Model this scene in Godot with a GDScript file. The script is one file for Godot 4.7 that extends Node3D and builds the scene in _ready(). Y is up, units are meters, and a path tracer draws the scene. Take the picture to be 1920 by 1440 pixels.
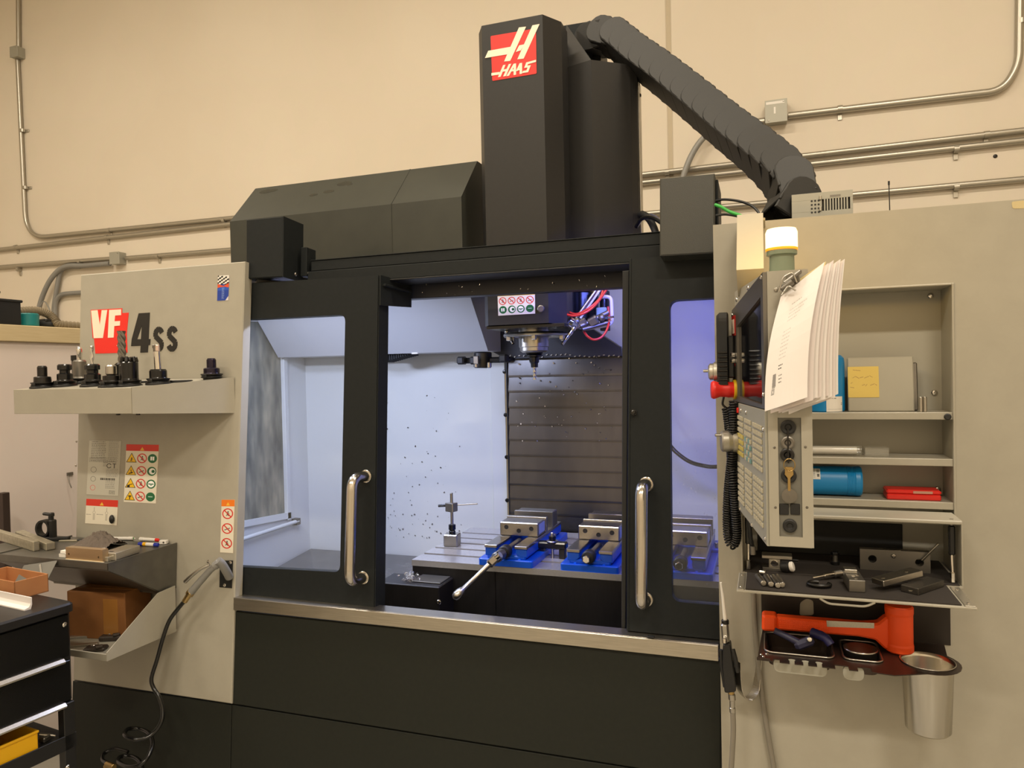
extends Node3D
# A machine shop: vertical machining centre, its control cabinet, shelves and tools. Units are metres.

class MB:                      # collects triangles of one part
	var v := PackedVector3Array()
	var n := PackedVector3Array()
	var t := PackedVector2Array()

	func tri(a: Vector3, b: Vector3, c: Vector3, na: Vector3, nb: Vector3, nc: Vector3, ua := Vector2.ZERO, ub := Vector2.ZERO, uc := Vector2.ZERO) -> void:
		v.append(a); n.append(na); t.append(ua)
		if (c - a).cross(b - a).dot(na + nb + nc) < 0.0:
			v.append(c); v.append(b); n.append(nc); n.append(nb); t.append(uc); t.append(ub)
		else:
			v.append(b); v.append(c); n.append(nb); n.append(nc); t.append(ub); t.append(uc)

	func quad(a: Vector3, b: Vector3, c: Vector3, d: Vector3, nn: Vector3) -> void:
		tri(a, b, c, nn, nn, nn, Vector2(0, 0), Vector2(1, 0), Vector2(1, 1))
		tri(a, c, d, nn, nn, nn, Vector2(0, 0), Vector2(1, 1), Vector2(0, 1))

	func box(xf: Transform3D, s: Vector3, b := 0.0015) -> MB:
		var h := s / 2.0
		b = minf(b, minf(h.x, minf(h.y, h.z)) * 0.8)
		for i in 3:
			var j := (i + 1) % 3
			var k := (i + 2) % 3
			for si in [-1.0, 1.0]:
				var nn := Vector3.ZERO; nn[i] = si
				var q := []
				for c in [[-1, -1], [1, -1], [1, 1], [-1, 1]]:
					var p := Vector3.ZERO
					p[i] = si * h[i]; p[j] = c[0] * (h[j] - b); p[k] = c[1] * (h[k] - b)
					q.append(xf * p)
				quad(q[0], q[1], q[2], q[3], (xf.basis * nn).normalized())
				for sj in [-1.0, 1.0]:            # edge along k between faces i and j
					var e := []
					for c in [-1.0, 1.0]:
						var p1 := Vector3.ZERO; p1[i] = si * h[i]; p1[j] = sj * (h[j] - b); p1[k] = c * (h[k] - b)
						var p2 := Vector3.ZERO; p2[i] = si * (h[i] - b); p2[j] = sj * h[j]; p2[k] = c * (h[k] - b)
						e.append(xf * p1); e.append(xf * p2)
					var ne := Vector3.ZERO; ne[i] = si; ne[j] = sj
					quad(e[0], e[1], e[3], e[2], (xf.basis * ne).normalized())
		for sx in [-1.0, 1.0]:
			for sy in [-1.0, 1.0]:
				for sz in [-1.0, 1.0]:
					var g := Vector3(sx, sy, sz)
					var nn2 := (xf.basis * g).normalized()
					tri(xf * (g * Vector3(h.x, h.y - b, h.z - b)), xf * (g * Vector3(h.x - b, h.y, h.z - b)), xf * (g * Vector3(h.x - b, h.y - b, h.z)), nn2, nn2, nn2)
		return self

	func bx(x0: float, x1: float, y0: float, y1: float, z0: float, z1: float, b := 0.0015) -> MB:
		return box(Transform3D(Basis(), Vector3(x0 + x1, y0 + y1, z0 + z1) / 2.0), Vector3(absf(x1 - x0), absf(y1 - y0), absf(z1 - z0)), b)

	static func inset(poly: PackedVector2Array, b: float) -> PackedVector2Array:
		var r := PackedVector2Array()
		var m := poly.size()
		for i in m:
			var p := poly[i]
			var d0 := (p - poly[(i + m - 1) % m]).normalized()
			var d1 := (poly[(i + 1) % m] - p).normalized()
			var n0 := Vector2(-d0.y, d0.x)
			var n1 := Vector2(-d1.y, d1.x)
			var k := n0 + n1
			var den := maxf(k.length_squared(), 0.2)
			r.append(p + k * (2.0 * b / den))
		return r

	# a polygon (counter-clockwise, local XY) pushed from z = 0 to z = depth
	func prism(xf: Transform3D, poly_in, depth: float, b := 0.0) -> MB:
		var poly := PackedVector2Array(poly_in)
		var area := 0.0
		for i in poly.size():
			area += poly[i].cross(poly[(i + 1) % poly.size()])
		if area < 0.0:
			poly.reverse()
		var m := poly.size()
		var top := inset(poly, b) if b > 0.0 else poly
		var idx := Geometry2D.triangulate_polygon(top)
		if idx.is_empty():
			push_warning("prism failed")
		var up := xf.basis.z.normalized() * signf(depth)
		for i in range(0, idx.size(), 3):
			var q := []
			var w := []
			for k in 3:
				var p := top[idx[i + k]]
				q.append(xf * Vector3(p.x, p.y, depth))
				var p0 := poly[idx[i + k]]
				w.append(xf * Vector3(p0.x, p0.y, 0.0))
			tri(q[0], q[1], q[2], up, up, up)
			tri(w[0], w[1], w[2], -up, -up, -up)
		var bz := b * signf(depth)
		for i in m:
			var a := poly[i]
			var c := poly[(i + 1) % m]
			if a.distance_to(c) < 1e-6:
				continue
			var e := (c - a).normalized()
			var nn := (xf.basis * Vector3(e.y, -e.x, 0)).normalized()
			quad(xf * Vector3(a.x, a.y, 0), xf * Vector3(c.x, c.y, 0), xf * Vector3(c.x, c.y, depth - bz), xf * Vector3(a.x, a.y, depth - bz), nn)
			if b > 0.0:
				var ta := top[i]
				var tc := top[(i + 1) % m]
				quad(xf * Vector3(a.x, a.y, depth - bz), xf * Vector3(c.x, c.y, depth - bz), xf * Vector3(tc.x, tc.y, depth), xf * Vector3(ta.x, ta.y, depth), (nn + up).normalized())
		return self

	func xy(poly, z0: float, z1: float, b := 0.0) -> MB:      # front face at z1
		return prism(Transform3D(Basis(), Vector3(0, 0, z0)), poly, z1 - z0, b)

	func plan(poly, y0: float, y1: float, b := 0.0) -> MB:    # polygon of (x, z), pushed up
		return prism(Transform3D(Basis(Vector3(1, 0, 0), Vector3(0, 0, 1), Vector3(0, 1, 0)), Vector3(0, y0, 0)), poly, y1 - y0, b)

	func side(poly, x0: float, x1: float, b := 0.0) -> MB:    # polygon of (z, y), pushed along x
		return prism(Transform3D(Basis(Vector3(0, 0, 1), Vector3(0, 1, 0), Vector3(1, 0, 0)), Vector3(x0, 0, 0)), poly, x1 - x0, b)

	func tube(pts: Array, r0: float, sides := 10, r1 := -1.0, flat := 1.0) -> MB:
		if r1 < 0.0:
			r1 = r0
		var m := pts.size()
		var tan: Vector3 = (pts[1] - pts[0]).normalized()
		var u := tan.cross(Vector3.UP)
		if u.length() < 0.1:
			u = tan.cross(Vector3.RIGHT)
		u = u.normalized()
		var prev := []
		for i in m:
			var tg: Vector3 = (pts[mini(i + 1, m - 1)] - pts[maxi(i - 1, 0)]).normalized()
			u = (u - tg * u.dot(tg)).normalized()
			var w := tg.cross(u)
			var r := lerpf(r0, r1, float(i) / (m - 1))
			var ring := []
			for k in sides:
				var a := TAU * k / sides
				var d := u * cos(a) + w * sin(a)
				ring.append([pts[i] + u * cos(a) * r + w * sin(a) * r * flat, d])
			if i > 0:
				for k in sides:
					var k2 := (k + 1) % sides
					tri(prev[k][0], prev[k2][0], ring[k2][0], prev[k][1], prev[k2][1], ring[k2][1])
					tri(prev[k][0], ring[k2][0], ring[k][0], prev[k][1], ring[k2][1], ring[k][1])
			if i == 0 or i == m - 1:
				var cn := -tg if i == 0 else tg
				for k in sides:
					tri(pts[i], ring[k][0], ring[(k + 1) % sides][0], cn, cn, cn)
			prev = ring
		return self

	# profile of (radius, height) turned round local Y
	func lathe(xf: Transform3D, prof: Array, sides := 20, smooth := false) -> MB:
		var nn := []
		for i in prof.size() - 1:
			var d: Vector2 = prof[i + 1] - prof[i]
			nn.append(Vector2(d.y, -d.x).normalized())
		for i in prof.size() - 1:
			var p: Vector2 = prof[i]
			var q: Vector2 = prof[i + 1]
			if p.distance_to(q) < 1e-7:
				continue
			var np: Vector2 = nn[i]
			var nq: Vector2 = nn[i]
			if smooth:
				if i > 0: np = (nn[i] + nn[i - 1]).normalized()
				if i < nn.size() - 1: nq = (nn[i] + nn[i + 1]).normalized()
			for k in sides:
				var a := TAU * k / sides
				var b := TAU * (k + 1) / sides
				var ca := Vector3(cos(a), 0, sin(a))
				var cb := Vector3(cos(b), 0, sin(b))
				var pa := xf * (ca * p.x + Vector3.UP * p.y)
				var pb := xf * (cb * p.x + Vector3.UP * p.y)
				var qa := xf * (ca * q.x + Vector3.UP * q.y)
				var qb := xf * (cb * q.x + Vector3.UP * q.y)
				var ua := (xf.basis * (ca * np.x + Vector3.UP * np.y)).normalized()
				var ub := (xf.basis * (cb * np.x + Vector3.UP * np.y)).normalized()
				var va := (xf.basis * (ca * nq.x + Vector3.UP * nq.y)).normalized()
				var vb := (xf.basis * (cb * nq.x + Vector3.UP * nq.y)).normalized()
				if p.x > 1e-6:
					tri(pa, pb, qb, ua, ub, vb, Vector2(float(k) / sides, 0), Vector2(float(k + 1) / sides, 0), Vector2(float(k + 1) / sides, 1))
				if q.x > 1e-6:
					tri(pa, qb, qa, ua, vb, va, Vector2(float(k) / sides, 0), Vector2(float(k + 1) / sides, 1), Vector2(float(k) / sides, 1))
		return self

	func cyl(a: Vector3, b: Vector3, r: float, sides := 16, c := 0.0) -> MB:   # cylinder from a to b, edges chamfered by c
		var l := a.distance_to(b)
		c = minf(c, minf(r, l / 2.0) * 0.8)
		return lathe(MB.along(a, b), [Vector2(0, 0), Vector2(r - c, 0), Vector2(r, c), Vector2(r, l - c), Vector2(r - c, l), Vector2(0, l)], sides)

	func ball(c: Vector3, r: float, sides := 14) -> MB:
		var pr := []
		for i in 9:
			var a := -PI / 2 + PI * i / 8.0
			pr.append(Vector2(maxf(cos(a) * r, 0.0), sin(a) * r))
		return lathe(Transform3D(Basis(), c), pr, sides, true)

	func screw(p: Vector3, nrm: Vector3, r: float) -> MB:       # a low round screw head
		return lathe(MB.along(p, p + nrm), [Vector2(r, 0), Vector2(r, r * 0.25), Vector2(r * 0.75, r * 0.55), Vector2(r * 0.35, r * 0.62), Vector2(r * 0.3, r * 0.35), Vector2(0, r * 0.35)], 12)

	func sheet(a: Vector3, b: Vector3, c: Vector3, d: Vector3, thick := 0.0008) -> MB:   # a thin plate with its face TL, TR, BR, BL carrying a print
		var nn := (d - a).cross(b - a).normalized()
		var o := nn * thick
		quad(a + o, b + o, c + o, d + o, nn)
		var q := [a, b, c, d]
		var mid := (a + b + c + d) / 4.0
		for i in 4:
			var p: Vector3 = q[i]
			var s: Vector3 = q[(i + 1) % 4]
			var out := (p + s) / 2.0 - mid
			quad(p, s, s + o, p + o, (out - nn * out.dot(nn)).normalized())
		quad(a, b, c, d, -nn)
		return self

	static func along(a: Vector3, b: Vector3) -> Transform3D:   # local Y runs from a towards b
		var y := (b - a).normalized()
		var x := y.cross(Vector3.FORWARD)
		if x.length() < 0.1:
			x = y.cross(Vector3.RIGHT)
		x = x.normalized()
		return Transform3D(Basis(x, y, x.cross(y)), a)

	func mesh(off: Vector3) -> ArrayMesh:
		var w := PackedVector3Array()
		for p in v:
			w.append(p - off)
		var arr := []
		arr.resize(Mesh.ARRAY_MAX)
		arr[Mesh.ARRAY_VERTEX] = w
		arr[Mesh.ARRAY_NORMAL] = n
		arr[Mesh.ARRAY_TEX_UV] = t
		var me := ArrayMesh.new()
		me.add_surface_from_arrays(Mesh.PRIMITIVE_TRIANGLES, arr)
		return me

class Paint:                   # a small print: flat shapes on an image
	var im: Image
	func _init(w: int, h: int, c: Color) -> void:
		im = Image.create(w, h, false, Image.FORMAT_RGB8)
		im.fill(c)
	func rect(x0: float, y0: float, x1: float, y1: float, c: Color) -> void:
		im.fill_rect(Rect2i(int(x0), int(y0), maxi(1, int(x1 - x0)), maxi(1, int(y1 - y0))), c)
	func poly(pts: Array, c: Color) -> void:
		var pp := PackedVector2Array(pts)
		var lo := pp[0]
		var hi := pp[0]
		for p in pp:
			lo = lo.min(p); hi = hi.max(p)
		for y in range(maxi(0, int(lo.y)), mini(im.get_height(), int(hi.y) + 1)):
			for x in range(maxi(0, int(lo.x)), mini(im.get_width(), int(hi.x) + 1)):
				if Geometry2D.is_point_in_polygon(Vector2(x + 0.5, y + 0.5), pp):
					im.set_pixel(x, y, c)
	func ring(cx: float, cy: float, r0: float, r1: float, c: Color) -> void:
		for y in range(maxi(0, int(cy - r1)), mini(im.get_height(), int(cy + r1) + 2)):
			for x in range(maxi(0, int(cx - r1)), mini(im.get_width(), int(cx + r1) + 2)):
				var d := Vector2(x + 0.5 - cx, y + 0.5 - cy).length()
				if d >= r0 and d <= r1:
					im.set_pixel(x, y, c)
	func line(a: Vector2, b: Vector2, w: float, c: Color) -> void:
		var d := (b - a).normalized().orthogonal() * w / 2.0
		poly([a + d, b + d, b - d, a - d], c)
	func figure(cx: float, cy: float, s: float, c: Color) -> void:    # a small working figure
		ring(cx + s * 0.1, cy - s * 0.55, 0, s * 0.2, c)
		line(Vector2(cx, cy - s * 0.35), Vector2(cx - s * 0.1, cy + s * 0.2), s * 0.3, c)
		line(Vector2(cx, cy - s * 0.2), Vector2(cx + s * 0.5, cy), s * 0.16, c)
		line(Vector2(cx - s * 0.1, cy + s * 0.2), Vector2(cx + s * 0.3, cy + s * 0.7), s * 0.18, c)
		line(Vector2(cx - s * 0.1, cy + s * 0.2), Vector2(cx - s * 0.4, cy + s * 0.7), s * 0.18, c)
	func warn(cx: float, cy: float, s: float, kind: int) -> void:     # yellow triangle
		poly([Vector2(cx, cy - s), Vector2(cx + s, cy + s * 0.8), Vector2(cx - s, cy + s * 0.8)], Color("2b2408"))
		poly([Vector2(cx, cy - s * 0.82), Vector2(cx + s * 0.84, cy + s * 0.7), Vector2(cx - s * 0.84, cy + s * 0.7)], Color("f2c318"))
		if kind == 0:
			figure(cx, cy + s * 0.25, s * 0.5, Color.BLACK)
		elif kind == 1:
			line(Vector2(cx - s * 0.4, cy + s * 0.55), Vector2(cx + s * 0.35, cy + s * 0.3), s * 0.18, Color.BLACK)
			line(Vector2(cx, cy - s * 0.2), Vector2(cx + s * 0.1, cy + s * 0.5), s * 0.12, Color.BLACK)
		elif kind == 2:
			rect(cx - s * 0.6, cy + s * 0.3, cx - s * 0.1, cy + s * 0.7, Color.BLACK)
			line(Vector2(cx - s * 0.3, cy + s * 0.3), Vector2(cx + s * 0.4, cy + s * 0.1), s * 0.12, Color.BLACK)
		else:
			rect(cx - s * 0.3, cy - s * 0.1, cx + s * 0.3, cy + s * 0.1, Color.BLACK)
			rect(cx - s * 0.08, cy - s * 0.1, cx + s * 0.1, cy + s * 0.6, Color.BLACK)
	func ban(cx: float, cy: float, s: float, kind: int) -> void:      # red ring with a bar
		figure(cx, cy, s * 0.62, Color("2a2a2a")) if kind % 2 == 0 else line(Vector2(cx - s * 0.5, cy + s * 0.3), Vector2(cx + s * 0.5, cy - s * 0.1), s * 0.16, Color("55504c"))
		ring(cx, cy, s * 0.8, s, Color("cf2a22"))
		line(Vector2(cx - s * 0.62, cy - s * 0.62), Vector2(cx + s * 0.62, cy + s * 0.62), s * 0.2, Color("cf2a22"))
	func must(cx: float, cy: float, s: float, kind: int) -> void:     # green disc
		ring(cx, cy, 0, s, Color("12663c"))
		if kind == 0:
			rect(cx - s * 0.45, cy - s * 0.4, cx - s * 0.05, cy + s * 0.45, Color.WHITE)
			rect(cx + s * 0.05, cy - s * 0.4, cx + s * 0.45, cy + s * 0.45, Color.WHITE)
		elif kind == 1:
			ring(cx + s * 0.1, cy, 0, s * 0.7, Color.WHITE)
			ring(cx + s * 0.3, cy, 0, s * 0.35, Color("12663c"))
		elif kind == 2:
			ring(cx, cy, 0, s * 0.72, Color.WHITE)
			rect(cx - s * 0.6, cy - s * 0.1, cx + s * 0.6, cy + s * 0.12, Color("12663c"))
			ring(cx, cy + s * 0.2, 0, s * 0.2, Color("8aa796"))
		else:
			rect(cx - s * 0.5, cy - s * 0.1, cx + s * 0.5, cy + s * 0.1, Color("bcd8c8"))
	func words(x0: float, y0: float, x1: float, h: float, rows: int, c: Color, rng: RandomNumberGenerator) -> void:   # lines of fine print
		for r in rows:
			var x := x0
			while x < x1 - 4:
				var w := rng.randf_range(4, 14)
				rect(x, y0 + r * h, minf(x + w, x1), y0 + r * h + maxf(1.0, h * 0.4), c)
				x += w + rng.randf_range(2, 4)

var M := {}
var bases := {}
var rng := RandomNumberGenerator.new()
var front: Transform3D         # the leaning front of the enclosure
var taken := {}

func numbered(called: String) -> String:
	var k: int = taken.get(called, 0)
	taken[called] = k + 1
	return called if k == 0 else "%s_%03d" % [called, k]

func mat(col: String, rough := 0.5, metal := 0.0) -> StandardMaterial3D:
	var m := StandardMaterial3D.new()
	m.albedo_color = Color(col)
	m.roughness = rough
	m.metallic = metal
	return m

func noisy(col: String, col2: String, freq: float, scale: float, rough := 0.6, metal := 0.0, bump := 0.0, stretch := Vector3.ONE, sd := 1) -> StandardMaterial3D:
	var m := mat("ffffff", rough, metal)
	var f := FastNoiseLite.new()
	f.seed = sd
	f.frequency = freq
	f.fractal_octaves = 4
	var nt := NoiseTexture2D.new()
	nt.width = 512; nt.height = 512; nt.seamless = true; nt.noise = f
	var g := Gradient.new()
	g.set_color(0, Color(col)); g.set_color(1, Color(col2))
	nt.color_ramp = g
	m.albedo_texture = nt
	m.uv1_triplanar = true
	m.uv1_world_triplanar = true
	m.uv1_scale = stretch * scale
	if bump > 0.0:
		var nb := NoiseTexture2D.new()
		nb.width = 512; nb.height = 512; nb.seamless = true; nb.noise = f; nb.as_normal_map = true; nb.bump_strength = bump
		m.normal_enabled = true
		m.normal_texture = nb
	return m

func printed(p: Paint, rough := 0.5) -> StandardMaterial3D:
	var m := mat("ffffff", rough)
	m.albedo_texture = ImageTexture.create_from_image(p.im)
	return m

func tag(o: Node3D, label: String, category: String, group := "") -> void:
	o.set_meta("label", label)
	o.set_meta("category", category)
	if group:
		o.set_meta("group", group)

# a thing: its root stands at base (in the frame's coordinates); its parts are given in the frame's coordinates
func thing(called: String, label: String, category: String, base: Vector3, frame := Transform3D(), group := "") -> Node3D:
	var o := Node3D.new()
	o.name = numbered(called)
	o.transform = frame * Transform3D(Basis(), base)
	add_child(o)
	tag(o, label, category, group)
	bases[o] = base
	return o

func part(called: String, mb: MB, m: Material, parent: Node3D, label := "") -> MeshInstance3D:
	var o := MeshInstance3D.new()
	o.name = called
	o.mesh = mb.mesh(bases[parent])
	o.material_override = m
	parent.add_child(o, true)
	bases[o] = bases[parent]
	if label:
		o.set_meta("label", label)
	return o

func single(called: String, label: String, category: String, mb: MB, m: Material, base: Vector3, frame := Transform3D(), group := "") -> MeshInstance3D:   # a thing that is one mesh
	var o := MeshInstance3D.new()
	o.name = numbered(called)
	o.mesh = mb.mesh(base)
	o.material_override = m
	o.transform = frame * Transform3D(Basis(), base)
	add_child(o)
	tag(o, label, category, group)
	bases[o] = base
	return o

func struct(called: String, mb: MB, m: Material, label: String, category: String) -> MeshInstance3D:
	var o := single(called, label, category, mb, m, Vector3.ZERO)
	o.set_meta("kind", "structure")
	return o

func at(p: Vector3, ry := 0.0, rx := 0.0, rz := 0.0) -> Transform3D:
	return Transform3D(Basis.from_euler(Vector3(rx, ry, rz)), p)

func rrect(x0: float, x1: float, y0: float, y1: float, r: float, seg := 5) -> Array:
	var q := []
	for c in [[x1 - r, y1 - r, 0.0], [x0 + r, y1 - r, PI / 2], [x0 + r, y0 + r, PI], [x1 - r, y0 + r, PI * 1.5]]:
		for i in seg + 1:
			var a: float = c[2] + PI / 2 * i / seg
			q.append(Vector2(c[0] + cos(a) * r, c[1] + sin(a) * r))
	return q

func round_corners(poly: Array, r: float, seg := 5) -> Array:
	var q := []
	var m := poly.size()
	for i in m:
		var p: Vector2 = poly[i]
		var d0: Vector2 = (poly[(i + m - 1) % m] - p)
		var d1: Vector2 = (poly[(i + 1) % m] - p)
		var k := minf(r, minf(d0.length(), d1.length()) * 0.45)
		for s in seg + 1:
			var u := float(s) / seg
			var a := p + d0.normalized() * k
			var b := p + d1.normalized() * k
			q.append(a.lerp(p, u).lerp(p.lerp(b, u), u))
	return q

func circle(c: Vector2, r: float, n := 20, sx := 1.0) -> Array:
	var q := []
	for i in n:
		q.append(c + Vector2(cos(TAU * i / n) * r * sx, sin(TAU * i / n) * r))
	return q

# an outline with holes cut into it, as one outline with hairline bridges
func holed(outer: Array, holes: Array) -> Array:
	var o := outer.duplicate()
	if signed_area(o) < 0.0: o.reverse()
	for h0 in holes:
		var h: Array = h0.duplicate()
		if signed_area(h) > 0.0: h.reverse()
		var bi := 0
		var bj := 0
		var best := INF
		for i in o.size():
			for j in h.size():
				var d: float = o[i].distance_to(h[j])
				if d < best:
					best = d; bi = i; bj = j
		var pin: Vector2 = o[bi]
		var hin: Vector2 = h[bj]
		var e := (hin - pin).normalized().orthogonal() * 0.00002
		var q := []
		for i in bi: q.append(o[i])
		q.append(pin - e)
		q.append(hin - e)
		for j in range(1, h.size()): q.append(h[(bj + j) % h.size()])
		q.append(hin + e)
		q.append(pin + e)
		for i in range(bi + 1, o.size()): q.append(o[i])
		if signed_area(q) < 0.0: q.reverse()
		# the side of the bridge must not cross itself
		if Geometry2D.triangulate_polygon(PackedVector2Array(q)).is_empty():
			q.clear()
			for i in bi: q.append(o[i])
			q.append(pin + e)
			q.append(hin + e)
			for j in range(1, h.size()): q.append(h[(bj + j) % h.size()])
			q.append(hin - e)
			q.append(pin - e)
			for i in range(bi + 1, o.size()): q.append(o[i])
		o = q
	return o

func signed_area(p: Array) -> float:
	var s := 0.0
	for i in p.size():
		s += p[i].cross(p[(i + 1) % p.size()])
	return s

func spline(p: Array, per := 6) -> Array:
	var q := []
	var m := p.size()
	for i in m - 1:
		for s in per:
			var u := float(s) / per
			q.append((p[i] as Vector3).cubic_interpolate(p[i + 1], p[maxi(i - 1, 0)], p[mini(i + 2, m - 1)], u))
	q.append(p[m - 1])
	return q

func bent(p: Array, r: float, seg := 6) -> Array:         # a polyline with rounded corners
	var q := [p[0]]
	for i in range(1, p.size() - 1):
		var c: Vector3 = p[i]
		var d0: Vector3 = p[i - 1] - c
		var d1: Vector3 = p[i + 1] - c
		var k := minf(r, minf(d0.length(), d1.length()) * 0.48)
		for s in seg + 1:
			var u := float(s) / seg
			var a := c + d0.normalized() * k
			var b := c + d1.normalized() * k
			q.append(a.lerp(c, u).lerp(c.lerp(b, u), u))
	q.append(p[p.size() - 1])
	return q

func text_mesh(s: String, size: float, depth: float, font_name := "Droid Sans", weight := 700) -> TextMesh:
	var tm := TextMesh.new()
	var f := SystemFont.new()
	f.font_names = PackedStringArray([font_name])
	f.font_weight = weight
	tm.font = f
	tm.text = s
	tm.font_size = 32
	tm.pixel_size = size / 32.0
	tm.depth = depth
	return tm

func letters(called: String, s: String, size: float, where: Transform3D, m: Material, parent: Node3D, squeeze := 1.0) -> void:
	var o := MeshInstance3D.new()
	o.name = called
	o.mesh = text_mesh(s, size, 0.001)
	o.material_override = m
	o.transform = Transform3D(where.basis * Basis.from_scale(Vector3(squeeze, 1, 1)), where.origin - bases[parent])
	parent.add_child(o, true)

func dup(o: Node3D, move: Vector3, label: String, turn := 0.0) -> Node3D:
	var c: Node3D = o.duplicate()
	c.name = numbered(String(o.name))
	add_child(c)
	c.position = o.position + move
	if turn != 0.0:
		c.rotate_y(turn)
	c.set_meta("label", label)
	return c

func lamp_area(p: Vector3, look: Vector3, size: Vector2, col: Color, energy: float, called: String) -> void:
	var l := AreaLight3D.new()
	l.name = called
	l.area_size = size
	l.light_color = col
	l.light_energy = energy
	l.shadow_enabled = true
	l.area_range = 30.0
	l.area_attenuation = 2.0
	add_child(l)
	var up := Vector3.UP if absf(look.normalized().y) < 0.9 else Vector3.FORWARD
	l.look_at_from_position(p, p + look, up)

func _ready() -> void:
	rng.seed = 7
	# ---- camera
	var cam := Camera3D.new()
	cam.name = "camera"
	cam.fov = 55.24
	cam.near = 0.05
	cam.far = 60.0
	cam.rotation_order = EULER_ORDER_YXZ
	cam.position = Vector3(0, 1.5, 0)
	cam.rotation_degrees = Vector3(-0.994, 19.297, -1.233)
	cam.current = true
	add_child(cam)
	# ---- surroundings and exposure
	var env := Environment.new()
	env.background_mode = Environment.BG_COLOR
	env.background_color = Color(0.02, 0.02, 0.02)
	env.tonemap_mode = Environment.TONE_MAPPER_LINEAR
	env.tonemap_exposure = 1.0
	env.sdfgi_enabled = true
	env.ssao_enabled = true
	env.ssil_enabled = true
	var we := WorldEnvironment.new()
	we.name = "world"
	we.environment = env
	add_child(we)
	# ---- lights: rows of ceiling fixtures, the machine's work lights
	var warm := Color(1.0, 0.954, 0.876)
	var cool := [Color(0.79, 0.84, 1.0), Color(0.42, 0.47, 1.0), Color(0.84, 0.88, 1.0)]
	for k in LAMPS.size():
		lamp_area(LAMPS[k] - Vector3(0, 0.03, 0), Vector3.DOWN, Vector2(1.2, 0.3), warm, LAMP_E[k], "ceiling_lamp")
	for k in WORK.size():
		lamp_area(WORK[k][0], WORK[k][1], Vector2(0.5 if k < 2 else 0.3, 0.03), cool[k], WORK[k][2], "work_lamp")
	front = Transform3D(Basis(Vector3(1, 0, 0), Vector3(0, cos(0.06989), -sin(0.06989)), Vector3(0, sin(0.06989), cos(0.06989))), Vector3(0, 1.2, -1.85))
	materials()
	room()
	enclosure()
	doors()
	interior()
	head()
	chain()
	conduits()
	cabinet()
	cabinet_contents()
	pendant()
	rack()
	left_shelves()
	cart()
	hoses()

const LAMPS := [Vector3(-4.2, 5.2, 2.4), Vector3(-1.6, 5.2, 2.4), Vector3(1.2, 5.2, 2.4), Vector3(-4.2, 4.95, -1.5), Vector3(-1.6, 4.95, -1.5), Vector3(1.0, 4.95, -1.5)]
const LAMP_E := [7.6, 8.6, 16.0, 7.2, 6.4, 6.2]
const WORK := [[Vector3(-1.35, 1.78, -2.14), Vector3(-0.12, -1.0, -0.12), 1.1], [Vector3(-0.3, 1.80, -2.14), Vector3(0.0, -0.75, -0.65), 0.55], [Vector3(-1.82, 1.715, -2.03), Vector3(0.2, -0.8, -0.6), 0.55]]

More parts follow.
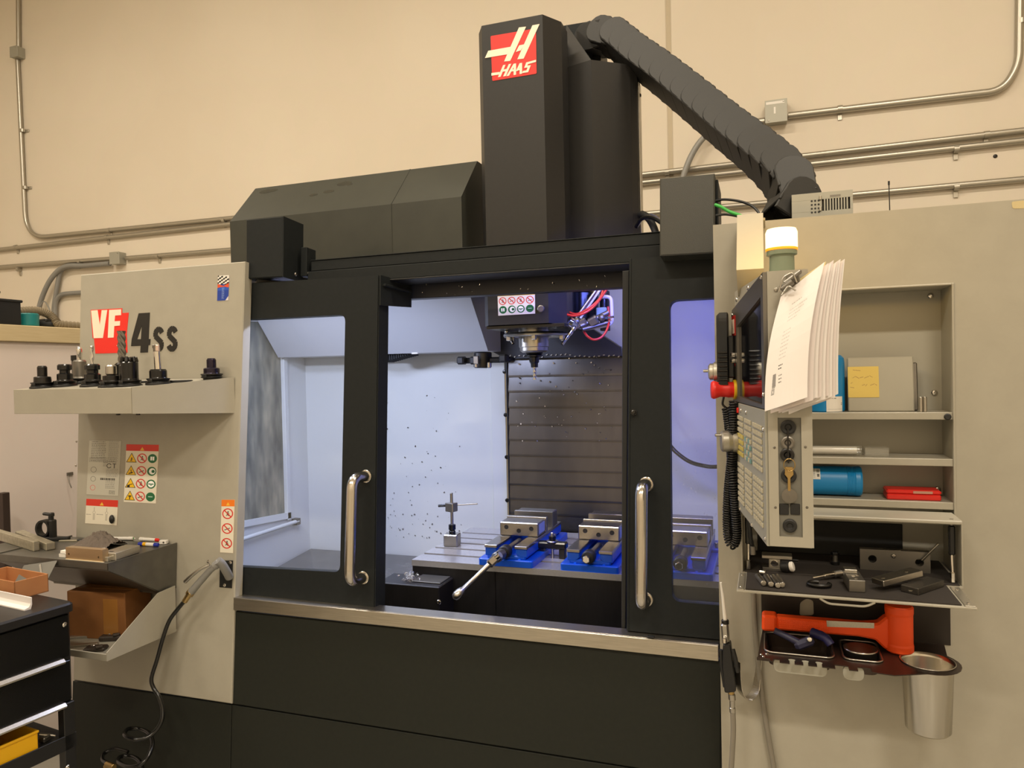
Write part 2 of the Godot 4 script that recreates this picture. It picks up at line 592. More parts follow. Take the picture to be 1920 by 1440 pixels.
func materials() -> void:
	M.wall = noisy("d8cdbb", "ded4c3", 0.004, 0.25, 0.75, 0.0, 0.6)
	M.groove = mat("bfb29a", 0.8)
	M.floor = noisy("98948a", "aca89e", 0.01, 0.6, 0.35)
	M.ceiling = mat("e2dac9", 0.9)
	M.panel = noisy("a29d8f", "a8a395", 0.02, 1.0, 0.42)
	M.panel_in = mat("a5a193", 0.5)
	M.dark = noisy("1f2223", "232627", 0.05, 2.0, 0.45)
	M.dark.metallic_specular = 0.28
	M.head = noisy("2b2a29", "2e2d2c", 0.05, 2.0, 0.42)
	M.head.metallic_specular = 0.42
	M.dark2 = noisy("222420", "262823", 0.05, 2.0, 0.48)
	M.dark2.metallic_specular = 0.32
	M.hood = noisy("343631", "3a3c36", 0.02, 1.0, 0.33)
	M.mat_brown = mat("2c2622", 0.9)
	M.oil = mat("33342f", 0.25)
	M.black = mat("161616", 0.5)
	M.black_shiny = mat("121212", 0.22)
	M.rubber = mat("1a1a19", 0.7)
	M.navy = mat("23242e", 0.4)
	M.steel = mat("b4b0a8", 0.3, 1.0)
	M.brushed = noisy("b0aa9e", "c6c0b4", 0.03, 1.0, 0.34, 1.0, 0.25, Vector3(0.6, 14, 14), 3)
	M.handle = mat("cfcac2", 0.2, 1.0)
	M.ground = noisy("9f9a92", "b4afa6", 0.03, 6.0, 0.3, 1.0, 0.2, Vector3(1, 8, 1), 4)
	M.table = noisy("b9b8b6", "cac8c6", 0.03, 5.0, 0.24, 0.55, 0.1, Vector3(1, 8, 1), 12)
	M.dull_steel = mat("7d7972", 0.42, 0.9)
	M.dark_steel = mat("3a3938", 0.35, 0.9)
	M.tray_steel = noisy("6a6862", "77756e", 0.02, 1.5, 0.38, 0.7)
	M.chrome = mat("d8d5d0", 0.12, 1.0)
	M.alu = noisy("b5b0a4", "c3beb2", 0.05, 8.0, 0.38, 0.85)
	M.alu_worn = noisy("97907c", "bdb6a2", 0.012, 8.0, 0.45, 0.6)
	M.white_in = mat("d3d6d4", 0.4)
	M.white_cover = mat("b9bbbe", 0.38)
	M.way = noisy("5c5a58", "656361", 0.02, 1.0, 0.26, 0.85, 0.0, Vector3(2, 0.4, 1), 5)
	M.blue = mat("0a4fc4", 0.3)
	M.cast = noisy("1d1c1c", "262424", 0.03, 2.0, 0.4, 0.2, 0.0, Vector3(3, 0.3, 1), 6)
	M.conduit = mat("b1aca0", 0.35, 0.8)
	M.box_grey = mat("a5a397", 0.5, 0.3)
	M.flex = mat("8b8a86", 0.5, 0.2)
	M.flex_tan = mat("7d7058", 0.7)
	M.red = mat("d8261c", 0.4)
	M.logo_red = mat("ea2a20", 0.4)
	M.cream = mat("f4e8d2", 0.45)
	M.ink = mat("171512", 0.5)
	M.orange = mat("f4500a", 0.5)
	M.yellow = mat("e3ac08", 0.5)
	M.blue_plastic = mat("0a7fc0", 0.38)
	M.paper = mat("e6e0dc", 0.8)
	M.paper_edge = mat("ddd3cf", 0.85)
	M.white = mat("e4e0d8", 0.5)
	M.brass = mat("b59a66", 0.28, 1.0)
	M.cardboard = noisy("8a5a2c", "7a4d24", 0.01, 2.0, 0.7)
	M.cardboard_light = noisy("b07a4c", "a87045", 0.01, 2.0, 0.75)
	M.rag = noisy("6a6058", "7d7268", 0.05, 4.0, 0.95, 0.0, 1.5)
	M.cap = noisy("c8b48c", "d2c09a", 0.03, 1.0, 0.6, 0.0, 0.0, Vector3(1, 6, 0.5), 8)
	M.partition = noisy("dccfc8", "e2d6cf", 0.006, 0.5, 0.6)
	M.hose_grey = mat("7c766a", 0.6)
	M.green_wire = mat("2f9c38", 0.5)
	M.red_tube = mat("c8322a", 0.3)
	M.teal = mat("167a78", 0.5)
	var g := mat("ffffff", 0.05)
	g.albedo_color = Color(0.92, 0.95, 0.95, 0.02)
	g.metallic_specular = 0.3
	g.transparency = BaseMaterial3D.TRANSPARENCY_ALPHA
	M.glass = g
	var pl := mat("ffffff", 0.12)
	pl.albedo_color = Color(0.9, 0.9, 0.86, 0.07)
	pl.transparency = BaseMaterial3D.TRANSPARENCY_ALPHA
	M.clear_plastic = pl
	var em := mat("fff0d0", 0.4)
	em.emission_enabled = true
	em.emission = Color(1.0, 0.86, 0.55)
	em.emission_energy_multiplier = 2.6
	M.lens = em
	var fx := mat("ffffff", 0.5)
	fx.emission_enabled = true
	fx.emission = Color(1.0, 0.84, 0.62)
	fx.emission_energy_multiplier = 3.0
	M.fixture_glow = fx
	var wl := mat("ffffff", 0.5)
	wl.emission_enabled = true
	wl.emission = Color(0.78, 0.8, 1.0)
	wl.emission_energy_multiplier = 3.0
	M.work_glow = wl

func room() -> void:
	struct("floor", MB.new().bx(-6.6, 3.4, -0.2, 0.0, -4.4, 4.2, 0.0), M.floor, "grey concrete shop floor under the machine and cart", "floor")
	struct("ceiling", MB.new().bx(-6.6, 3.4, 6.4, 6.6, -4.6, 4.4, 0.0), M.ceiling, "plain pale ceiling high above the machine", "ceiling")
	# the back wall is two panels with a shallow joint between them
	var seam := -0.525
	var wb := Node3D.new()
	wb.name = "wall_back"
	add_child(wb)
	tag(wb, "tall beige painted wall behind the machine with a vertical joint", "wall")
	wb.set_meta("kind", "structure")
	bases[wb] = Vector3.ZERO
	part("wall_panel", MB.new().bx(-6.6, seam - 0.012, 0, 6.4, -4.6, -4.4, 0.006), M.wall, wb)
	part("wall_panel", MB.new().bx(seam + 0.012, 3.4, 0, 6.4, -4.6, -4.4, 0.006), M.wall, wb)
	part("joint_filler", MB.new().bx(seam - 0.012, seam + 0.012, 0, 6.4, -4.6, -4.404, 0.0), M.groove, wb)
	struct("wall_left", MB.new().bx(-6.8, -6.6, 0, 6.4, -4.6, 4.4, 0.0), M.wall, "beige side wall far to the left of the shop", "wall")
	struct("wall_right", MB.new().bx(3.4, 3.6, 0, 6.4, -4.6, 4.4, 0.0), M.wall, "beige side wall to the right of the shop", "wall")
	struct("wall_front", MB.new().bx(-6.6, 3.4, 0, 6.4, 4.2, 4.4, 0.0), M.wall, "beige wall behind the viewer", "wall")
	var k := 0
	for q in LAMPS:
		var t := thing("ceiling_light", ["leftmost", "middle", "rightmost"][k % 3] + " long ceiling light of the row " + ("over the operator" if k < 3 else "over the machine"), "ceiling light", q, Transform3D(), "ceiling lights")
		part("housing", MB.new().bx(q.x - 0.64, q.x + 0.64, q.y + 0.012, q.y + 0.09, q.z - 0.18, q.z + 0.18, 0.01), M.white, t)
		part("diffuser", MB.new().bx(q.x - 0.6, q.x + 0.6, q.y - 0.01, q.y + 0.012, q.z - 0.15, q.z + 0.15, 0.002), M.fixture_glow, t)
		for s in [-0.5, 0.5]:
			part("hanger", MB.new().cyl(Vector3(q.x + s, q.y + 0.08, q.z), Vector3(q.x + s, 6.4, q.z), 0.006, 8), M.steel, t)
		k += 1
	# low partition wall with a wooden cap, at the left of the machine
	var pw := struct("wall_partition", MB.new().bx(-3.02, -2.9, 0.0, 1.664, -4.4, -0.6, 0.002), M.partition, "low white partition wall left of the machine under a wooden cap", "wall")
	struct("trim_1", MB.new().bx(-3.05, -2.885, 1.664, 1.732, -4.4, -0.6, 0.003), M.cap, "pale wooden cap board along the top of the low partition wall", "trim")
	var hk := thing("wall_hook", "small dark hook on the low white partition wall", "hook", Vector3(-2.9, 1.0933, -2.3862))
	part("plate", MB.new().bx(-2.9, -2.892, 1.0853, 1.0993, -2.4002, -2.3722), M.dull_steel, hk)
	part("arm", MB.new().tube([Vector3(-2.893, 1.0857, -2.3749), Vector3(-2.88, 1.0567, -2.3683), Vector3(-2.872, 1.0333, -2.3712)], 0.0022), M.dull_steel, hk)
	var po: Vector3 = Vector3(-2.7583, 1.0783, -1.98)
	var pp := thing("dark_post", "dark brown upright post at the far left edge behind the bars", "post", Vector3(po.x, 0.0, po.z))
	part("post", MB.new().bx(po.x - 0.025, po.x + 0.006, 0.012, po.y, po.z - 0.03, po.z, 0.002), mat("3a2c26", 0.5), pp)
	part("foot_plate", MB.new().bx(po.x - 0.05, po.x + 0.03, 0.0, 0.012, po.z - 0.06, po.z + 0.03, 0.002), mat("3a2c26", 0.5), pp)
	# things lying on the cap
	var b0: Vector3 = Vector3(-2.94, 1.7405, -2.1472)
	var bb := thing("storage_box", "black open box at the left end on top of the partition wall", "box", Vector3(-2.965, 1.732, b0.z))
	part("box_body", MB.new().bx(-3.04, -2.9, 1.732, 1.828, b0.z + 0.09, b0.z - 0.045, 0.004), M.black, bb)
	part("rim", MB.new().bx(-3.045, -2.895, 1.825, 1.836, b0.z + 0.095, b0.z - 0.05, 0.003), M.rubber, bb)
	var bw := thing("narrow_case", "tall dark narrow case standing in the black box on the partition wall", "case", Vector3(-2.98, 1.836, b0.z + 0.04))
	part("case_body", MB.new().bx(-3.02, -2.94, 1.836, 1.98, b0.z + 0.085, b0.z + 0.012, 0.006), M.dark2, bw)
	part("cap_band", MB.new().bx(-3.022, -2.938, 1.86, 1.872, b0.z + 0.087, b0.z + 0.01, 0.003), M.dull_steel, bw)
	var zt: float = -2.2548
	var tt := thing("tape_roll", "teal round roll lying on the partition wall beside the brown hose", "tape", Vector3(-2.95, 1.732, zt))
	part("roll", MB.new().lathe(at(Vector3(-2.945, 1.733, zt)), [Vector2(0.022, 0.002), Vector2(0.036, 0), Vector2(0.039, 0.004), Vector2(0.039, 0.05), Vector2(0.036, 0.054), Vector2(0.022, 0.052), Vector2(0.022, 0.002)], 24), M.teal, tt)
	part("core", MB.new().lathe(at(Vector3(-2.945, 1.733, zt)), [Vector2(0.018, 0), Vector2(0.0215, 0), Vector2(0.0215, 0.05), Vector2(0.018, 0.05), Vector2(0.018, 0)], 20), M.cardboard_light, tt)
	var hz: Array = spline([Vector3(-2.99, 1.781, -2.1985), Vector3(-2.985, 1.798, -2.2554), Vector3(-2.98, 1.8048, -2.3239), Vector3(-2.96, 1.7903, -2.3623), Vector3(-2.94, 1.7623, -2.3757), Vector3(-2.93, 1.748, -2.3872), Vector3(-2.93, 1.745, -2.4874)], 6)
	var ho := thing("duct_hose", "brown corrugated hose draped along the top of the partition wall", "hose", Vector3(-2.94, 1.732, zt))
	part("hose", MB.new().tube(hz, 0.017, 12), M.flex_tan, ho)
	var ribs := MB.new()
	for i in range(1, hz.size() - 1):
		ribs.lathe(MB.along(hz[i], hz[i + 1]), [Vector2(0.017, -0.002), Vector2(0.0195, 0), Vector2(0.017, 0.002)], 12)
	part("rib", ribs, M.flex_tan, ho)
	var dk := thing("tool_bag", "low black pouch behind the teal roll on the partition wall", "pouch", Vector3(-2.97, 1.732, zt - 0.12))
	part("pouch", MB.new().lathe(Transform3D(Basis.from_scale(Vector3(0.8, 1, 1.7)), Vector3(-2.965, 1.733, zt - 0.11)), [Vector2(0, 0), Vector2(0.03, 0), Vector2(0.036, 0.012), Vector2(0.032, 0.026), Vector2(0.018, 0.034), Vector2(0, 0.036)], 16, true), M.rubber, dk)
	part("flap", MB.new().bx(-2.985, -2.94, 1.757, 1.77, zt - 0.15, zt - 0.075, 0.004), M.black, dk)

func enclosure() -> void:
	# ---- left side panel with its prints
	var quad: Array = [Vector2(-2.2237, 0.6648), Vector2(-1.5391, 0.6627), Vector2(-1.5576, -0.6949), Vector2(-2.202, -0.6983)]
	var sp := thing("side_panel", "light grey left front panel of the machine with red and black model lettering", "panel", Vector3(quad[3].x, quad[3].y, 0), front)
	part("panel", MB.new().xy(quad, -0.035, 0.0, 0.003), M.panel, sp)
	var rp: Array = [Vector2(-2.1715, 0.5402), Vector2(-2.0323, 0.5393), Vector2(-2.0317, 0.5231), Vector2(-2.0035, 0.5232), Vector2(-2.0097, 0.4544), Vector2(-2.0045, 0.3899), Vector2(-2.1448, 0.3908), Vector2(-2.1528, 0.443), Vector2(-2.1587, 0.4432)]
	part("logo_block", MB.new().xy(rp, 0.0, 0.0012), M.logo_red, sp, "red block behind the two letters VF")
	part("letter", MB.new().xy([Vector2(-2.1684, 0.5379), Vector2(-2.1397, 0.5379), Vector2(-2.1276, 0.4861), Vector2(-2.1212, 0.537), Vector2(-2.0964, 0.5367), Vector2(-2.1123, 0.4426), Vector2(-2.1533, 0.4432)], 0.0, 0.002), M.cream, sp, "cream letter V")
	part("letter", MB.new().xy([Vector2(-2.0881, 0.5363), Vector2(-2.0356, 0.536), Vector2(-2.0355, 0.5163), Vector2(-2.0616, 0.5161), Vector2(-2.0632, 0.4969), Vector2(-2.0388, 0.4968), Vector2(-2.0394, 0.4816), Vector2(-2.0638, 0.4808), Vector2(-2.0653, 0.4423), Vector2(-2.0905, 0.4423)], 0.0, 0.002), M.cream, sp, "cream letter F")
	var tg := MB.new()
	var tc: Vector2 = Vector2(-2.0382, 0.4146)
	tg.xy(holed(circle(tc, 0.0085, 20), [circle(tc, 0.0062, 20)]), 0.0, 0.002)
	tg.xy([tc + Vector2(-0.013, -0.0008), tc + Vector2(0.0, -0.0008), tc + Vector2(0.0, 0.0008), tc + Vector2(-0.013, 0.0008)], 0.0, 0.0021)
	part("lettering", tg, M.cream, sp)
	var four: Array = holed([Vector2(-1.9604, 0.5191), Vector2(-1.9136, 0.5191), Vector2(-1.9158, 0.4321), Vector2(-1.9079, 0.4319), Vector2(-1.909, 0.4126), Vector2(-1.9168, 0.412), Vector2(-1.9177, 0.3884), Vector2(-1.9492, 0.3884), Vector2(-1.9483, 0.4112), Vector2(-1.9892, 0.4112), Vector2(-1.9871, 0.4342)], [[Vector2(-1.9455, 0.4786), Vector2(-1.9479, 0.4328), Vector2(-1.9643, 0.433)]])
	var ss := MB.new()
	part("letter", ss.xy(four, 0.0, 0.0014), M.ink, sp, "black figure 4")
	for ox in [0.0, 0.0564]:
		var c0: Vector2 = Vector2(-1.8745, 0.4294) + Vector2(ox, 0.0)
		ss = MB.new()
		var ln := []
		for a in [0.35, 0.9, 1.57, 2.2, 2.8, 3.5]:
			ln.append(Vector2(cos(a) * 0.0136, sin(a) * 0.0172 + 0.0166))
		ln.append(Vector2(0.0, 0.0))
		for a in [0.35, -0.35, -0.9, -1.57, -2.3, -2.8]:
			ln.append(Vector2(cos(a) * 0.0136, sin(a) * 0.0172 - 0.0166))
		for i in ln.size() - 1:
			var d: Vector2 = (ln[i + 1] - ln[i]).normalized().orthogonal() * 0.0088
			var e: Vector2 = (ln[i + 1] - ln[i]).normalized() * 0.0012
			ss.xy([c0 + ln[i] + d - e, c0 + ln[i] - d - e, c0 + ln[i + 1] - d + e, c0 + ln[i + 1] + d + e], 0.0, 0.0014 + 0.00002 * i)
		part("letter", ss, M.ink, sp, "black letter S")
	# racing sticker: chequered top, blue foot
	var p := Paint.new(96, 200, Color("1f3f9c"))
	p.rect(0, 0, 96, 70, Color("e8e4dc"))
	for i in 6:
		for j in 5:
			if (i + j) % 2 == 0:
				p.poly([Vector2(i * 17 - 6, j * 14 + i * 3), Vector2(i * 17 + 11, j * 14 + i * 3 - 4), Vector2(i * 17 + 11, j * 14 + i * 3 + 9), Vector2(i * 17 - 6, j * 14 + i * 3 + 13)], Color("111111"))
	p.poly([Vector2(0, 66), Vector2(50, 84), Vector2(96, 62), Vector2(96, 95), Vector2(40, 108), Vector2(0, 96)], Color("d8502a"))
	p.poly([Vector2(10, 96), Vector2(60, 90), Vector2(96, 100), Vector2(96, 118), Vector2(0, 120)], Color("2a56b8"))
	p.words(38, 100, 60, 9, 10, Color("9fb4e0"), rng)
	p.poly([Vector2(70, 200), Vector2(96, 165), Vector2(96, 200)], Color("d8d0d0"))
	part("racing_sticker", MB.new().sheet(Vector3(-1.6407, 0.6239, 0), Vector3(-1.5973, 0.6228, 0), Vector3(-1.5984, 0.5435, 0), Vector3(-1.6418, 0.544, 0), 0.001), printed(p, 0.3), sp, "blue sticker with a chequered top")
	# data label
	p = Paint.new(240, 416, Color("b9b6a8"))
	p.rect(0, 0, 240, 2, Color("77746a"))
	p.words(20, 10, 130, 13, 12, Color("6d6a62"), rng)
	p.words(150, 8, 225, 9, 14, Color("85827a"), rng)
	p.words(8, 132, 220, 10, 4, Color("75726a"), rng)
	p.words(115, 155, 150, 12, 4, Color("66635c"), rng)
	p.ring(45, 225, 19, 22, Color("6a675f")); p.ring(45, 295, 17, 20, Color("6a675f")); p.ring(45, 362, 17, 20, Color("cf5a55"))
	p.words(140, 215, 228, 11, 6, Color("8a877e"), rng)
	p.words(100, 285, 210, 40, 1, Color("4a4740"), rng)
	p.words(140, 305, 215, 13, 5, Color("85827a"), rng)
	p.words(170, 380, 215, 10, 3, Color("3a3832"), rng)
	for l in [[150, 190, 148, 210], [148, 210, 152, 213]]:
		pass
	p.ring(160, 192, 13, 18, Color("2c2a26")); p.rect(168, 186, 180, 198, Color("b9b6a8"))
	p.rect(186, 174, 212, 179, Color("2c2a26")); p.rect(196, 174, 202, 210, Color("2c2a26"))
	p.words(150, 158, 205, 9, 1, Color("4a4740"), rng)
	part("data_label", MB.new().sheet(Vector3(-2.1602, 0.0996, 0), Vector3(-2.02, 0.0993, 0), Vector3(-2.0272, -0.0829, 0), Vector3(-2.1661, -0.0826, 0), 0.001), printed(p, 0.35), sp, "grey data label with small diagrams")
	# warning label 3 x 4
	p = Paint.new(240, 430, Color("e2dcca"))
	p.rect(0, 0, 240, 48, Color("d2301e")); p.poly([Vector2(120, 18), Vector2(136, 44), Vector2(104, 44)], Color("e8b83a"))
	for r in 4:
		p.warn(44, 102 + r * 94, 40, r); p.ban(122, 102 + r * 94, 36, r); p.must(198, 102 + r * 94, 33, r)
	part("warning_label", MB.new().sheet(Vector3(-1.9978, 0.0873, 0), Vector3(-1.8614, 0.0873, 0), Vector3(-1.8685, -0.1012, 0), Vector3(-2.0026, -0.1012, 0), 0.001), printed(p, 0.4), sp, "warning label with yellow, red and green pictograms")
	# coolant label, half hidden by the rag
	p = Paint.new(240, 190, Color("e2dcca"))
	p.rect(0, 0, 240, 52, Color("d2301e")); p.poly([Vector2(120, 20), Vector2(136, 46), Vector2(104, 46)], Color("e8b83a"))
	for c in [65, 160]:
		p.rect(c - 3, 62, c + 3, 90, Color("b8b2a2")); p.ring(c, 102, 8, 11, Color("b0aa9c")); p.rect(c - 8, 112, c + 8, 160, Color("c4beae"))
	p.words(6, 118, 45, 8, 1, Color("4a4740"), rng); p.words(85, 114, 135, 8, 1, Color("4a4740"), rng)
	part("warning_label", MB.new().sheet(Vector3(-2.1656, -0.0968, 0), Vector3(-2.0267, -0.0969, 0), Vector3(-2.0306, -0.1789, 0), Vector3(-2.1683, -0.1785, 0), 0.001), printed(p, 0.4), sp, "red headed label half hidden behind the rag")
	# narrow prohibition strip
	p = Paint.new(96, 400, Color("e2dcca"))
	p.rect(0, 0, 96, 50, Color("ea7a1a")); p.poly([Vector2(48, 18), Vector2(62, 44), Vector2(34, 44)], Color("f0b83a"))
	for r in 3:
		p.ban(48, 105 + r * 112, 40, r)
	part("warning_label", MB.new().sheet(Vector3(-1.6082, -0.0795, 0), Vector3(-1.5587, -0.0777, 0), Vector3(-1.5618, -0.2407, 0), Vector3(-1.6102, -0.2411, 0), 0.001), printed(p, 0.4), sp, "narrow label of three red prohibition signs")
	for q in [Vector3(-2.2176, 0.0936, 0), Vector3(-2.2179, 0.0125, 0)]:
		part("bolt", MB.new().screw(q, Vector3(0, 0, 1), 0.004), M.steel, sp)
	# ---- corner block, bracket, beams
	var cb: Array = [Vector2(-1.5546, 0.8008), Vector2(-1.4141, 0.8), Vector2(-1.4122, 0.6097), Vector2(-1.5502, 0.6117)]
	var t := thing("corner_block", "dark square end block above the left door beside the beams", "cover", Vector3(cb[3].x, cb[3].y, -0.02), front)
	part("cover", MB.new().xy(cb, -0.125, -0.02, 0.003), M.dark, t)
	part("screw", MB.new().screw(Vector3(cb[2].x, cb[2].y + 0.02, -0.085), Vector3(1, 0, 0), 0.006), M.steel, t)
	part("end_plate", MB.new().bx(-1.3935 - 0.004, -1.3755, 0.6229, 0.7159, -0.14, -0.09), M.dark, t)
	part("screw", MB.new().screw(Vector3(-1.3755 , 0.6332, -0.1), Vector3(1, 0, 0), 0.005), M.steel, t)
	var xa: float = -1.3662
	var xb := 0.3
	t = thing("upper_beam", "dark upper cross beam running above both doors to the right box", "beam", Vector3(xa, 0.6455, -0.1), front)
	part("beam", MB.new().bx(xa, xb, 0.6391, 0.6720, -0.16, -0.1, 0.002), M.dark, t)
	part("top_flange", MB.new().bx(xa, xb, 0.6720 , 0.6720 + 0.003, -0.2, -0.098, 0.001), M.dark, t)
	t = thing("lower_beam", "dark lower cross beam carrying the door track under the upper beam", "beam", Vector3(xa, 0.5930, -0.085), front)
	part("beam", MB.new().bx(xa, xb, 0.5930, 0.6348, -0.15, -0.083, 0.002), M.dark, t)
	part("drip_lip", MB.new().bx(xa, xb, 0.5930 - 0.004, 0.5930, -0.17, -0.082, 0.001), M.black, t)
	var hd := thing("inner_header", "dark navy inner header above the door opening", "panel", Vector3(-0.8284, 0.5716, -0.2), front)
	part("panel", MB.new().xy([Vector2(-1.2181, 0.6152), Vector2(-0.1925, 0.6239), Vector2(-0.1933, 0.5495), Vector2(-0.397, 0.548), Vector2(-0.771, 0.5488), Vector2(-1.1667, 0.5517), Vector2(-1.2173, 0.5527)], -0.23, -0.2, 0.002), M.navy, hd)
	var specks := MB.new()
	for i in 26:
		var c: Vector2 = Vector2(-1.1404, 0.6018).lerp(Vector2(-0.4013, 0.5991), rng.randf()) + Vector2(0, rng.randf_range(-0.045, 0.012))
		specks.box(at(Vector3(c.x, c.y, -0.199), rng.randf() * 3.0, 0.4, rng.randf() * 3.0), Vector3(0.006, 0.0015, 0.002) * rng.randf_range(0.4, 1.3), 0.0002)
	var spk := part("metal_chips", specks, M.chrome, hd)
	spk.set_meta("kind", "stuff")
	# ---- sill, base
	var s0: Vector2 = Vector2(-1.5541, -0.376)
	var s1: Vector2 = Vector2(-0.1242, -0.372)
	var sb: float = -0.4115
	t = thing("door_sill", "brushed stainless sill running under both doors", "sill", Vector3(s0.x, sb, 0), front)
	part("front_face", MB.new().bx(s0.x, s1.x, sb, (s0.y + s1.y) / 2, -0.004, 0.004, 0.0015), M.brushed, t)
	part("top_face", MB.new().bx(s0.x, s1.x, (s0.y + s1.y) / 2 - 0.004, (s0.y + s1.y) / 2, -0.068, -0.004, 0.0008), M.brushed, t)
	part("lower_lip", MB.new().bx(s0.x, s1.x, sb, sb + 0.003, -0.02, -0.004, 0.0008), M.brushed, t)
	part("stop_button", MB.new().bx(-0.2970, -0.2783, s1.y, s1.y + 0.003, -0.012, 0.003), M.rubber, t)
	var bt: Array = [Vector2(-1.5702, -0.4179), Vector2(-0.1192, -0.4125), Vector2(-0.1226, -0.6992), Vector2(-1.5632, -0.6985)]
	t = thing("base_panel", "wide dark green grey panel below the stainless sill", "panel", Vector3(bt[3].x, bt[3].y, -0.008), front)
	part("panel", MB.new().xy(bt, -0.04, -0.008, 0.003), M.dark2, t)
	var pt: Array = [Vector2(-2.216, -0.7067), Vector2(-1.5648, -0.7026), Vector2(-0.1228, -0.7026)]
	var fl := -1.203
	t = thing("plinth", "dark plinth of the machine down to the floor", "plinth", Vector3(pt[0].x, fl, -0.01), front)
	part("plinth_panel", MB.new().xy([pt[0], pt[1] + Vector2(-0.001, 0), Vector2(pt[1].x - 0.001, fl), Vector2(pt[0].x, fl)], -0.06, -0.01, 0.002), M.dark2, t)
	part("plinth_panel", MB.new().xy([pt[1] + Vector2(0.001, 0), pt[2], Vector2(pt[2].x, fl), Vector2(pt[1].x + 0.001, fl)], -0.06, -0.01, 0.002), M.dark2, t)
	# ---- hood over the tool changer
	var hx0: float = -1.9306
	var hx1: float = -0.9724
	var hs: float = -1.2401
	var prof := [Vector2(-2.3, 1.83), Vector2(-2.3, 2.094), Vector2(-2.454, 2.254), Vector2(-2.9, 2.254), Vector2(-2.9, 1.83)]
	t = thing("tool_changer_hood", "long dark green grey hood with a sloped top left of the tall column", "cover", Vector3(hx0, 1.83, -2.3))
	part("hood_section", MB.new().side(prof, hx0, hs - 0.0008, 0.0), M.hood, t)
	part("hood_section", MB.new().side(prof, hs + 0.0008, hx1, 0.0), M.hood, t)
	part("seam_strip", MB.new().side([Vector2(-2.305, 1.83), Vector2(-2.2985, 1.83), Vector2(-2.2985, 2.0945), Vector2(-2.454, 2.2555), Vector2(-2.46, 2.25), Vector2(-2.305, 2.09)], hs - 0.002, hs + 0.002), M.hood, t)
	for q in [[0.1, 0.85, 0.02], [0.14, 0.86, 0.016], [0.46, 0.55, 0.012], [0.55, 0.6, 0.015], [0.62, 0.8, 0.02], [0.66, 0.75, 0.008]]:
		var x: float = lerpf(hx0, hs, q[0])
		var c := Vector3(x, lerpf(2.094, 2.254, q[1]), lerpf(-2.3, -2.454, q[1]))
		part("oil_spot", MB.new().lathe(Transform3D(MB.along(Vector3.ZERO, Vector3(0, 0.693, 0.721)).basis * Basis.from_scale(Vector3(1.6, 1, 0.7)), c), [Vector2(0, 0.0004), Vector2(q[2], 0.0004)], 12), M.oil, t)
	# ---- dark box on the right above the right door
	var j: Array = [Vector2(-0.2514, 0.7754), Vector2(-0.1181, 0.7742), Vector2(-0.1203, 0.5776), Vector2(-0.253, 0.5794)]
	t = thing("junction_cover", "dark textured square box above the right door beside the control cabinet", "box", Vector3(j[3].x, j[3].y, 0.03), front)
	part("cover", MB.new().xy(j, -0.09, 0.03, 0.003), noisy("353633", "3d3e3a", 0.08, 10.0, 0.32, 0.0, 1.0), t)
	part("side_flange", MB.new().bx(j[1].x, j[1].x + 0.006, j[2].y + 0.02, j[1].y - 0.006, -0.12, 0.0), M.dark, t)
	part("screw", MB.new().screw(Vector3(j[1].x + 0.006, j[1].y - 0.05, -0.03), Vector3(1, 0, 0), 0.005), M.black, t)

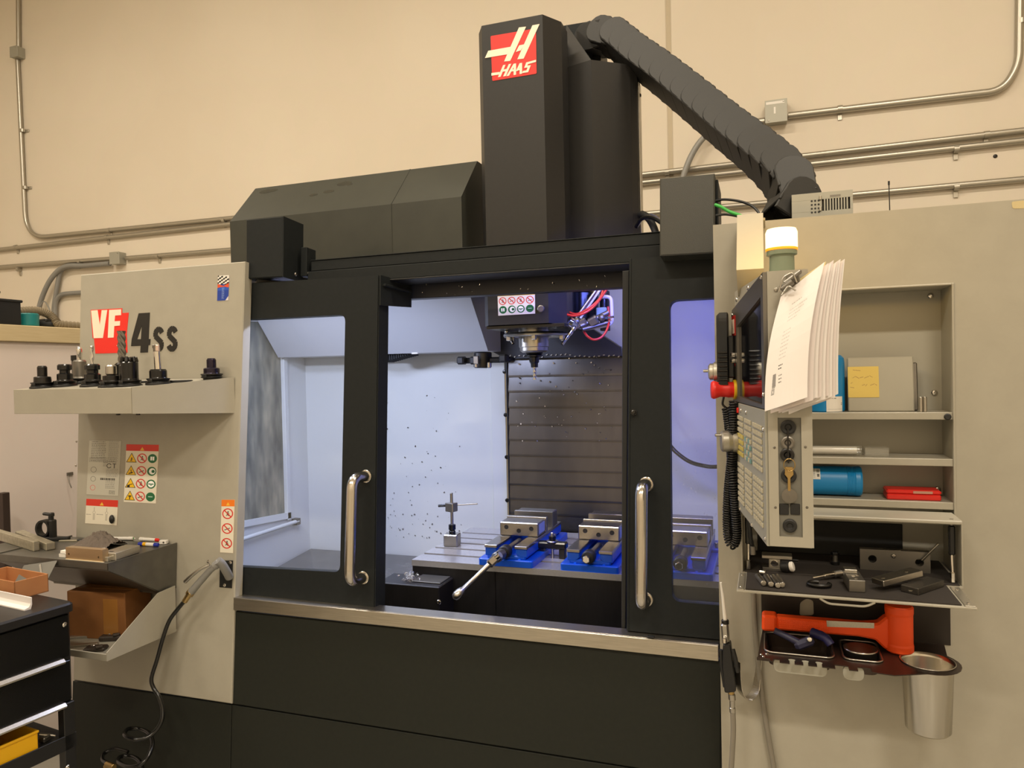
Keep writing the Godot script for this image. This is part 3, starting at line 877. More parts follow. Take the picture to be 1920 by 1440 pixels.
func doors() -> void:
	# ---- left door
	var w := -0.04
	var L := -1.92
	var tl: float = 0.6053
	var rt: Vector2 = Vector2(-1.0898, 0.5978)
	var rb: Vector2 = Vector2(-1.0922, -0.3836)
	var lb: float = -0.3746
	var ww: Array = [Vector2(-1.2002, 0.4851), Vector2(-1.2073, -0.2821)]
	var hole := round_corners([Vector2(L + 0.12, 0.4874), Vector2(L + 0.12, -0.2963), ww[1], ww[0]], 0.022)
	var d := thing("sliding_door", "left dark sliding door with a large window and steel handle", "door", Vector3(rb.x, rb.y, w), front, "machine doors")
	part("door_leaf", MB.new().xy(holed([Vector2(L, tl), rt, rb, Vector2(L, lb)], [hole]), w - 0.03, w, 0.0), M.dark, d)
	part("edge_return", MB.new().xy([rt, rt + Vector2(0.003, 0), rb + Vector2(0.003, 0), rb], w - 0.06, w - 0.002, 0.001), M.dark, d)
	part("window_pane", MB.new().xy(hole, w - 0.022, w - 0.016), M.glass, d)
	var a: Vector3 = Vector3(-1.1236, 0.0031, -0.04)
	var b: Vector3 = Vector3(-1.1287, -0.2921, -0.04)
	handle(d, a, b)
	# track arm going in from the top of the door
	var ta: Vector3 = Vector3(-1.0844, 0.5974, -0.04)
	var arm := MB.new()
	var tb := ta + Vector3(0.032, 0.0, -0.21)
	arm.prism(Transform3D(Basis((tb - ta).normalized(), Vector3(0, 1, 0), (tb - ta).normalized().cross(Vector3.UP)), ta), [Vector2(0, 0), Vector2(0, -0.09), Vector2(0.155, -0.075), Vector2(0.155, 0.0)], 0.004)
	part("track_arm", arm, M.dark, d)
	part("track_lip", MB.new().box(Transform3D(Basis((tb - ta).normalized(), Vector3(0, 1, 0), (tb - ta).normalized().cross(Vector3.UP)), ta.lerp(tb, 0.37) + Vector3(0.006, -0.028, 0.0)), Vector3(0.14, 0.008, 0.014)), M.dark, d)
	# ---- right door
	var R := 0.2
	var r0: Vector2 = Vector2(-0.3418, 0.5937)
	var r1: Vector2 = Vector2(-0.3546, -0.3715)
	var hx: float = -0.2394
	var ht: float = 0.4784
	var hb: float = -0.2878
	hole = round_corners([Vector2(hx, ht), Vector2(hx, hb), Vector2(R - 0.1, hb), Vector2(R - 0.1, ht)], 0.024)
	d = thing("sliding_door", "right dark sliding door whose window shows the third vise", "door", Vector3(r1.x, r1.y, w), front, "machine doors")
	part("door_leaf", MB.new().xy(holed([r0, r1, Vector2(R, r1.y), Vector2(R, r0.y)], [hole]), w - 0.03, w, 0.0), M.dark, d)
	part("window_pane", MB.new().xy(hole, w - 0.022, w - 0.016), M.glass, d)
	part("brush_seal", MB.new().xy([Vector2(-0.3669, 0.5696), Vector2(-0.3482, 0.5698), Vector2(-0.364, -0.3796), Vector2(-0.3752, -0.3793)], w - 0.06, w - 0.034, 0.002), M.rubber, d)
	part("edge_strip", MB.new().xy([r0, r1, r1 + Vector2(0.006, 0), r0 + Vector2(0.006, 0)], w - 0.034, w + 0.0015, 0.001), M.dark, d)
	handle(d, Vector3(-0.3014, 0.0047, -0.04), Vector3(-0.3048, -0.2882, -0.04))
	part("knob", MB.new().cyl(Vector3(-0.3331, 0.1899, -0.04), Vector3(-0.3297, 0.1897, -0.02), 0.006, 12, 0.002).cyl(Vector3(-0.3331, 0.1899, -0.04), Vector3(-0.3321, 0.1898, -0.034), 0.0085, 6), M.black_shiny, d)
	var drops := MB.new()
	var r := RandomNumberGenerator.new()
	r.seed = 21
	for i in 70:
		var q := Vector2(r.randf_range(hx + 0.01, -0.12), r.randf_range(hb + 0.02, hb + 0.42))
		var s := r.randf_range(0.0008, 0.0022)
		drops.lathe(Transform3D(Basis(Vector3(1, 0, 0), Vector3(0, 0, 1), Vector3(0, -1.4, 0)), Vector3(q.x, q.y, w - 0.0161)), [Vector2(s, 0), Vector2(s * 0.75, s * 0.4), Vector2(0, s * 0.55)], 8, true)
	var dr := part("water_drops", drops, M.clear_plastic, d)
	dr.set_meta("kind", "stuff")

func handle(d: Node3D, a: Vector3, b: Vector3) -> void:
	var o := Vector3(0, 0, 0.075)
	var bar := MB.new().tube(bent([a, a + o, b + o, b], 0.05, 8), 0.0155, 16)
	var h := part("handle", bar, M.handle, d, "brushed steel grab handle")
	for q in [a, b]:
		part("flange", MB.new().cyl(q, q + Vector3(0, 0, 0.004), 0.019, 20, 0.0015), M.handle, h)

func interior() -> void:
	# sheet metal shell of the working space
	var ix := -2.1
	var t := thing("interior_wall", "left inner wall of the working space with a dirty window", "wall", Vector3(ix, 0.5, -2.5))
	part("sheet", MB.new().prism(Transform3D(Basis(Vector3(0, 0, 1), Vector3(0, 1, 0), Vector3(-1, 0, 0)), Vector3(ix, 0, 0)), holed([Vector2(-3.0, 0.3), Vector2(-1.97, 0.3), Vector2(-1.97, 1.765), Vector2(-3.0, 1.765)], [[Vector2(-2.82, 0.872), Vector2(-2.06, 0.93), Vector2(-2.06, 1.74), Vector2(-2.82, 1.74)]]), 0.012), M.white_in, t)
	var dirty := noisy("4a4c46", "a39d86", 0.01, 1.4, 0.25, 0.0, 0.0, Vector3(1.5, 0.5, 1.5), 9)
	part("window_pane", MB.new().bx(ix - 0.012, ix - 0.006, 0.86, 1.75, -2.83, -2.05, 0.0), dirty, t, "streaked dirty pane")
	part("window_frame", MB.new().bx(ix - 0.001, ix + 0.012, 0.84, 1.76, -2.845, -2.82), M.white_in, t)
	part("window_frame", MB.new().side([Vector2(-2.845, 0.845), Vector2(-2.05, 0.905), Vector2(-2.05, 0.93), Vector2(-2.845, 0.872)], ix - 0.001, ix + 0.012), M.white_in, t)
	part("rail", MB.new().tube([Vector3(ix + 0.022, 0.825, -2.88), Vector3(ix + 0.022, 0.825, -2.0)], 0.009, 10), M.white_in, t)
	for z in [-2.87, -2.3]:
		part("rail_bracket", MB.new().bx(ix, ix + 0.03, 0.808, 0.838, z - 0.02, z + 0.01), M.dull_steel, t)
	t = thing("interior_back_panel", "white back panel of the working space left of the way cover", "panel", Vector3(-1.6, 0.5, -3.0))
	part("sheet", MB.new().bx(ix, -1.1, 0.3, 1.812, -3.02, -3.0, 0.0), M.white_in, t)
	part("flange", MB.new().bx(-1.1426, -1.0783, 0.55, 1.62, -3.0, -2.985), M.white_in, t)
	for q in [Vector3(-1.0781, 1.4987, -2.985), Vector3(-1.0776, 1.3117, -2.985), Vector3(-1.0768, 1.1289, -2.985), Vector3(-1.0787, 0.9411, -2.985)]:
		part("bolt", MB.new().screw(q, Vector3(0, 0, 1), 0.009), M.black_shiny, t)
	for q in [Vector3(-2.1292, 1.1136, -2.995), Vector3(-2.1276, 0.8739, -2.995)]:
		part("bolt", MB.new().screw(q, Vector3(0, 0, 1), 0.008), M.black_shiny, t)
	var chips := MB.new()
	for i in 90:
		var c := Vector3(rng.randf_range(-1.72, -1.3), 0.75 + pow(rng.randf(), 1.6) * 0.65, -2.997)
		chips.box(at(c, 0.2, 0.3, rng.randf() * 3.0), Vector3(0.0055, 0.0035, 0.003) * rng.randf_range(0.3, 1.2), 0.0003)
	var cs := part("stuck_chips", chips, M.dull_steel, t)
	cs.set_meta("kind", "stuff")
	t = thing("interior_right_panel", "pale back panel of the working space behind the right door window", "panel", Vector3(-0.1, 0.5, -3.0))
	part("sheet", MB.new().bx(-0.53, 0.32, 0.3, 1.855, -3.02, -3.0, 0.0), M.white_in, t)
	part("upper_sheet", MB.new().bx(-1.1, -0.53, 1.5, 1.855, -3.02, -3.0, 0.0), M.white_in, t)
	part("side_sheet", MB.new().bx(0.30, 0.32, 0.3, 1.855, -3.0, -2.06, 0.0), M.white_in, t)
	var fl := thing("chip_pan", "grey wet floor pan of the working space left of the table", "floor pan", Vector3(-1.0, 0.3, -2.4))
	part("pan", MB.new().side([Vector2(-2.985, 0.655), Vector2(-2.985, 0.67), Vector2(-2.4, 0.62), Vector2(-2.0, 0.6), Vector2(-2.0, 0.585), Vector2(-2.4, 0.605)], -2.085, -1.51).side([Vector2(-2.985, 0.655), Vector2(-2.985, 0.67), Vector2(-2.4, 0.62), Vector2(-2.33, 0.612), Vector2(-2.33, 0.597), Vector2(-2.4, 0.605)], -1.51, -1.165), noisy("6d6a66", "85827d", 0.01, 2.0, 0.22, 0.5, 0.0, Vector3(1, 1, 1), 11), fl)
	t = thing("added_roof_sheet", "added unseen roof sheet keeping light in over the right side of the working space", "roof", Vector3(-0.1, 2.0, -2.5))  # unseen roof, added so the interior light does not leak upward
	part("sheet", MB.new().bx(-0.36, 0.32, 1.856, 1.862, -3.02, -2.052, 0.0), M.navy, t)
	t = thing("added_roof_sheet", "added unseen roof sheet keeping light in under the long hood of the working space", "roof", Vector3(-1.5, 2.0, -2.5))  # also added out of sight, closes the left top against escaping work light
	part("sheet", MB.new().bx(-1.925, -0.98, 1.815, 1.828, -3.02, -2.08, 0.0).bx(-2.12, -1.925, 1.766, 1.772, -3.02, -2.0, 0.0), M.navy, t)
	# light bars behind the header
	for k in WORK.size():
		var p: Vector3 = WORK[k][0]
		var nd: Vector3 = WORK[k][1].normalized()
		t = thing("work_light", ["middle", "right", "left"][k] + " work light bar behind the header of the working space", "light", p, Transform3D(), "work lights")
		var bs := Basis(Vector3(1, 0, 0), nd.cross(Vector3(1, 0, 0)).normalized() * -1.0, -nd)
		bs = Basis.looking_at(nd, Vector3.UP)
		part("housing", MB.new().box(Transform3D(bs, p - nd * 0.03), Vector3(0.54 if k < 2 else 0.34, 0.045, 0.024)), M.black, t)
		part("diffuser", MB.new().box(Transform3D(bs, p - nd * 0.012), Vector3(0.5 if k < 2 else 0.3, 0.03, 0.008)), M.work_glow, t)
	# white tool changer cover with the dark gripper below
	var cp: Array = [Vector2(-1.5598, 1.5852), Vector2(-1.0734, 1.5845), Vector2(-1.1497, 1.8154), Vector2(-1.5532, 1.8216)]
	var y0: float = (cp[0].y + cp[1].y) / 2
	t = thing("tool_changer_cover", "white sheet metal tool changer cover left of the spindle head", "cover", Vector3(-1.5, y0, -2.78))
	var xr: float = cp[1].x
	part("cover", MB.new().side([Vector2(-2.985, y0), Vector2(-2.78, y0), Vector2(-2.6, 1.795), Vector2(-2.6, 1.812), Vector2(-2.985, 1.812)], -1.925, xr, 0.0), M.white_cover, t)
	part("cover", MB.new().side([Vector2(-2.985, y0), Vector2(-2.78, y0), Vector2(-2.626, 1.764), Vector2(-2.985, 1.764)], -2.088, -1.9251, 0.0), M.white_cover, t)
	var fr := MB.new()
	for i in 12:
		var x: float = lerpf(-1.5662, -1.4484, i / 11.0)
		fr.bx(x - 0.004, x + 0.003, y0 - lerpf(0.034, 0.008, i / 11.0), y0, -2.9, -2.8, 0.001)
	var fp := part("brush_strip", fr, M.rubber, t)
	fp.set_meta("kind", "stuff")
	part("clip", MB.new().bx(-1.4178, -1.3879, y0 - 0.004, y0 + 0.003, -2.786, -2.776), M.white, t)
	t = thing("tool_gripper", "black double gripper arm under the white tool changer cover", "gripper", Vector3(-1.007, 1.5344, -2.55))
	part("arm", MB.new().bx(-1.1194, -0.9012, 1.5327, 1.5546, -2.62, -2.56, 0.006), M.black_shiny, t)
	part("hub", MB.new().cyl(Vector3(-1.0154, 1.5146, -2.57), Vector3(-1.0139, 1.5748, -2.57), 0.034, 20, 0.004), M.dark_steel, t)
	for q in [Vector3(-1.091, 1.5445, -2.55), Vector3(-1.039, 1.5432, -2.55), Vector3(-0.922, 1.5481, -2.55)]:
		part("finger", MB.new().box(at(q), Vector3(0.03, 0.03, 0.04), 0.006), M.black, t)
	for q in [Vector3(-1.0291, 1.517, -2.54), Vector3(-0.978, 1.5139, -2.54)]:
		part("bolt", MB.new().cyl(q, q + Vector3(0, 0.022, 0), 0.008, 10, 0.002), M.chrome, t)
	part("clamp_plate", MB.new().box(at(Vector3(-1.0183, 1.5444, -2.515)), Vector3(0.02, 0.03, 0.012), 0.002), M.steel, t)
	# dark apron behind the head
	t = thing("column_apron", "dark navy apron of the column above the way cover", "apron", Vector3(-0.8132, 1.5577, -2.93))
	part("apron", MB.new().xy([Vector2(-1.2258, 1.8939), Vector2(-1.2274, 1.8262), Vector2(-1.1652, 1.6655), Vector2(-1.1188, 1.5883), Vector2(-1.0482, 1.5519), Vector2(-0.5553, 1.5512), Vector2(-0.5607, 1.5887), Vector2(-0.6821, 1.6719), Vector2(-0.8006, 1.7508), Vector2(-0.8233, 1.8879)], -2.96, -2.93, 0.002), M.navy, t)
	var ap := MB.new()
	for i in 24:
		var c: Vector3 = Vector3(-1.0286, 1.5635, -2.925).lerp(Vector3(-0.5678, 1.5553, -2.925), i / 23.0) + Vector3(0, rng.randf_range(-0.006, 0.006), 0)
		ap.box(at(c, 0, 0, rng.randf()), Vector3(0.008, 0.004, 0.004), 0.0005)
	var apn := part("stuck_chips", ap, M.steel, t)
	apn.set_meta("kind", "stuff")
	# telescopic way cover of steel plates
	var wx0: float = -1.0507
	var wx1 := -0.52
	t = thing("way_cover", "stepped steel way cover of horizontal plates behind the vises", "way cover", Vector3((wx0 + wx1) / 2, 0.6, -2.96))
	var ys := [1.5590, 1.4788, 1.4141, 1.3472, 1.2737, 1.2082, 1.1425, 1.0801, 1.0188, 0.9575, 0.8971, 0.8345, 0.74]
	for i in ys.size() - 1:
		var zf := -2.955 + 0.0012 * i
		part("plate", MB.new().side([Vector2(zf - 0.004, ys[i + 1] - 0.004), Vector2(zf + 0.004, ys[i + 1] - 0.004), Vector2(zf + 0.004, ys[i + 1] + 0.004), Vector2(zf - 0.003, ys[i]), Vector2(zf - 0.01, ys[i])], wx0, wx1), M.way, t)
	part("edge_seal", MB.new().bx(wx0 - 0.008, wx0 - 0.001, 0.74, 1.5641, -2.98, -2.945), M.black, t)
	var wc := MB.new()
	for i in 70:
		var c := Vector3(rng.randf_range(wx0 + 0.03, -0.6), rng.randf_range(1.2, 1.56), -2.948)
		wc.box(at(c, 0.2, 0.3, rng.randf() * 3.0), Vector3(0.005, 0.004, 0.003) * rng.randf_range(0.5, 1.4), 0.0003)
	var wcp := part("stuck_chips", wc, M.chrome, t)
	wcp.set_meta("kind", "stuff")
	# ---- table with T-slots
	var slots := [-2.306, -2.396, -2.48, -2.56, -2.645]
	var pr := [Vector2(-2.743, 0.79), Vector2(-2.235, 0.79), Vector2(-2.235, 0.845), Vector2(-2.2175, 0.85), Vector2(-2.2175, 0.87)]
	for z in slots:
		pr.append_array([Vector2(z + 0.009, 0.87), Vector2(z + 0.009, 0.852), Vector2(z + 0.016, 0.852), Vector2(z + 0.016, 0.838), Vector2(z - 0.016, 0.838), Vector2(z - 0.016, 0.852), Vector2(z - 0.009, 0.852), Vector2(z - 0.009, 0.87)])
	pr.append(Vector2(-2.743, 0.87))
	t = thing("machine_table", "long ground steel machine table with five slots under the vises", "table", Vector3(-0.5, 0.79, -2.48))
	part("table_top", MB.new().side(pr, -1.15, 0.17), M.table, t)
	part("front_skirt", MB.new().bx(-1.149, -0.85, 0.45, 0.861, -2.2345, -2.219, 0.002), M.cast, t)
	part("front_skirt", MB.new().bx(-0.849, 0.17, 0.45, 0.861, -2.2345, -2.219, 0.002), M.cast, t)
	part("saddle", MB.new().bx(-1.12, 0.15, 0.45, 0.79, -2.72, -2.24), M.cast, t)
	t = thing("table_step", "low black box with chips on top at the left end of the table", "cover", Vector3(-1.1, 0.5, -2.1))
	part("cover", MB.new().bx(-1.2150, -0.9948, 0.45, 0.822, -2.214, -2.1, 0.003), M.cast, t)
	part("top_plate", MB.new().bx(-1.1057, -1.0043, 0.822, 0.826, -2.21, -2.13, 0.001), M.tray_steel, t)
	part("bolt", MB.new().screw(Vector3(-0.9937, 0.7761, -2.095), Vector3(0, 0, 1), 0.008), M.chrome, t)
	part("rear_pan", MB.new().bx(-1.5, -1.2150, 0.45, 0.79, -2.3, -2.12, 0.003), M.tray_steel, t)
	# curled chips
	var cu := MB.new()
	for i in 46:
		var c: Vector3 = Vector3(-1.1244, 0.8338, -2.14) + Vector3(rng.randfn(0, 0.017), 0, rng.randf_range(-0.03, 0.02))
		c.y = 0.826 + rng.randf() * 0.016
		var ax := Basis.from_euler(Vector3(rng.randf() * 3, rng.randf() * 3, rng.randf() * 3))
		var pts := []
		for s in 9:
			var a := s * 0.8
			pts.append(c + ax * (Vector3(cos(a), 0, sin(a)) * 0.004 + Vector3(0, s * 0.0012, 0)))
		cu.tube(pts, 0.0009, 4)
	var cp2 := single("metal_chips", "small heap of curled bright chips on the low black step", "metal chips", cu, M.chrome, Vector3(-1.11, 0.826, -2.13))
	cp2.set_meta("kind", "stuff")
	vises()
	# indicator stand at the left end of the table
	var ip: Vector3 = Vector3(-1.0965, 0.87, -2.4117)
	t = thing("indicator_stand", "steel indicator stand with crossed rods at the left end of the table", "stand", ip)
	part("base_block", MB.new().box(at(ip + Vector3(0, 0.022, -0.025), 0.12), Vector3(0.052, 0.044, 0.05), 0.003), M.steel, t)
	part("swivel", MB.new().lathe(at(ip + Vector3(0.002, 0.044, -0.022)), [Vector2(0.012, 0), Vector2(0.012, 0.01), Vector2(0.009, 0.014), Vector2(0.013, 0.016), Vector2(0.013, 0.034), Vector2(0.006, 0.036)], 16), M.black_shiny, t)
	part("post", MB.new().cyl(ip + Vector3(0.002, 0.07, -0.022), ip + Vector3(0.002, 0.193, -0.022), 0.0055, 12, 0.001), M.steel, t)
	part("clamp", MB.new().box(at(ip + Vector3(0.002, 0.142, -0.02), -0.3), Vector3(0.036, 0.032, 0.03), 0.002), M.steel, t)
	part("cross_rod", MB.new().cyl(ip + Vector3(-0.046, 0.146, -0.01), ip + Vector3(0.092, 0.152, -0.05), 0.003, 10), M.steel, t)
	part("rod_sleeve", MB.new().cyl(ip + Vector3(-0.046, 0.146, -0.01), ip + Vector3(-0.02, 0.147, -0.018), 0.005, 10, 0.001), M.black_shiny, t)
	# strap clamp between two vises
	var sc: Vector3 = Vector3(-0.695, 0.8807, -2.36)
	t = thing("strap_clamp", "black strap clamp with stud and nut between the first two vises", "clamp", Vector3(sc.x, 0.87, sc.z))
	part("bar", MB.new().bx(sc.x - 0.052, sc.x + 0.05, 0.902, 0.924, sc.z - 0.02, sc.z + 0.014, 0.004), M.black_shiny, t)
	part("washer", MB.new().cyl(Vector3(sc.x, 0.924, sc.z), Vector3(sc.x, 0.929, sc.z), 0.02, 24, 0.001), M.steel, t)
	part("nut", MB.new().cyl(Vector3(sc.x, 0.929, sc.z), Vector3(sc.x, 0.944, sc.z), 0.012, 6, 0.001), M.black_shiny, t)
	part("stud", MB.new().cyl(Vector3(sc.x, 0.866, sc.z), Vector3(sc.x, 0.956, sc.z), 0.0055, 12, 0.002), M.steel, t)
	part("heel_block", MB.new().bx(sc.x + 0.025, sc.x + 0.045, 0.87, 0.902, sc.z - 0.015, sc.z + 0.01), M.dark_steel, t)
	part("heel_block", MB.new().bx(sc.x - 0.04, sc.x - 0.028, 0.87, 0.902, sc.z - 0.015, sc.z + 0.01), M.dark_steel, t)
	# dark hose seen through the right window
	var hs := spline([Vector3(-0.4458, 1.501, -2.985), Vector3(-0.4099, 1.3305, -2.95), Vector3(-0.3761, 1.2249, -2.9), Vector3(-0.3563, 1.1834, -2.9), Vector3(-0.2981, 1.1412, -2.88), Vector3(-0.2409, 1.1265, -2.86), Vector3(-0.1869, 1.1263, -2.84), Vector3(-0.0814, 1.1451, -2.82), Vector3(0.1, 1.17, -2.8), Vector3(0.297, 1.24, -2.8)], 5)
	t = thing("coolant_hose", "dark ribbed hose hanging in a curve behind the right door window", "hose", Vector3(-0.2782, 1.1334, -2.88))
	part("hose", MB.new().tube(hs, 0.008, 10), M.black_shiny, t)

func vises() -> void:
	var t := thing("machine_vise", "blue vise at the left with its crank handle hanging from the screw", "vise", Vector3(-0.813, 0.87, -2.215), Transform3D(), "machine vises")
	var c: Vector3 = bases[t]
	var o := at(c)
	var hw := 0.0725
	part("base_flange", MB.new().plan(round_corners([Vector2(c.x - 0.0935, c.z), Vector2(c.x + 0.0935, c.z), Vector2(c.x + 0.0935, c.z - 0.44), Vector2(c.x - 0.0935, c.z - 0.44)], 0.012, 4), c.y, c.y + 0.022, 0.003), M.blue, t)
	var body := MB.new()
	body.bx(c.x - 0.066, c.x + 0.066, c.y + 0.02, c.y + 0.034, c.z - 0.42, c.z - 0.012, 0.004)
	for s in [-1.0, 1.0]:
		body.xy([Vector2(c.x + s * 0.072, c.y + 0.03), Vector2(c.x + s * 0.072, c.y + 0.056), Vector2(c.x + s * 0.033, c.y + 0.056), Vector2(c.x + s * 0.033, c.y + 0.04), Vector2(c.x + s * 0.045, c.y + 0.03)], c.z - 0.42, c.z - 0.012, 0.002)
	part("body", body, M.blue, t)
	for s in [-1.0, 1.0]:
		part("bed_rail", MB.new().bx(c.x + s * 0.03, c.x + s * 0.0735, c.y + 0.056, c.y + 0.066, c.z - 0.42, c.z - 0.008, 0.0015), M.ground, t)
		part("rib", MB.new().side([Vector2(c.z - 0.005, c.y + 0.022), Vector2(c.z - 0.05, c.y + 0.022), Vector2(c.z - 0.05, c.y + 0.042)], c.x + s * 0.042, c.x + s * 0.05), M.blue, t)
	var zj := c.z - 0.145
	var jaw := part("movable_jaw", MB.new().bx(c.x - 0.069, c.x + 0.069, c.y + 0.0665, c.y + 0.113, zj - 0.085, zj, 0.003), M.ground, t)
	for q in [[-0.045, 0.096], [0.0, 0.085], [0.045, 0.094]]:
		part("screw_hole", MB.new().lathe(Transform3D(Basis(Vector3(1, 0, 0), Vector3(0, 0, 1), Vector3(0, -1, 0)), Vector3(c.x + q[0], c.y + q[1], zj + 0.0004)), [Vector2(0, 0), Vector2(0.0068, 0), Vector2(0.0078, 0.0006)], 16), M.black, jaw)
	part("side_label", MB.new().sheet(Vector3(c.x + 0.0692, c.y + 0.108, zj - 0.01), Vector3(c.x + 0.0692, c.y + 0.108, zj - 0.075), Vector3(c.x + 0.0692, c.y + 0.075, zj - 0.075), Vector3(c.x + 0.0692, c.y + 0.075, zj - 0.01), 0.0006), mat("8fa0e0", 0.3), jaw)
	part("jaw_plate", MB.new().bx(c.x - 0.073, c.x + 0.073, c.y + 0.0665, c.y + 0.117, zj - 0.103, zj - 0.0855, 0.001), M.steel, t)
	part("jaw_plate", MB.new().bx(c.x - 0.073, c.x + 0.073, c.y + 0.0665, c.y + 0.121, zj - 0.182, zj - 0.165, 0.001), M.steel, t)
	part("fixed_jaw", MB.new().bx(c.x - 0.07, c.x + 0.07, c.y + 0.04, c.y + 0.119, zj - 0.235, zj - 0.183, 0.003), M.ground, t)
	part("back_web", MB.new().side([Vector2(zj - 0.235, c.y + 0.03), Vector2(zj - 0.285, c.y + 0.022), Vector2(zj - 0.285, c.y + 0.035), Vector2(zj - 0.236, c.y + 0.075)], c.x - 0.05, c.x + 0.05), M.blue, t)
	part("lead_screw", MB.new().cyl(Vector3(c.x, c.y + 0.05, c.z - 0.15), Vector3(c.x, c.y + 0.05, c.z + 0.0), 0.0095, 14), M.dull_steel, t)
	part("collar", MB.new().cyl(Vector3(c.x, c.y + 0.048, c.z - 0.02), Vector3(c.x, c.y + 0.048, c.z + 0.012), 0.021, 20, 0.004), M.black, t)
	part("hex_end", MB.new().cyl(Vector3(c.x, c.y + 0.048, c.z + 0.01), Vector3(c.x, c.y + 0.048, c.z + 0.036), 0.0125, 6, 0.002), M.chrome, t)
	for s in [-1.0, 1.0]:
		part("clamp_lug", MB.new().bx(c.x + s * 0.07, c.x + s * 0.1, c.y + 0.0221, c.y + 0.034, c.z - 0.3, c.z - 0.26, 0.003), M.blue, t)
		part("clamp_bolt", MB.new().cyl(Vector3(c.x + s * 0.087, c.y + 0.034, c.z - 0.28), Vector3(c.x + s * 0.087, c.y + 0.05, c.z - 0.28), 0.007, 6, 0.001), M.steel, t)
	dup(t, Vector3(0.276, 0, -0.004), "blue vise in the middle, beside the right edge of the door opening")
	dup(t, Vector3(0.556, 0, 0.0), "blue vise at the right, seen through the right door window")
	# crank handle on the first vise
	var e := Vector3(c.x, c.y + 0.048, c.z + 0.03)
	var k := thing("vise_handle", "polished crank handle with a round end hanging from the left vise", "handle", e)
	var e2 := e + Vector3(0.0, 0, 0.05)
	part("socket", MB.new().cyl(e - Vector3(0, 0, 0.004), e2, 0.017, 18, 0.003), M.dull_steel, k)
	var hb: Vector3 = Vector3(-0.9018, 0.8248, -2.03)
	var dir := (hb - e2).normalized()
	part("hinge", MB.new().cyl(e2 + Vector3(-0.015, -0.012, 0.0) , e2 + Vector3(0.016, 0.012, 0.002), 0.013, 16, 0.003).box(Transform3D(MB.along(e2, hb).basis, e2 + dir * 0.012), Vector3(0.026, 0.04, 0.026), 0.005), M.chrome, k)
	var L := e2.distance_to(hb)
	part("shaft", MB.new().lathe(MB.along(e2 + dir * 0.02, hb), [Vector2(0.0085, 0), Vector2(0.0075, L * 0.4), Vector2(0.0085, L * 0.72), Vector2(0.0115, L - 0.042), Vector2(0.0145, L - 0.03), Vector2(0.0145, L - 0.018), Vector2(0.011, L - 0.009), Vector2(0.0, L - 0.004)], 18, true), M.steel, k)

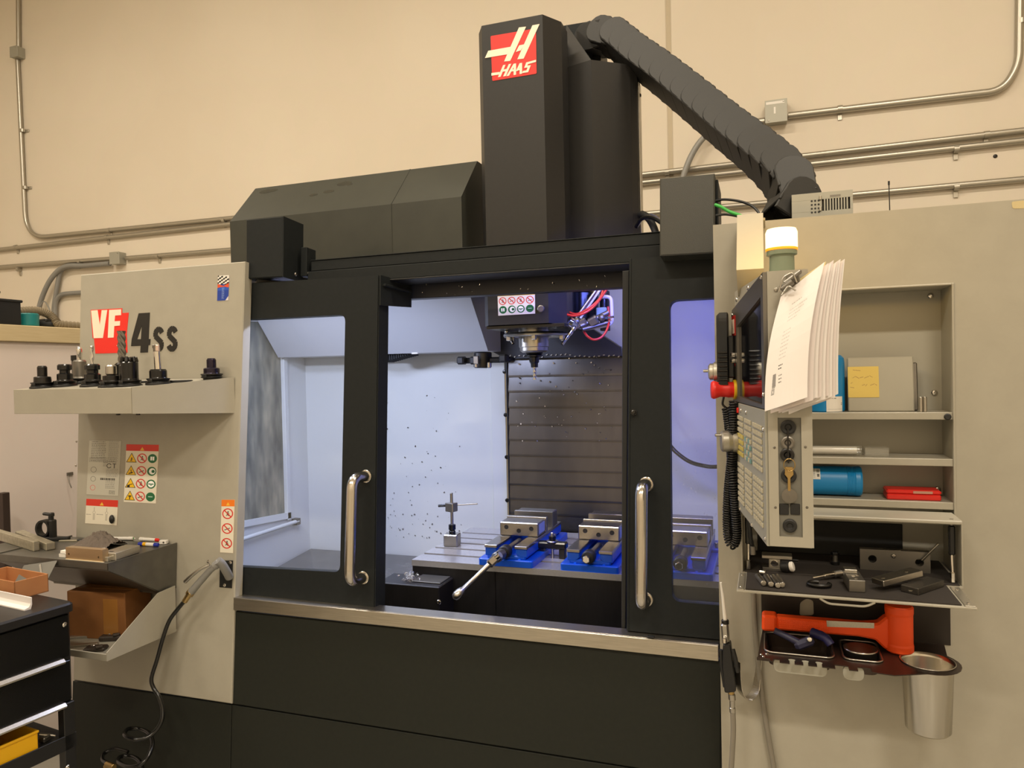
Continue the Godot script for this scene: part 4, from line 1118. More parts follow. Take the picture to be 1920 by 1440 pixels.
func head() -> void:
	# ---- spindle head cover with the emblem
	var zh := -2.3
	var x0: float = -0.8853
	var x1: float = -0.6739
	var top: float = 2.6515
	var bot: float = 1.6549
	var pl := [Vector2(x0, zh), Vector2(x1, zh), Vector2(x1 + 0.043, zh - 0.072), Vector2(x1 + 0.043, zh - 0.148), Vector2(x1 + 0.02, zh - 0.148), Vector2(x1 + 0.02, zh - 0.42), Vector2(x0 - 0.03, zh - 0.42), Vector2(x0 - 0.03, zh - 0.05)]
	var t := thing("spindle_unit", "tall dark spindle head cover with a red emblem near its top", "machine head", Vector3((x0 + x1) / 2, bot, zh))
	part("cover", MB.new().plan(pl, bot, top, 0.0), M.head, t)
	# emblem: red plate, cream letter shapes
	var em := part("emblem", MB.new().xy(round_corners([Vector2(-0.854, 2.6119), Vector2(-0.6965, 2.6097), Vector2(-0.6976, 2.4644), Vector2(-0.8511, 2.4639)], 0.004, 3), zh, zh + 0.0012), M.logo_red, t, "red square emblem")
	var lt := MB.new()
	for q in [[Vector2(-0.7541, 2.6226), Vector2(-0.7297, 2.621), Vector2(-0.7867, 2.5193), Vector2(-0.8081, 2.5206)], [Vector2(-0.7078, 2.6214), Vector2(-0.6836, 2.6215), Vector2(-0.7402, 2.5191), Vector2(-0.7619, 2.5205)], [Vector2(-0.863, 2.5645), Vector2(-0.7819, 2.5649), Vector2(-0.7939, 2.5422), Vector2(-0.8752, 2.5427)], [Vector2(-0.7545, 2.5644), Vector2(-0.737, 2.565), Vector2(-0.7491, 2.5473), Vector2(-0.7666, 2.545)]]:
		lt.xy(q, zh, zh + 0.0022 + 0.00006 * (lt.v.size() / 30))
	part("letter", lt, M.cream, em, "large slanted cream letter H")
	var hw := MB.new()
	for q in [[Vector2(-0.8537, 2.4901), Vector2(-0.8238, 2.489), Vector2(-0.8268, 2.4807), Vector2(-0.8539, 2.4813)],
			[Vector2(-0.8118, 2.5093), Vector2(-0.8031, 2.5094), Vector2(-0.8214, 2.4729), Vector2(-0.8308, 2.4728)], [Vector2(-0.7919, 2.5096), Vector2(-0.7832, 2.5097), Vector2(-0.8033, 2.4724), Vector2(-0.8126, 2.4724)], [Vector2(-0.8177, 2.495), Vector2(-0.7965, 2.4953), Vector2(-0.7998, 2.4882), Vector2(-0.8217, 2.4881)],
			[Vector2(-0.7752, 2.5082), Vector2(-0.7672, 2.5081), Vector2(-0.7921, 2.4716), Vector2(-0.8014, 2.4716)], [Vector2(-0.7746, 2.5081), Vector2(-0.7665, 2.508), Vector2(-0.7674, 2.4713), Vector2(-0.776, 2.4712)], [Vector2(-0.7849, 2.49), Vector2(-0.771, 2.4901), Vector2(-0.7711, 2.4838), Vector2(-0.7875, 2.484)],
			[Vector2(-0.7543, 2.5066), Vector2(-0.7463, 2.5065), Vector2(-0.761, 2.4828), Vector2(-0.7677, 2.4827)], [Vector2(-0.7537, 2.5065), Vector2(-0.7457, 2.5064), Vector2(-0.7465, 2.4713), Vector2(-0.7551, 2.4712)], [Vector2(-0.7639, 2.4902), Vector2(-0.7497, 2.4903), Vector2(-0.7499, 2.484), Vector2(-0.7659, 2.4841)],
			[Vector2(-0.7316, 2.5053), Vector2(-0.6981, 2.5086), Vector2(-0.6983, 2.5018), Vector2(-0.7293, 2.4986)], [Vector2(-0.7316, 2.5053), Vector2(-0.7237, 2.5058), Vector2(-0.7295, 2.4895), Vector2(-0.7381, 2.4891)], [Vector2(-0.7368, 2.494), Vector2(-0.716, 2.4945), Vector2(-0.7186, 2.488), Vector2(-0.7387, 2.4886)], [Vector2(-0.7246, 2.4939), Vector2(-0.716, 2.4945), Vector2(-0.7256, 2.473), Vector2(-0.7342, 2.4729)], [Vector2(-0.7432, 2.4795), Vector2(-0.7231, 2.4798), Vector2(-0.7263, 2.4728), Vector2(-0.7464, 2.473)]]:
		hw.xy(q, zh, zh + 0.002 + 0.00006 * (hw.v.size() / 36))
	part("lettering", hw, M.cream, em, "cream slanted letters HAAS")
	# pictogram plate low on the head
	var p := Paint.new(280, 160, Color("e6e2e2"))
	p.rect(0, 0, 280, 14, Color("d8b020"))
	p.words(30, 2, 250, 10, 1, Color("2a2410"), rng)
	for i in 4:
		p.ban(38 + i * 68, 52, 29, i); p.must(38 + i * 68, 118, 29, i)
	part("warning_label", MB.new().sheet(Vector3(-0.8494, 1.7563, -2.3), Vector3(-0.7189, 1.7553, -2.3), Vector3(-0.7195, 1.6873, -2.3), Vector3(-0.8482, 1.6861, -2.3), 0.0012), printed(p, 0.4), t, "plate with four red and four green pictograms")
	part("lock_screw", MB.new().cyl(Vector3(-0.7, 1.702, -2.3), Vector3(-0.6976, 1.7013, -2.292), 0.012, 16, 0.003), M.dull_steel, t)
	part("lower_plate", MB.new().plan([Vector2(x0 - 0.01, zh - 0.01), Vector2(x1 + 0.05, zh - 0.01), Vector2(x1 + 0.05, zh - 0.34), Vector2(x0 - 0.01, zh - 0.34)], bot - 0.012, bot - 0.001, 0.002), M.black_shiny, t)
	# ---- side cover of the column, right of the head
	var A := Vector2(-0.6460, -2.45)
	var B := Vector2(-0.5435, -2.4177)
	var Cc := Vector2(-0.4293, -2.5057)
	var ht: float = 2.5311
	t = thing("column_cover", "dark pointed sheet metal cover on the right of the tall head", "cover", Vector3(B.x, 1.866, B.y))
	var D := Vector2(Cc.x + 0.02, Cc.y - 0.02)
	part("cover", MB.new().plan([A, B, Cc, D, Vector2(D.x, D.y - 0.05), Vector2(D.x - 0.06, -2.62), Vector2(A.x, -2.62)], 1.866, ht, 0.0), M.head, t)
	var hip := MB.new()
	var P := Vector3(-0.6723, 2.7492, -2.6)
	var B3 := Vector3(B.x, ht, B.y)
	var A3 := Vector3(A.x, ht, A.y)
	var Bk := Vector3(B.x + 0.01, ht, -2.62)
	var Ak := Vector3(A.x, ht, -2.62)
	for f in [[A3, B3, P], [B3, Bk, P], [A3, P, Ak]]:
		var nn: Vector3 = (f[2] - f[0]).cross(f[1] - f[0]).normalized()
		if nn.y < 0: nn = -nn
		hip.tri(f[0], f[1], f[2], nn, nn, nn)
	part("sloped_top", hip, M.head, t)
	part("back_plate", MB.new().xy([Vector2(P.x - 0.03, ht - 0.05), Vector2(-0.5927, ht - 0.05), Vector2(-0.5961, 2.7561), Vector2(P.x - 0.03, 2.7576)], -2.95, -2.62, 0.002), M.dark, t)
	part("chain_post", MB.new().bx(-0.6040, -0.5643, ht - 0.02, 2.7651, -2.78, -2.67, 0.003), M.black, t)
	part("side_plate", MB.new().bx(D.x, D.x + 0.005, 1.87, ht - 0.05, D.y - 0.05, D.y - 0.012), M.conduit, t)
	part("hole_plug", MB.new().screw(Vector3(D.x + 0.005, ht - 0.09, D.y - 0.03), Vector3(1, 0, 0), 0.006), M.black, t)
	# cables at the foot of the column
	for q in [["black corrugated hose beside the foot of the tall column", [Vector3(-0.4189, 2.0269, -2.55), Vector3(-0.3926, 2.0203, -2.5), Vector3(-0.3641, 1.9905, -2.45), Vector3(-0.343, 1.9484, -2.42), Vector3(-0.3339, 1.9133, -2.4)], 0.012, M.rubber], ["blue air tube beside the foot of the tall column", [Vector3(-0.4196, 2.0384, -2.6), Vector3(-0.3641, 2.0142, -2.5), Vector3(-0.326, 1.9744, -2.4), Vector3(-0.3031, 1.9363, -2.35)], 0.006, mat("20305c", 0.4)], ["thin black cable looping by the foot of the tall column", [Vector3(-0.4168, 1.9811, -2.5), Vector3(-0.387, 1.9942, -2.44), Vector3(-0.3497, 1.9867, -2.4), Vector3(-0.314, 1.9592, -2.36)], 0.007, M.black_shiny]]:
		var cb := thing("cable", q[0], "cable", q[1][0])
		part("jacket", MB.new().tube(spline(q[1], 6), q[2], 8), q[3], cb)
	# ---- spindle nose, coolant ring, nozzles, tool
	var sx: float = -0.7766
	var sz := -2.46
	var yb: float = 1.5641
	t = thing("spindle_nose", "polished round spindle nose under the head holding a small cutter", "spindle", Vector3(sx, yb, sz))
	part("nose", MB.new().lathe(at(Vector3(sx, yb, sz)), [Vector2(0, 0), Vector2(0.04, 0), Vector2(0.047, 0.005), Vector2(0.05, 0.006), Vector2(0.05, 0.018), Vector2(0.053, 0.02), Vector2(0.053, bot - yb - 0.012)], 32), M.steel, t)
	part("coolant_ring", MB.new().lathe(at(Vector3(sx + 0.01, bot - 0.03, sz)), ring_profile(0.108, 0.008), 40, true), M.steel, t)
	for a in 6:
		var q := Vector3(sx + 0.01 + cos(a * 1.05 + 0.3) * 0.105, bot - 0.045, sz + sin(a * 1.05 + 0.3) * 0.105)
		part("ring_block", MB.new().box(at(q + Vector3(0, 0.006, 0)), Vector3(0.016, 0.022, 0.016), 0.002), M.steel, t)
	nozzle(t, Vector3(-0.8609, 1.6385, -2.42), Vector3(-0.8367, 1.5946, -2.41))
	t = thing("cutting_tool", "dark tool holder with a bright end mill in the spindle", "cutting tool", Vector3(sx, yb - 0.09, sz))
	part("holder", MB.new().lathe(at(Vector3(sx, yb, sz)), [Vector2(0.03, 0.0), Vector2(0.031, -0.004), Vector2(0.026, -0.007), Vector2(0.031, -0.01), Vector2(0.031, -0.014), Vector2(0.018, -0.017), Vector2(0.017, -0.034), Vector2(0.013, -0.038), Vector2(0.0125, -0.052), Vector2(0.0, -0.053)].map(func(v): return v), 24), M.black_shiny, t)
	part("end_mill", flute(MB.new(), Vector3(sx, yb - 0.095, sz), 0.0065, 0.044, 3, 2.2), M.chrome, t)
	# wash arm with jointed nozzle at the right of the spindle
	t = thing("coolant_sprayer", "jointed silver coolant arm with nozzle right of the spindle", "coolant arm", Vector3(-0.6171, 1.6678, -2.4))
	part("rod", MB.new().cyl(Vector3(-0.5393, 1.769, -2.42), Vector3(-0.6078, 1.6727, -2.4), 0.0055, 10), M.steel, t)
	part("rod", MB.new().cyl(Vector3(-0.531, 1.7705, -2.44), Vector3(-0.5956, 1.6728, -2.41), 0.004, 10), M.white, t)
	part("joint", MB.new().ball(Vector3(-0.6062, 1.6619, -2.4), 0.014).box(at(Vector3(-0.5941, 1.6566, -2.41), 0.3, 0.2, 0.5), Vector3(0.04, 0.024, 0.03), 0.004), M.dull_steel, t)
	part("lamp_head", MB.new().lathe(MB.along(Vector3(-0.6058, 1.6489, -2.39), Vector3(-0.6331, 1.6667, -2.37)), [Vector2(0.01, 0), Vector2(0.017, 0.018), Vector2(0.017, 0.03), Vector2(0, 0.032)], 16), M.chrome, t)
	nozzle(t, Vector3(-0.6095, 1.6455, -2.39), Vector3(-0.6468, 1.5852, -2.36))
	part("linkage", MB.new().cyl(Vector3(-0.5937, 1.6453, -2.4), Vector3(-0.5091, 1.6912, -2.45), 0.009, 10).cyl(Vector3(-0.5866, 1.6343, -2.4), Vector3(-0.5043, 1.6586, -2.45), 0.007, 10), M.dull_steel, t)
	part("knuckle", MB.new().box(at(Vector3(-0.5542, 1.6626, -2.42), 0.2, 0.3, 0.5), Vector3(0.035, 0.03, 0.03), 0.005).ball(Vector3(-0.5271, 1.6728, -2.43), 0.013), M.dull_steel, t)
	part("valve_block", MB.new().box(at(Vector3(-0.5336, 1.6901, -2.47)), Vector3(0.036, 0.04, 0.03), 0.003), mat("8fa8bc", 0.4), t)
	part("cylinder", MB.new().cyl(Vector3(-0.5271, 1.7406, -2.47), Vector3(-0.5277, 1.7079, -2.47), 0.012, 14, 0.002), M.black_shiny, t)
	part("feed_pipe", MB.new().tube(bent([Vector3(-0.5359, 1.7456, -2.46), Vector3(-0.4992, 1.7454, -2.46), Vector3(-0.4973, 1.6517, -2.46), Vector3(-0.5814, 1.6396, -2.44)], 0.02, 5), 0.0065, 10), mat("d8cfd6", 0.35), t)
	part("fitting", MB.new().cyl(Vector3(-0.5074, 1.6725, -2.44), Vector3(-0.4872, 1.6746, -2.43), 0.004, 8), M.chrome, t)
	part("clamp_block", MB.new().bx(-0.5484, -0.5186, 1.6334, 1.7712, -2.53, -2.5), M.black, t)
	for q in [["upper red air tube looping from the head to the coolant arm", [Vector3(-0.6384, 1.773, -2.44), Vector3(-0.6636, 1.7489, -2.42), Vector3(-0.6643, 1.7184, -2.4), Vector3(-0.6427, 1.6909, -2.38), Vector3(-0.6073, 1.6797, -2.37), Vector3(-0.5673, 1.6884, -2.37), Vector3(-0.5376, 1.7174, -2.4), Vector3(-0.507, 1.7681, -2.43)]], ["second red air tube close behind the upper loop", [Vector3(-0.6551, 1.7722, -2.46), Vector3(-0.6655, 1.7417, -2.44), Vector3(-0.6495, 1.7065, -2.42), Vector3(-0.6075, 1.687, -2.4), Vector3(-0.5633, 1.7045, -2.4), Vector3(-0.5309, 1.7365, -2.42), Vector3(-0.5219, 1.7682, -2.44)]], ["lower red air tube hanging in a loop below the coolant arm", [Vector3(-0.5878, 1.6317, -2.42), Vector3(-0.5688, 1.6105, -2.4), Vector3(-0.545, 1.5987, -2.39), Vector3(-0.5218, 1.607, -2.4), Vector3(-0.5076, 1.6322, -2.42), Vector3(-0.506, 1.6659, -2.45), Vector3(-0.5108, 1.7118, -2.46)]]]:
		var cb2 := thing("air_tube", q[0], "tube", q[1][0])
		part("tube", MB.new().tube(spline(q[1], 7), 0.004, 8), M.red_tube, cb2)
	for q in [["black cable hanging behind the loop of red tube", [Vector3(-0.6907, 1.7762, -2.52), Vector3(-0.7189, 1.7437, -2.52), Vector3(-0.7313, 1.7177, -2.52), Vector3(-0.7161, 1.6867, -2.52), Vector3(-0.6816, 1.6689, -2.5)], 0.004]]:
		var cb3 := thing("cable", q[0], "cable", q[1][0])
		part("jacket", MB.new().tube(spline(q[1], 6), q[2], 8), M.black_shiny, cb3)
	var st := thing("head_side_box", "dark round motor hanging right of the head behind the red tubes", "motor", Vector3(-0.6482, 1.7002, -2.6))
	part("motor", MB.new().cyl(Vector3(-0.6399, 1.67, -2.62), Vector3(-0.6376, 1.7827, -2.62), 0.06, 24, 0.006), M.black_shiny, st)
	part("bracket", MB.new().bx(-0.6769, -0.6610, 1.6896, 1.7980, -2.64, -2.56), M.black, st)

func ring_profile(R: float, r: float) -> Array:
	var q := []
	for i in 13:
		q.append(Vector2(R + cos(TAU * i / 12) * r, sin(TAU * i / 12) * r))
	return q

func nozzle(t: Node3D, a: Vector3, b: Vector3) -> void:
	var mb := MB.new()
	var n := 4
	for i in n:
		var p := a.lerp(b, float(i) / n)
		var q := a.lerp(b, float(i + 1) / n)
		mb.lathe(MB.along(p, q), [Vector2(0.005, 0), Vector2(0.009 - i * 0.0012, 0.002), Vector2(0.009 - i * 0.0012, p.distance_to(q) * 0.6), Vector2(0.005, p.distance_to(q))], 12)
	mb.ball(a, 0.01)
	part("nozzle", mb, M.chrome, t)

func flute(mb: MB, p: Vector3, r: float, h: float, lobes: int, twist: float) -> MB:
	var n := 24
	var m := 24
	var rr := func(a: float) -> float: return r * (0.78 + 0.22 * cos(a * lobes))
	for i in m:
		for k in n:
			var q := []
			var nn := []
			for c in [[i, k], [i + 1, k], [i + 1, k + 1], [i, k + 1]]:
				var y: float = h * c[0] / m
				var a: float = TAU * c[1] / n
				var d := Vector3(cos(a), 0, sin(a))
				q.append(p + d * rr.call(a - twist * TAU * y / h / lobes * 1.5) + Vector3(0, y, 0))
				var g: float = rr.call(a + 0.05 - twist * TAU * y / h / lobes * 1.5) - rr.call(a - 0.05 - twist * TAU * y / h / lobes * 1.5)
				nn.append((d - Vector3(-sin(a), 0, cos(a)) * g / (0.1 * r)).normalized())
			mb.tri(q[0], q[1], q[2], nn[0], nn[1], nn[2])
			mb.tri(q[0], q[2], q[3], nn[0], nn[2], nn[3])
	mb.lathe(at(p + Vector3(0, h, 0)), [Vector2(r * 0.9, -0.0002), Vector2(0, 0.0002)], 12)
	mb.lathe(at(p), [Vector2(0, 0), Vector2(r * 0.9, 0.0003)], 12)
	return mb

func chain() -> void:
	var path := spline([Vector3(-0.5645, 2.6942, -2.64), Vector3(-0.533, 2.6881, -2.62), Vector3(-0.4816, 2.6538, -2.59), Vector3(-0.4233, 2.5855, -2.55), Vector3(-0.3212, 2.4744, -2.48), Vector3(-0.2125, 2.3475, -2.4), Vector3(-0.1128, 2.2262, -2.32), Vector3(-0.0289, 2.1236, -2.24), Vector3(0.0204, 2.0553, -2.18), Vector3(0.0519, 2.0003, -2.13), Vector3(0.0653, 1.955, -2.1), Vector3(0.0589, 1.9148, -2.08), Vector3(0.033, 1.8797, -2.06)], 14)
	var t := thing("cable_chain", "black cable chain arching from the column top down to the control cabinet", "cable chain", path[0])
	var step := 0.062
	var acc := 0.0
	var shape := MB.new()
	# one link: two round ended side plates, a bridge above and below
	var hh := 0.051
	for s in [-1.0, 1.0]:
		var z0: float = 0.05 if s > 0 else -0.056
		var pl := []
		for i in 9:
			var a := PI / 2 + PI * i / 8
			pl.append(Vector2(-0.02 + cos(a) * hh * 0.9, sin(a) * hh * 0.97))
		pl.append(Vector2(0.052, -hh * 0.9))
		pl.append(Vector2(0.052, hh * 0.9))
		shape.prism(Transform3D(Basis(Vector3(1, 0, -0.12 * s), Vector3.UP, Vector3(0, 0, 1)), Vector3(0, 0, z0)), pl, 0.007, 0.003)
	shape.bx(-0.03, 0.026, hh - 0.012, hh - 0.006, -0.05, 0.05, 0.002)
	shape.bx(-0.034, 0.03, -hh + 0.002, -hh + 0.009, -0.056, 0.056, 0.002)
	shape.bx(-0.012, 0.004, hh - 0.008, hh + 0.002, 0.03, 0.05, 0.002)
	var me := shape.mesh(Vector3.ZERO)
	var m := noisy("201f1d", "272623", 0.05, 6.0, 0.62)
	var side := Vector3(0.25, -0.12, 1.0).normalized()
	var nxt := 0.0
	for i in path.size() - 1:
		var l: float = path[i].distance_to(path[i + 1])
		while nxt <= acc + l:
			var p: Vector3 = path[i].lerp(path[i + 1], (nxt - acc) / l)
			var tg: Vector3 = (path[i + 1] - path[i]).normalized()
			var sd := (side - tg * side.dot(tg)).normalized()
			var o := MeshInstance3D.new()
			o.name = "link"
			o.mesh = me
			o.material_override = m
			o.transform = Transform3D(Basis(tg, sd.cross(tg), sd), p - bases[t])
			t.add_child(o, true)
			nxt += step
		acc += l
	# cables inside the chain, seen at its upper end
	for k in 3:
		var c := []
		for p in [Vector3(-0.5668, 2.6792, -2.64), Vector3(-0.5509, 2.6801, -2.63), Vector3(-0.5176, 2.6696, -2.6)]:
			c.append(p + Vector3(0, -0.012 * k, -0.012 * k))
		part("cable", MB.new().tube(c, 0.006, 8), [mat("a0522c", 0.5), M.white, M.black][k], t)

func pipe_run(called: String, label: String, pts: Array, r: float, straps: Array, m: Material, rad := 0.2) -> void:
	var t := thing(called, label, "conduit", pts[0])
	part("pipe", MB.new().tube(bent(pts, rad, 9), r, 12), m, t)
	for s in straps:
		var p: Vector3 = s[0]
		var d: Vector3 = s[1].normalized()
		var up := Vector3(0, 0, 1).cross(d).normalized()
		var mb := MB.new()
		mb.cyl(p - d * 0.012, p + d * 0.012, r + 0.003, 12)
		mb.box(Transform3D(Basis(d, up, Vector3(0, 0, 1)), p + up * -(r + 0.016) + Vector3(0, 0, -r + 0.002)), Vector3(0.022, 0.036, 0.004), 0.001)
		part("strap", mb, M.conduit, t)

func conduits() -> void:
	var r := 0.0165
	var z := -4.379
	var H := Vector3(1, 0, 0)
	pipe_run("conduit", "steel conduit dropping from the box at upper left and bending to run right", [Vector3(-5.7438, 4.1263, -4.379), Vector3(-5.714, 2.6713, -4.379), Vector3(-2.4127, 2.6442, -4.379)], r, [[Vector3(-5.7131, 3.5471, -4.379), Vector3(0, 1, 0)], [Vector3(-5.7043, 3.0828, -4.379), Vector3(0, 1, 0)], [Vector3(-4.8222, 2.6621, -4.379), H], [Vector3(-3.7277, 2.6443, -4.379), H]], M.conduit, 0.22)
	pipe_run("conduit", "steel conduit rising from the upper left box out of the picture", [Vector3(-5.7275, 4.2186, -4.379), Vector3(-5.704, 4.8594, -4.379)], r, [], M.conduit)
	pipe_run("conduit", "second long steel conduit close below the bent one at left", [Vector3(-6.7944, 2.601, -4.379), Vector3(-2.4135, 2.6176, -4.379)], r, [[Vector3(-5.8319, 2.6085, -4.379), H], [Vector3(-4.8515, 2.6107, -4.379), H]], M.conduit)
	pipe_run("conduit", "lowest steel conduit left of the square box above the side panel", [Vector3(-6.8012, 2.4678, -4.379), Vector3(-4.8148, 2.4424, -4.379)], r, [[Vector3(-5.8099, 2.4254, -4.379), H], [Vector3(-5.136, 2.4398, -4.379), H]], M.conduit)
	pipe_run("conduit", "steel conduit from the left square box to behind the dark hood", [Vector3(-4.6642, 2.4358, -4.379), Vector3(-2.4191, 2.4152, -4.379)], r, [[Vector3(-4.3499, 2.4296, -4.379), H]], M.conduit)
	pipe_run("conduit", "grey bent conduit stub beside the left panel edge", [Vector3(-5.0795, 2.1955, -4.37), Vector3(-5.4045, 2.1965, -4.37), Vector3(-5.4152, 1.8199, -4.37)], 0.017, [], M.flex, 0.12)
	var t := thing("flexible_conduit", "outer grey flexible conduit curving down from the left square box", "conduit", Vector3(-4.8109, 2.4189, -4.36))
	part("hose", MB.new().tube(spline([Vector3(-4.8062, 2.4021, -4.36), Vector3(-5.0591, 2.4027, -4.36), Vector3(-5.2614, 2.4067, -4.35), Vector3(-5.3903, 2.3291, -4.34), Vector3(-5.5013, 2.1862, -4.34), Vector3(-5.5804, 1.9969, -4.34), Vector3(-5.6236, 1.826, -4.34)], 6), 0.019, 12), M.flex, t)
	t = thing("flexible_conduit", "inner grey flexible conduit curving down beside the outer one", "conduit", Vector3(-5.2849, 2.4095, -4.36))
	part("hose", MB.new().tube(spline([Vector3(-5.1388, 2.4022, -4.38), Vector3(-5.292, 2.4034, -4.375), Vector3(-5.3457, 2.351, -4.37), Vector3(-5.3858, 2.2254, -4.37), Vector3(-5.4214, 2.0775, -4.37), Vector3(-5.4384, 1.8207, -4.37)], 6), 0.017, 12), M.flex, t)
	t = thing("wire", "thin grey wire looping behind the brown hose at left", "wire", Vector3(-5.4527, 2.1333, -4.3))
	part("wire", MB.new().tube(spline([Vector3(-5.4774, 2.1006, -4.3), Vector3(-5.4409, 2.137, -4.3), Vector3(-5.3965, 2.0966, -4.3), Vector3(-5.3439, 1.9843, -4.3)], 6), 0.005, 8), M.flex, t)
	# right side
	pipe_run("conduit", "shiny conduit rising at the upper right corner from the small box", [Vector3(0.1228, 2.8829, -4.379), Vector3(1.1431, 2.8723, -4.379), Vector3(1.2158, 2.9954, -4.379), Vector3(1.2241, 3.4473, -4.379)], 0.019, [[Vector3(0.3855, 2.8821, -4.379), H], [Vector3(1.2267, 3.2072, -4.379), Vector3(0, 1, 0)]], M.conduit, 0.24)
	pipe_run("conduit", "upper of two close parallel conduits at right", [Vector3(-1.5054, 2.6391, -4.379), Vector3(1.5241, 2.6618, -4.379)], r, [[Vector3(-0.5435, 2.6439, -4.379), H], [Vector3(1.0709, 2.6589, -4.379), H]], M.conduit)
	pipe_run("conduit", "lower of two close parallel conduits at right", [Vector3(-1.5065, 2.5925, -4.379), Vector3(1.5238, 2.6109, -4.379)], r, [[Vector3(0.9342, 2.6006, -4.379), H]], M.conduit)
	pipe_run("conduit", "lowest right conduit passing behind the vented case on the cabinet", [Vector3(-1.5106, 2.4125, -4.379), Vector3(1.5225, 2.4152, -4.379)], r, [[Vector3(0.9324, 2.4053, -4.379), H]], M.conduit)
	t = thing("flexible_conduit", "grey flexible conduit curving from the right box down behind the dark box", "conduit", Vector3(-0.2706, 2.8543, -4.36))
	part("hose", MB.new().tube(spline([Vector3(-0.0005, 2.864, -4.37), Vector3(-0.0967, 2.8647, -4.36), Vector3(-0.2349, 2.8557, -4.35), Vector3(-0.3227, 2.8126, -4.34), Vector3(-0.3884, 2.73, -4.33), Vector3(-0.44, 2.6119, -4.32), Vector3(-0.4658, 2.508, -4.32)], 6), 0.017, 12), M.flex, t)
	part("connector", MB.new().cyl(Vector3(-0.2786, 2.8387, -4.345), Vector3(-0.2407, 2.8534, -4.35), 0.023, 14, 0.003), M.conduit, t)
	part("connector", MB.new().cyl(Vector3(-0.0513, 2.8632, -4.365), Vector3(-0.0004, 2.8655, -4.37), 0.022, 14, 0.003), M.conduit, t)
	for q in [["small square junction box at the upper left of the wall", Vector3(-5.7236, 4.1712, -4.37), 0.042, 0.042], ["square junction box above the left side panel", Vector3(-4.7295, 2.4351, -4.37), 0.048, 0.045], ["square junction box with a white label behind the cable chain", Vector3(0.059, 2.9034, -4.37), 0.056, 0.06]]:
		var c: Vector3 = q[1]
		var b := thing("junction_box", q[0], "junction box", Vector3(c.x, c.y - q[3], -4.4), Transform3D(), "wall junction boxes")
		part("box_body", MB.new().bx(c.x - q[2], c.x + q[2], c.y - q[3], c.y + q[3], -4.4, -4.335, 0.003), M.box_grey, b)
		part("lid", MB.new().bx(c.x - q[2] - 0.002, c.x + q[2] + 0.002, c.y - q[3] - 0.002, c.y + q[3] + 0.002, -4.335, -4.331, 0.001), M.box_grey, b)
		for s in [-1.0, 1.0]:
			part("screw", MB.new().screw(Vector3(c.x + s * q[2] * 0.7, c.y + s * q[3] * 0.8, -4.331), Vector3(0, 0, 1), 0.005), M.steel, b)
		if q[2] > 0.05:
			part("lid_label", MB.new().bx(c.x - q[2] + 0.004, c.x + q[2] - 0.012, c.y + q[3] - 0.022, c.y + q[3] - 0.008, -4.331, -4.3303, 0.0), M.white, b)
			part("lid_label", MB.new().bx(c.x - 0.012, c.x - 0.002, c.y - 0.014, c.y + 0.022, -4.331, -4.3303, 0.0), M.white, b)
	var nl := thing("wall_anchor", "small dark anchor hole plug in the wall at far right", "anchor", Vector3(1.1129, 2.5496, -4.4))
	part("plug", MB.new().screw(Vector3(1.1129, 2.5496, -4.4), Vector3(0, 0, 1), 0.01), M.dark_steel, nl)

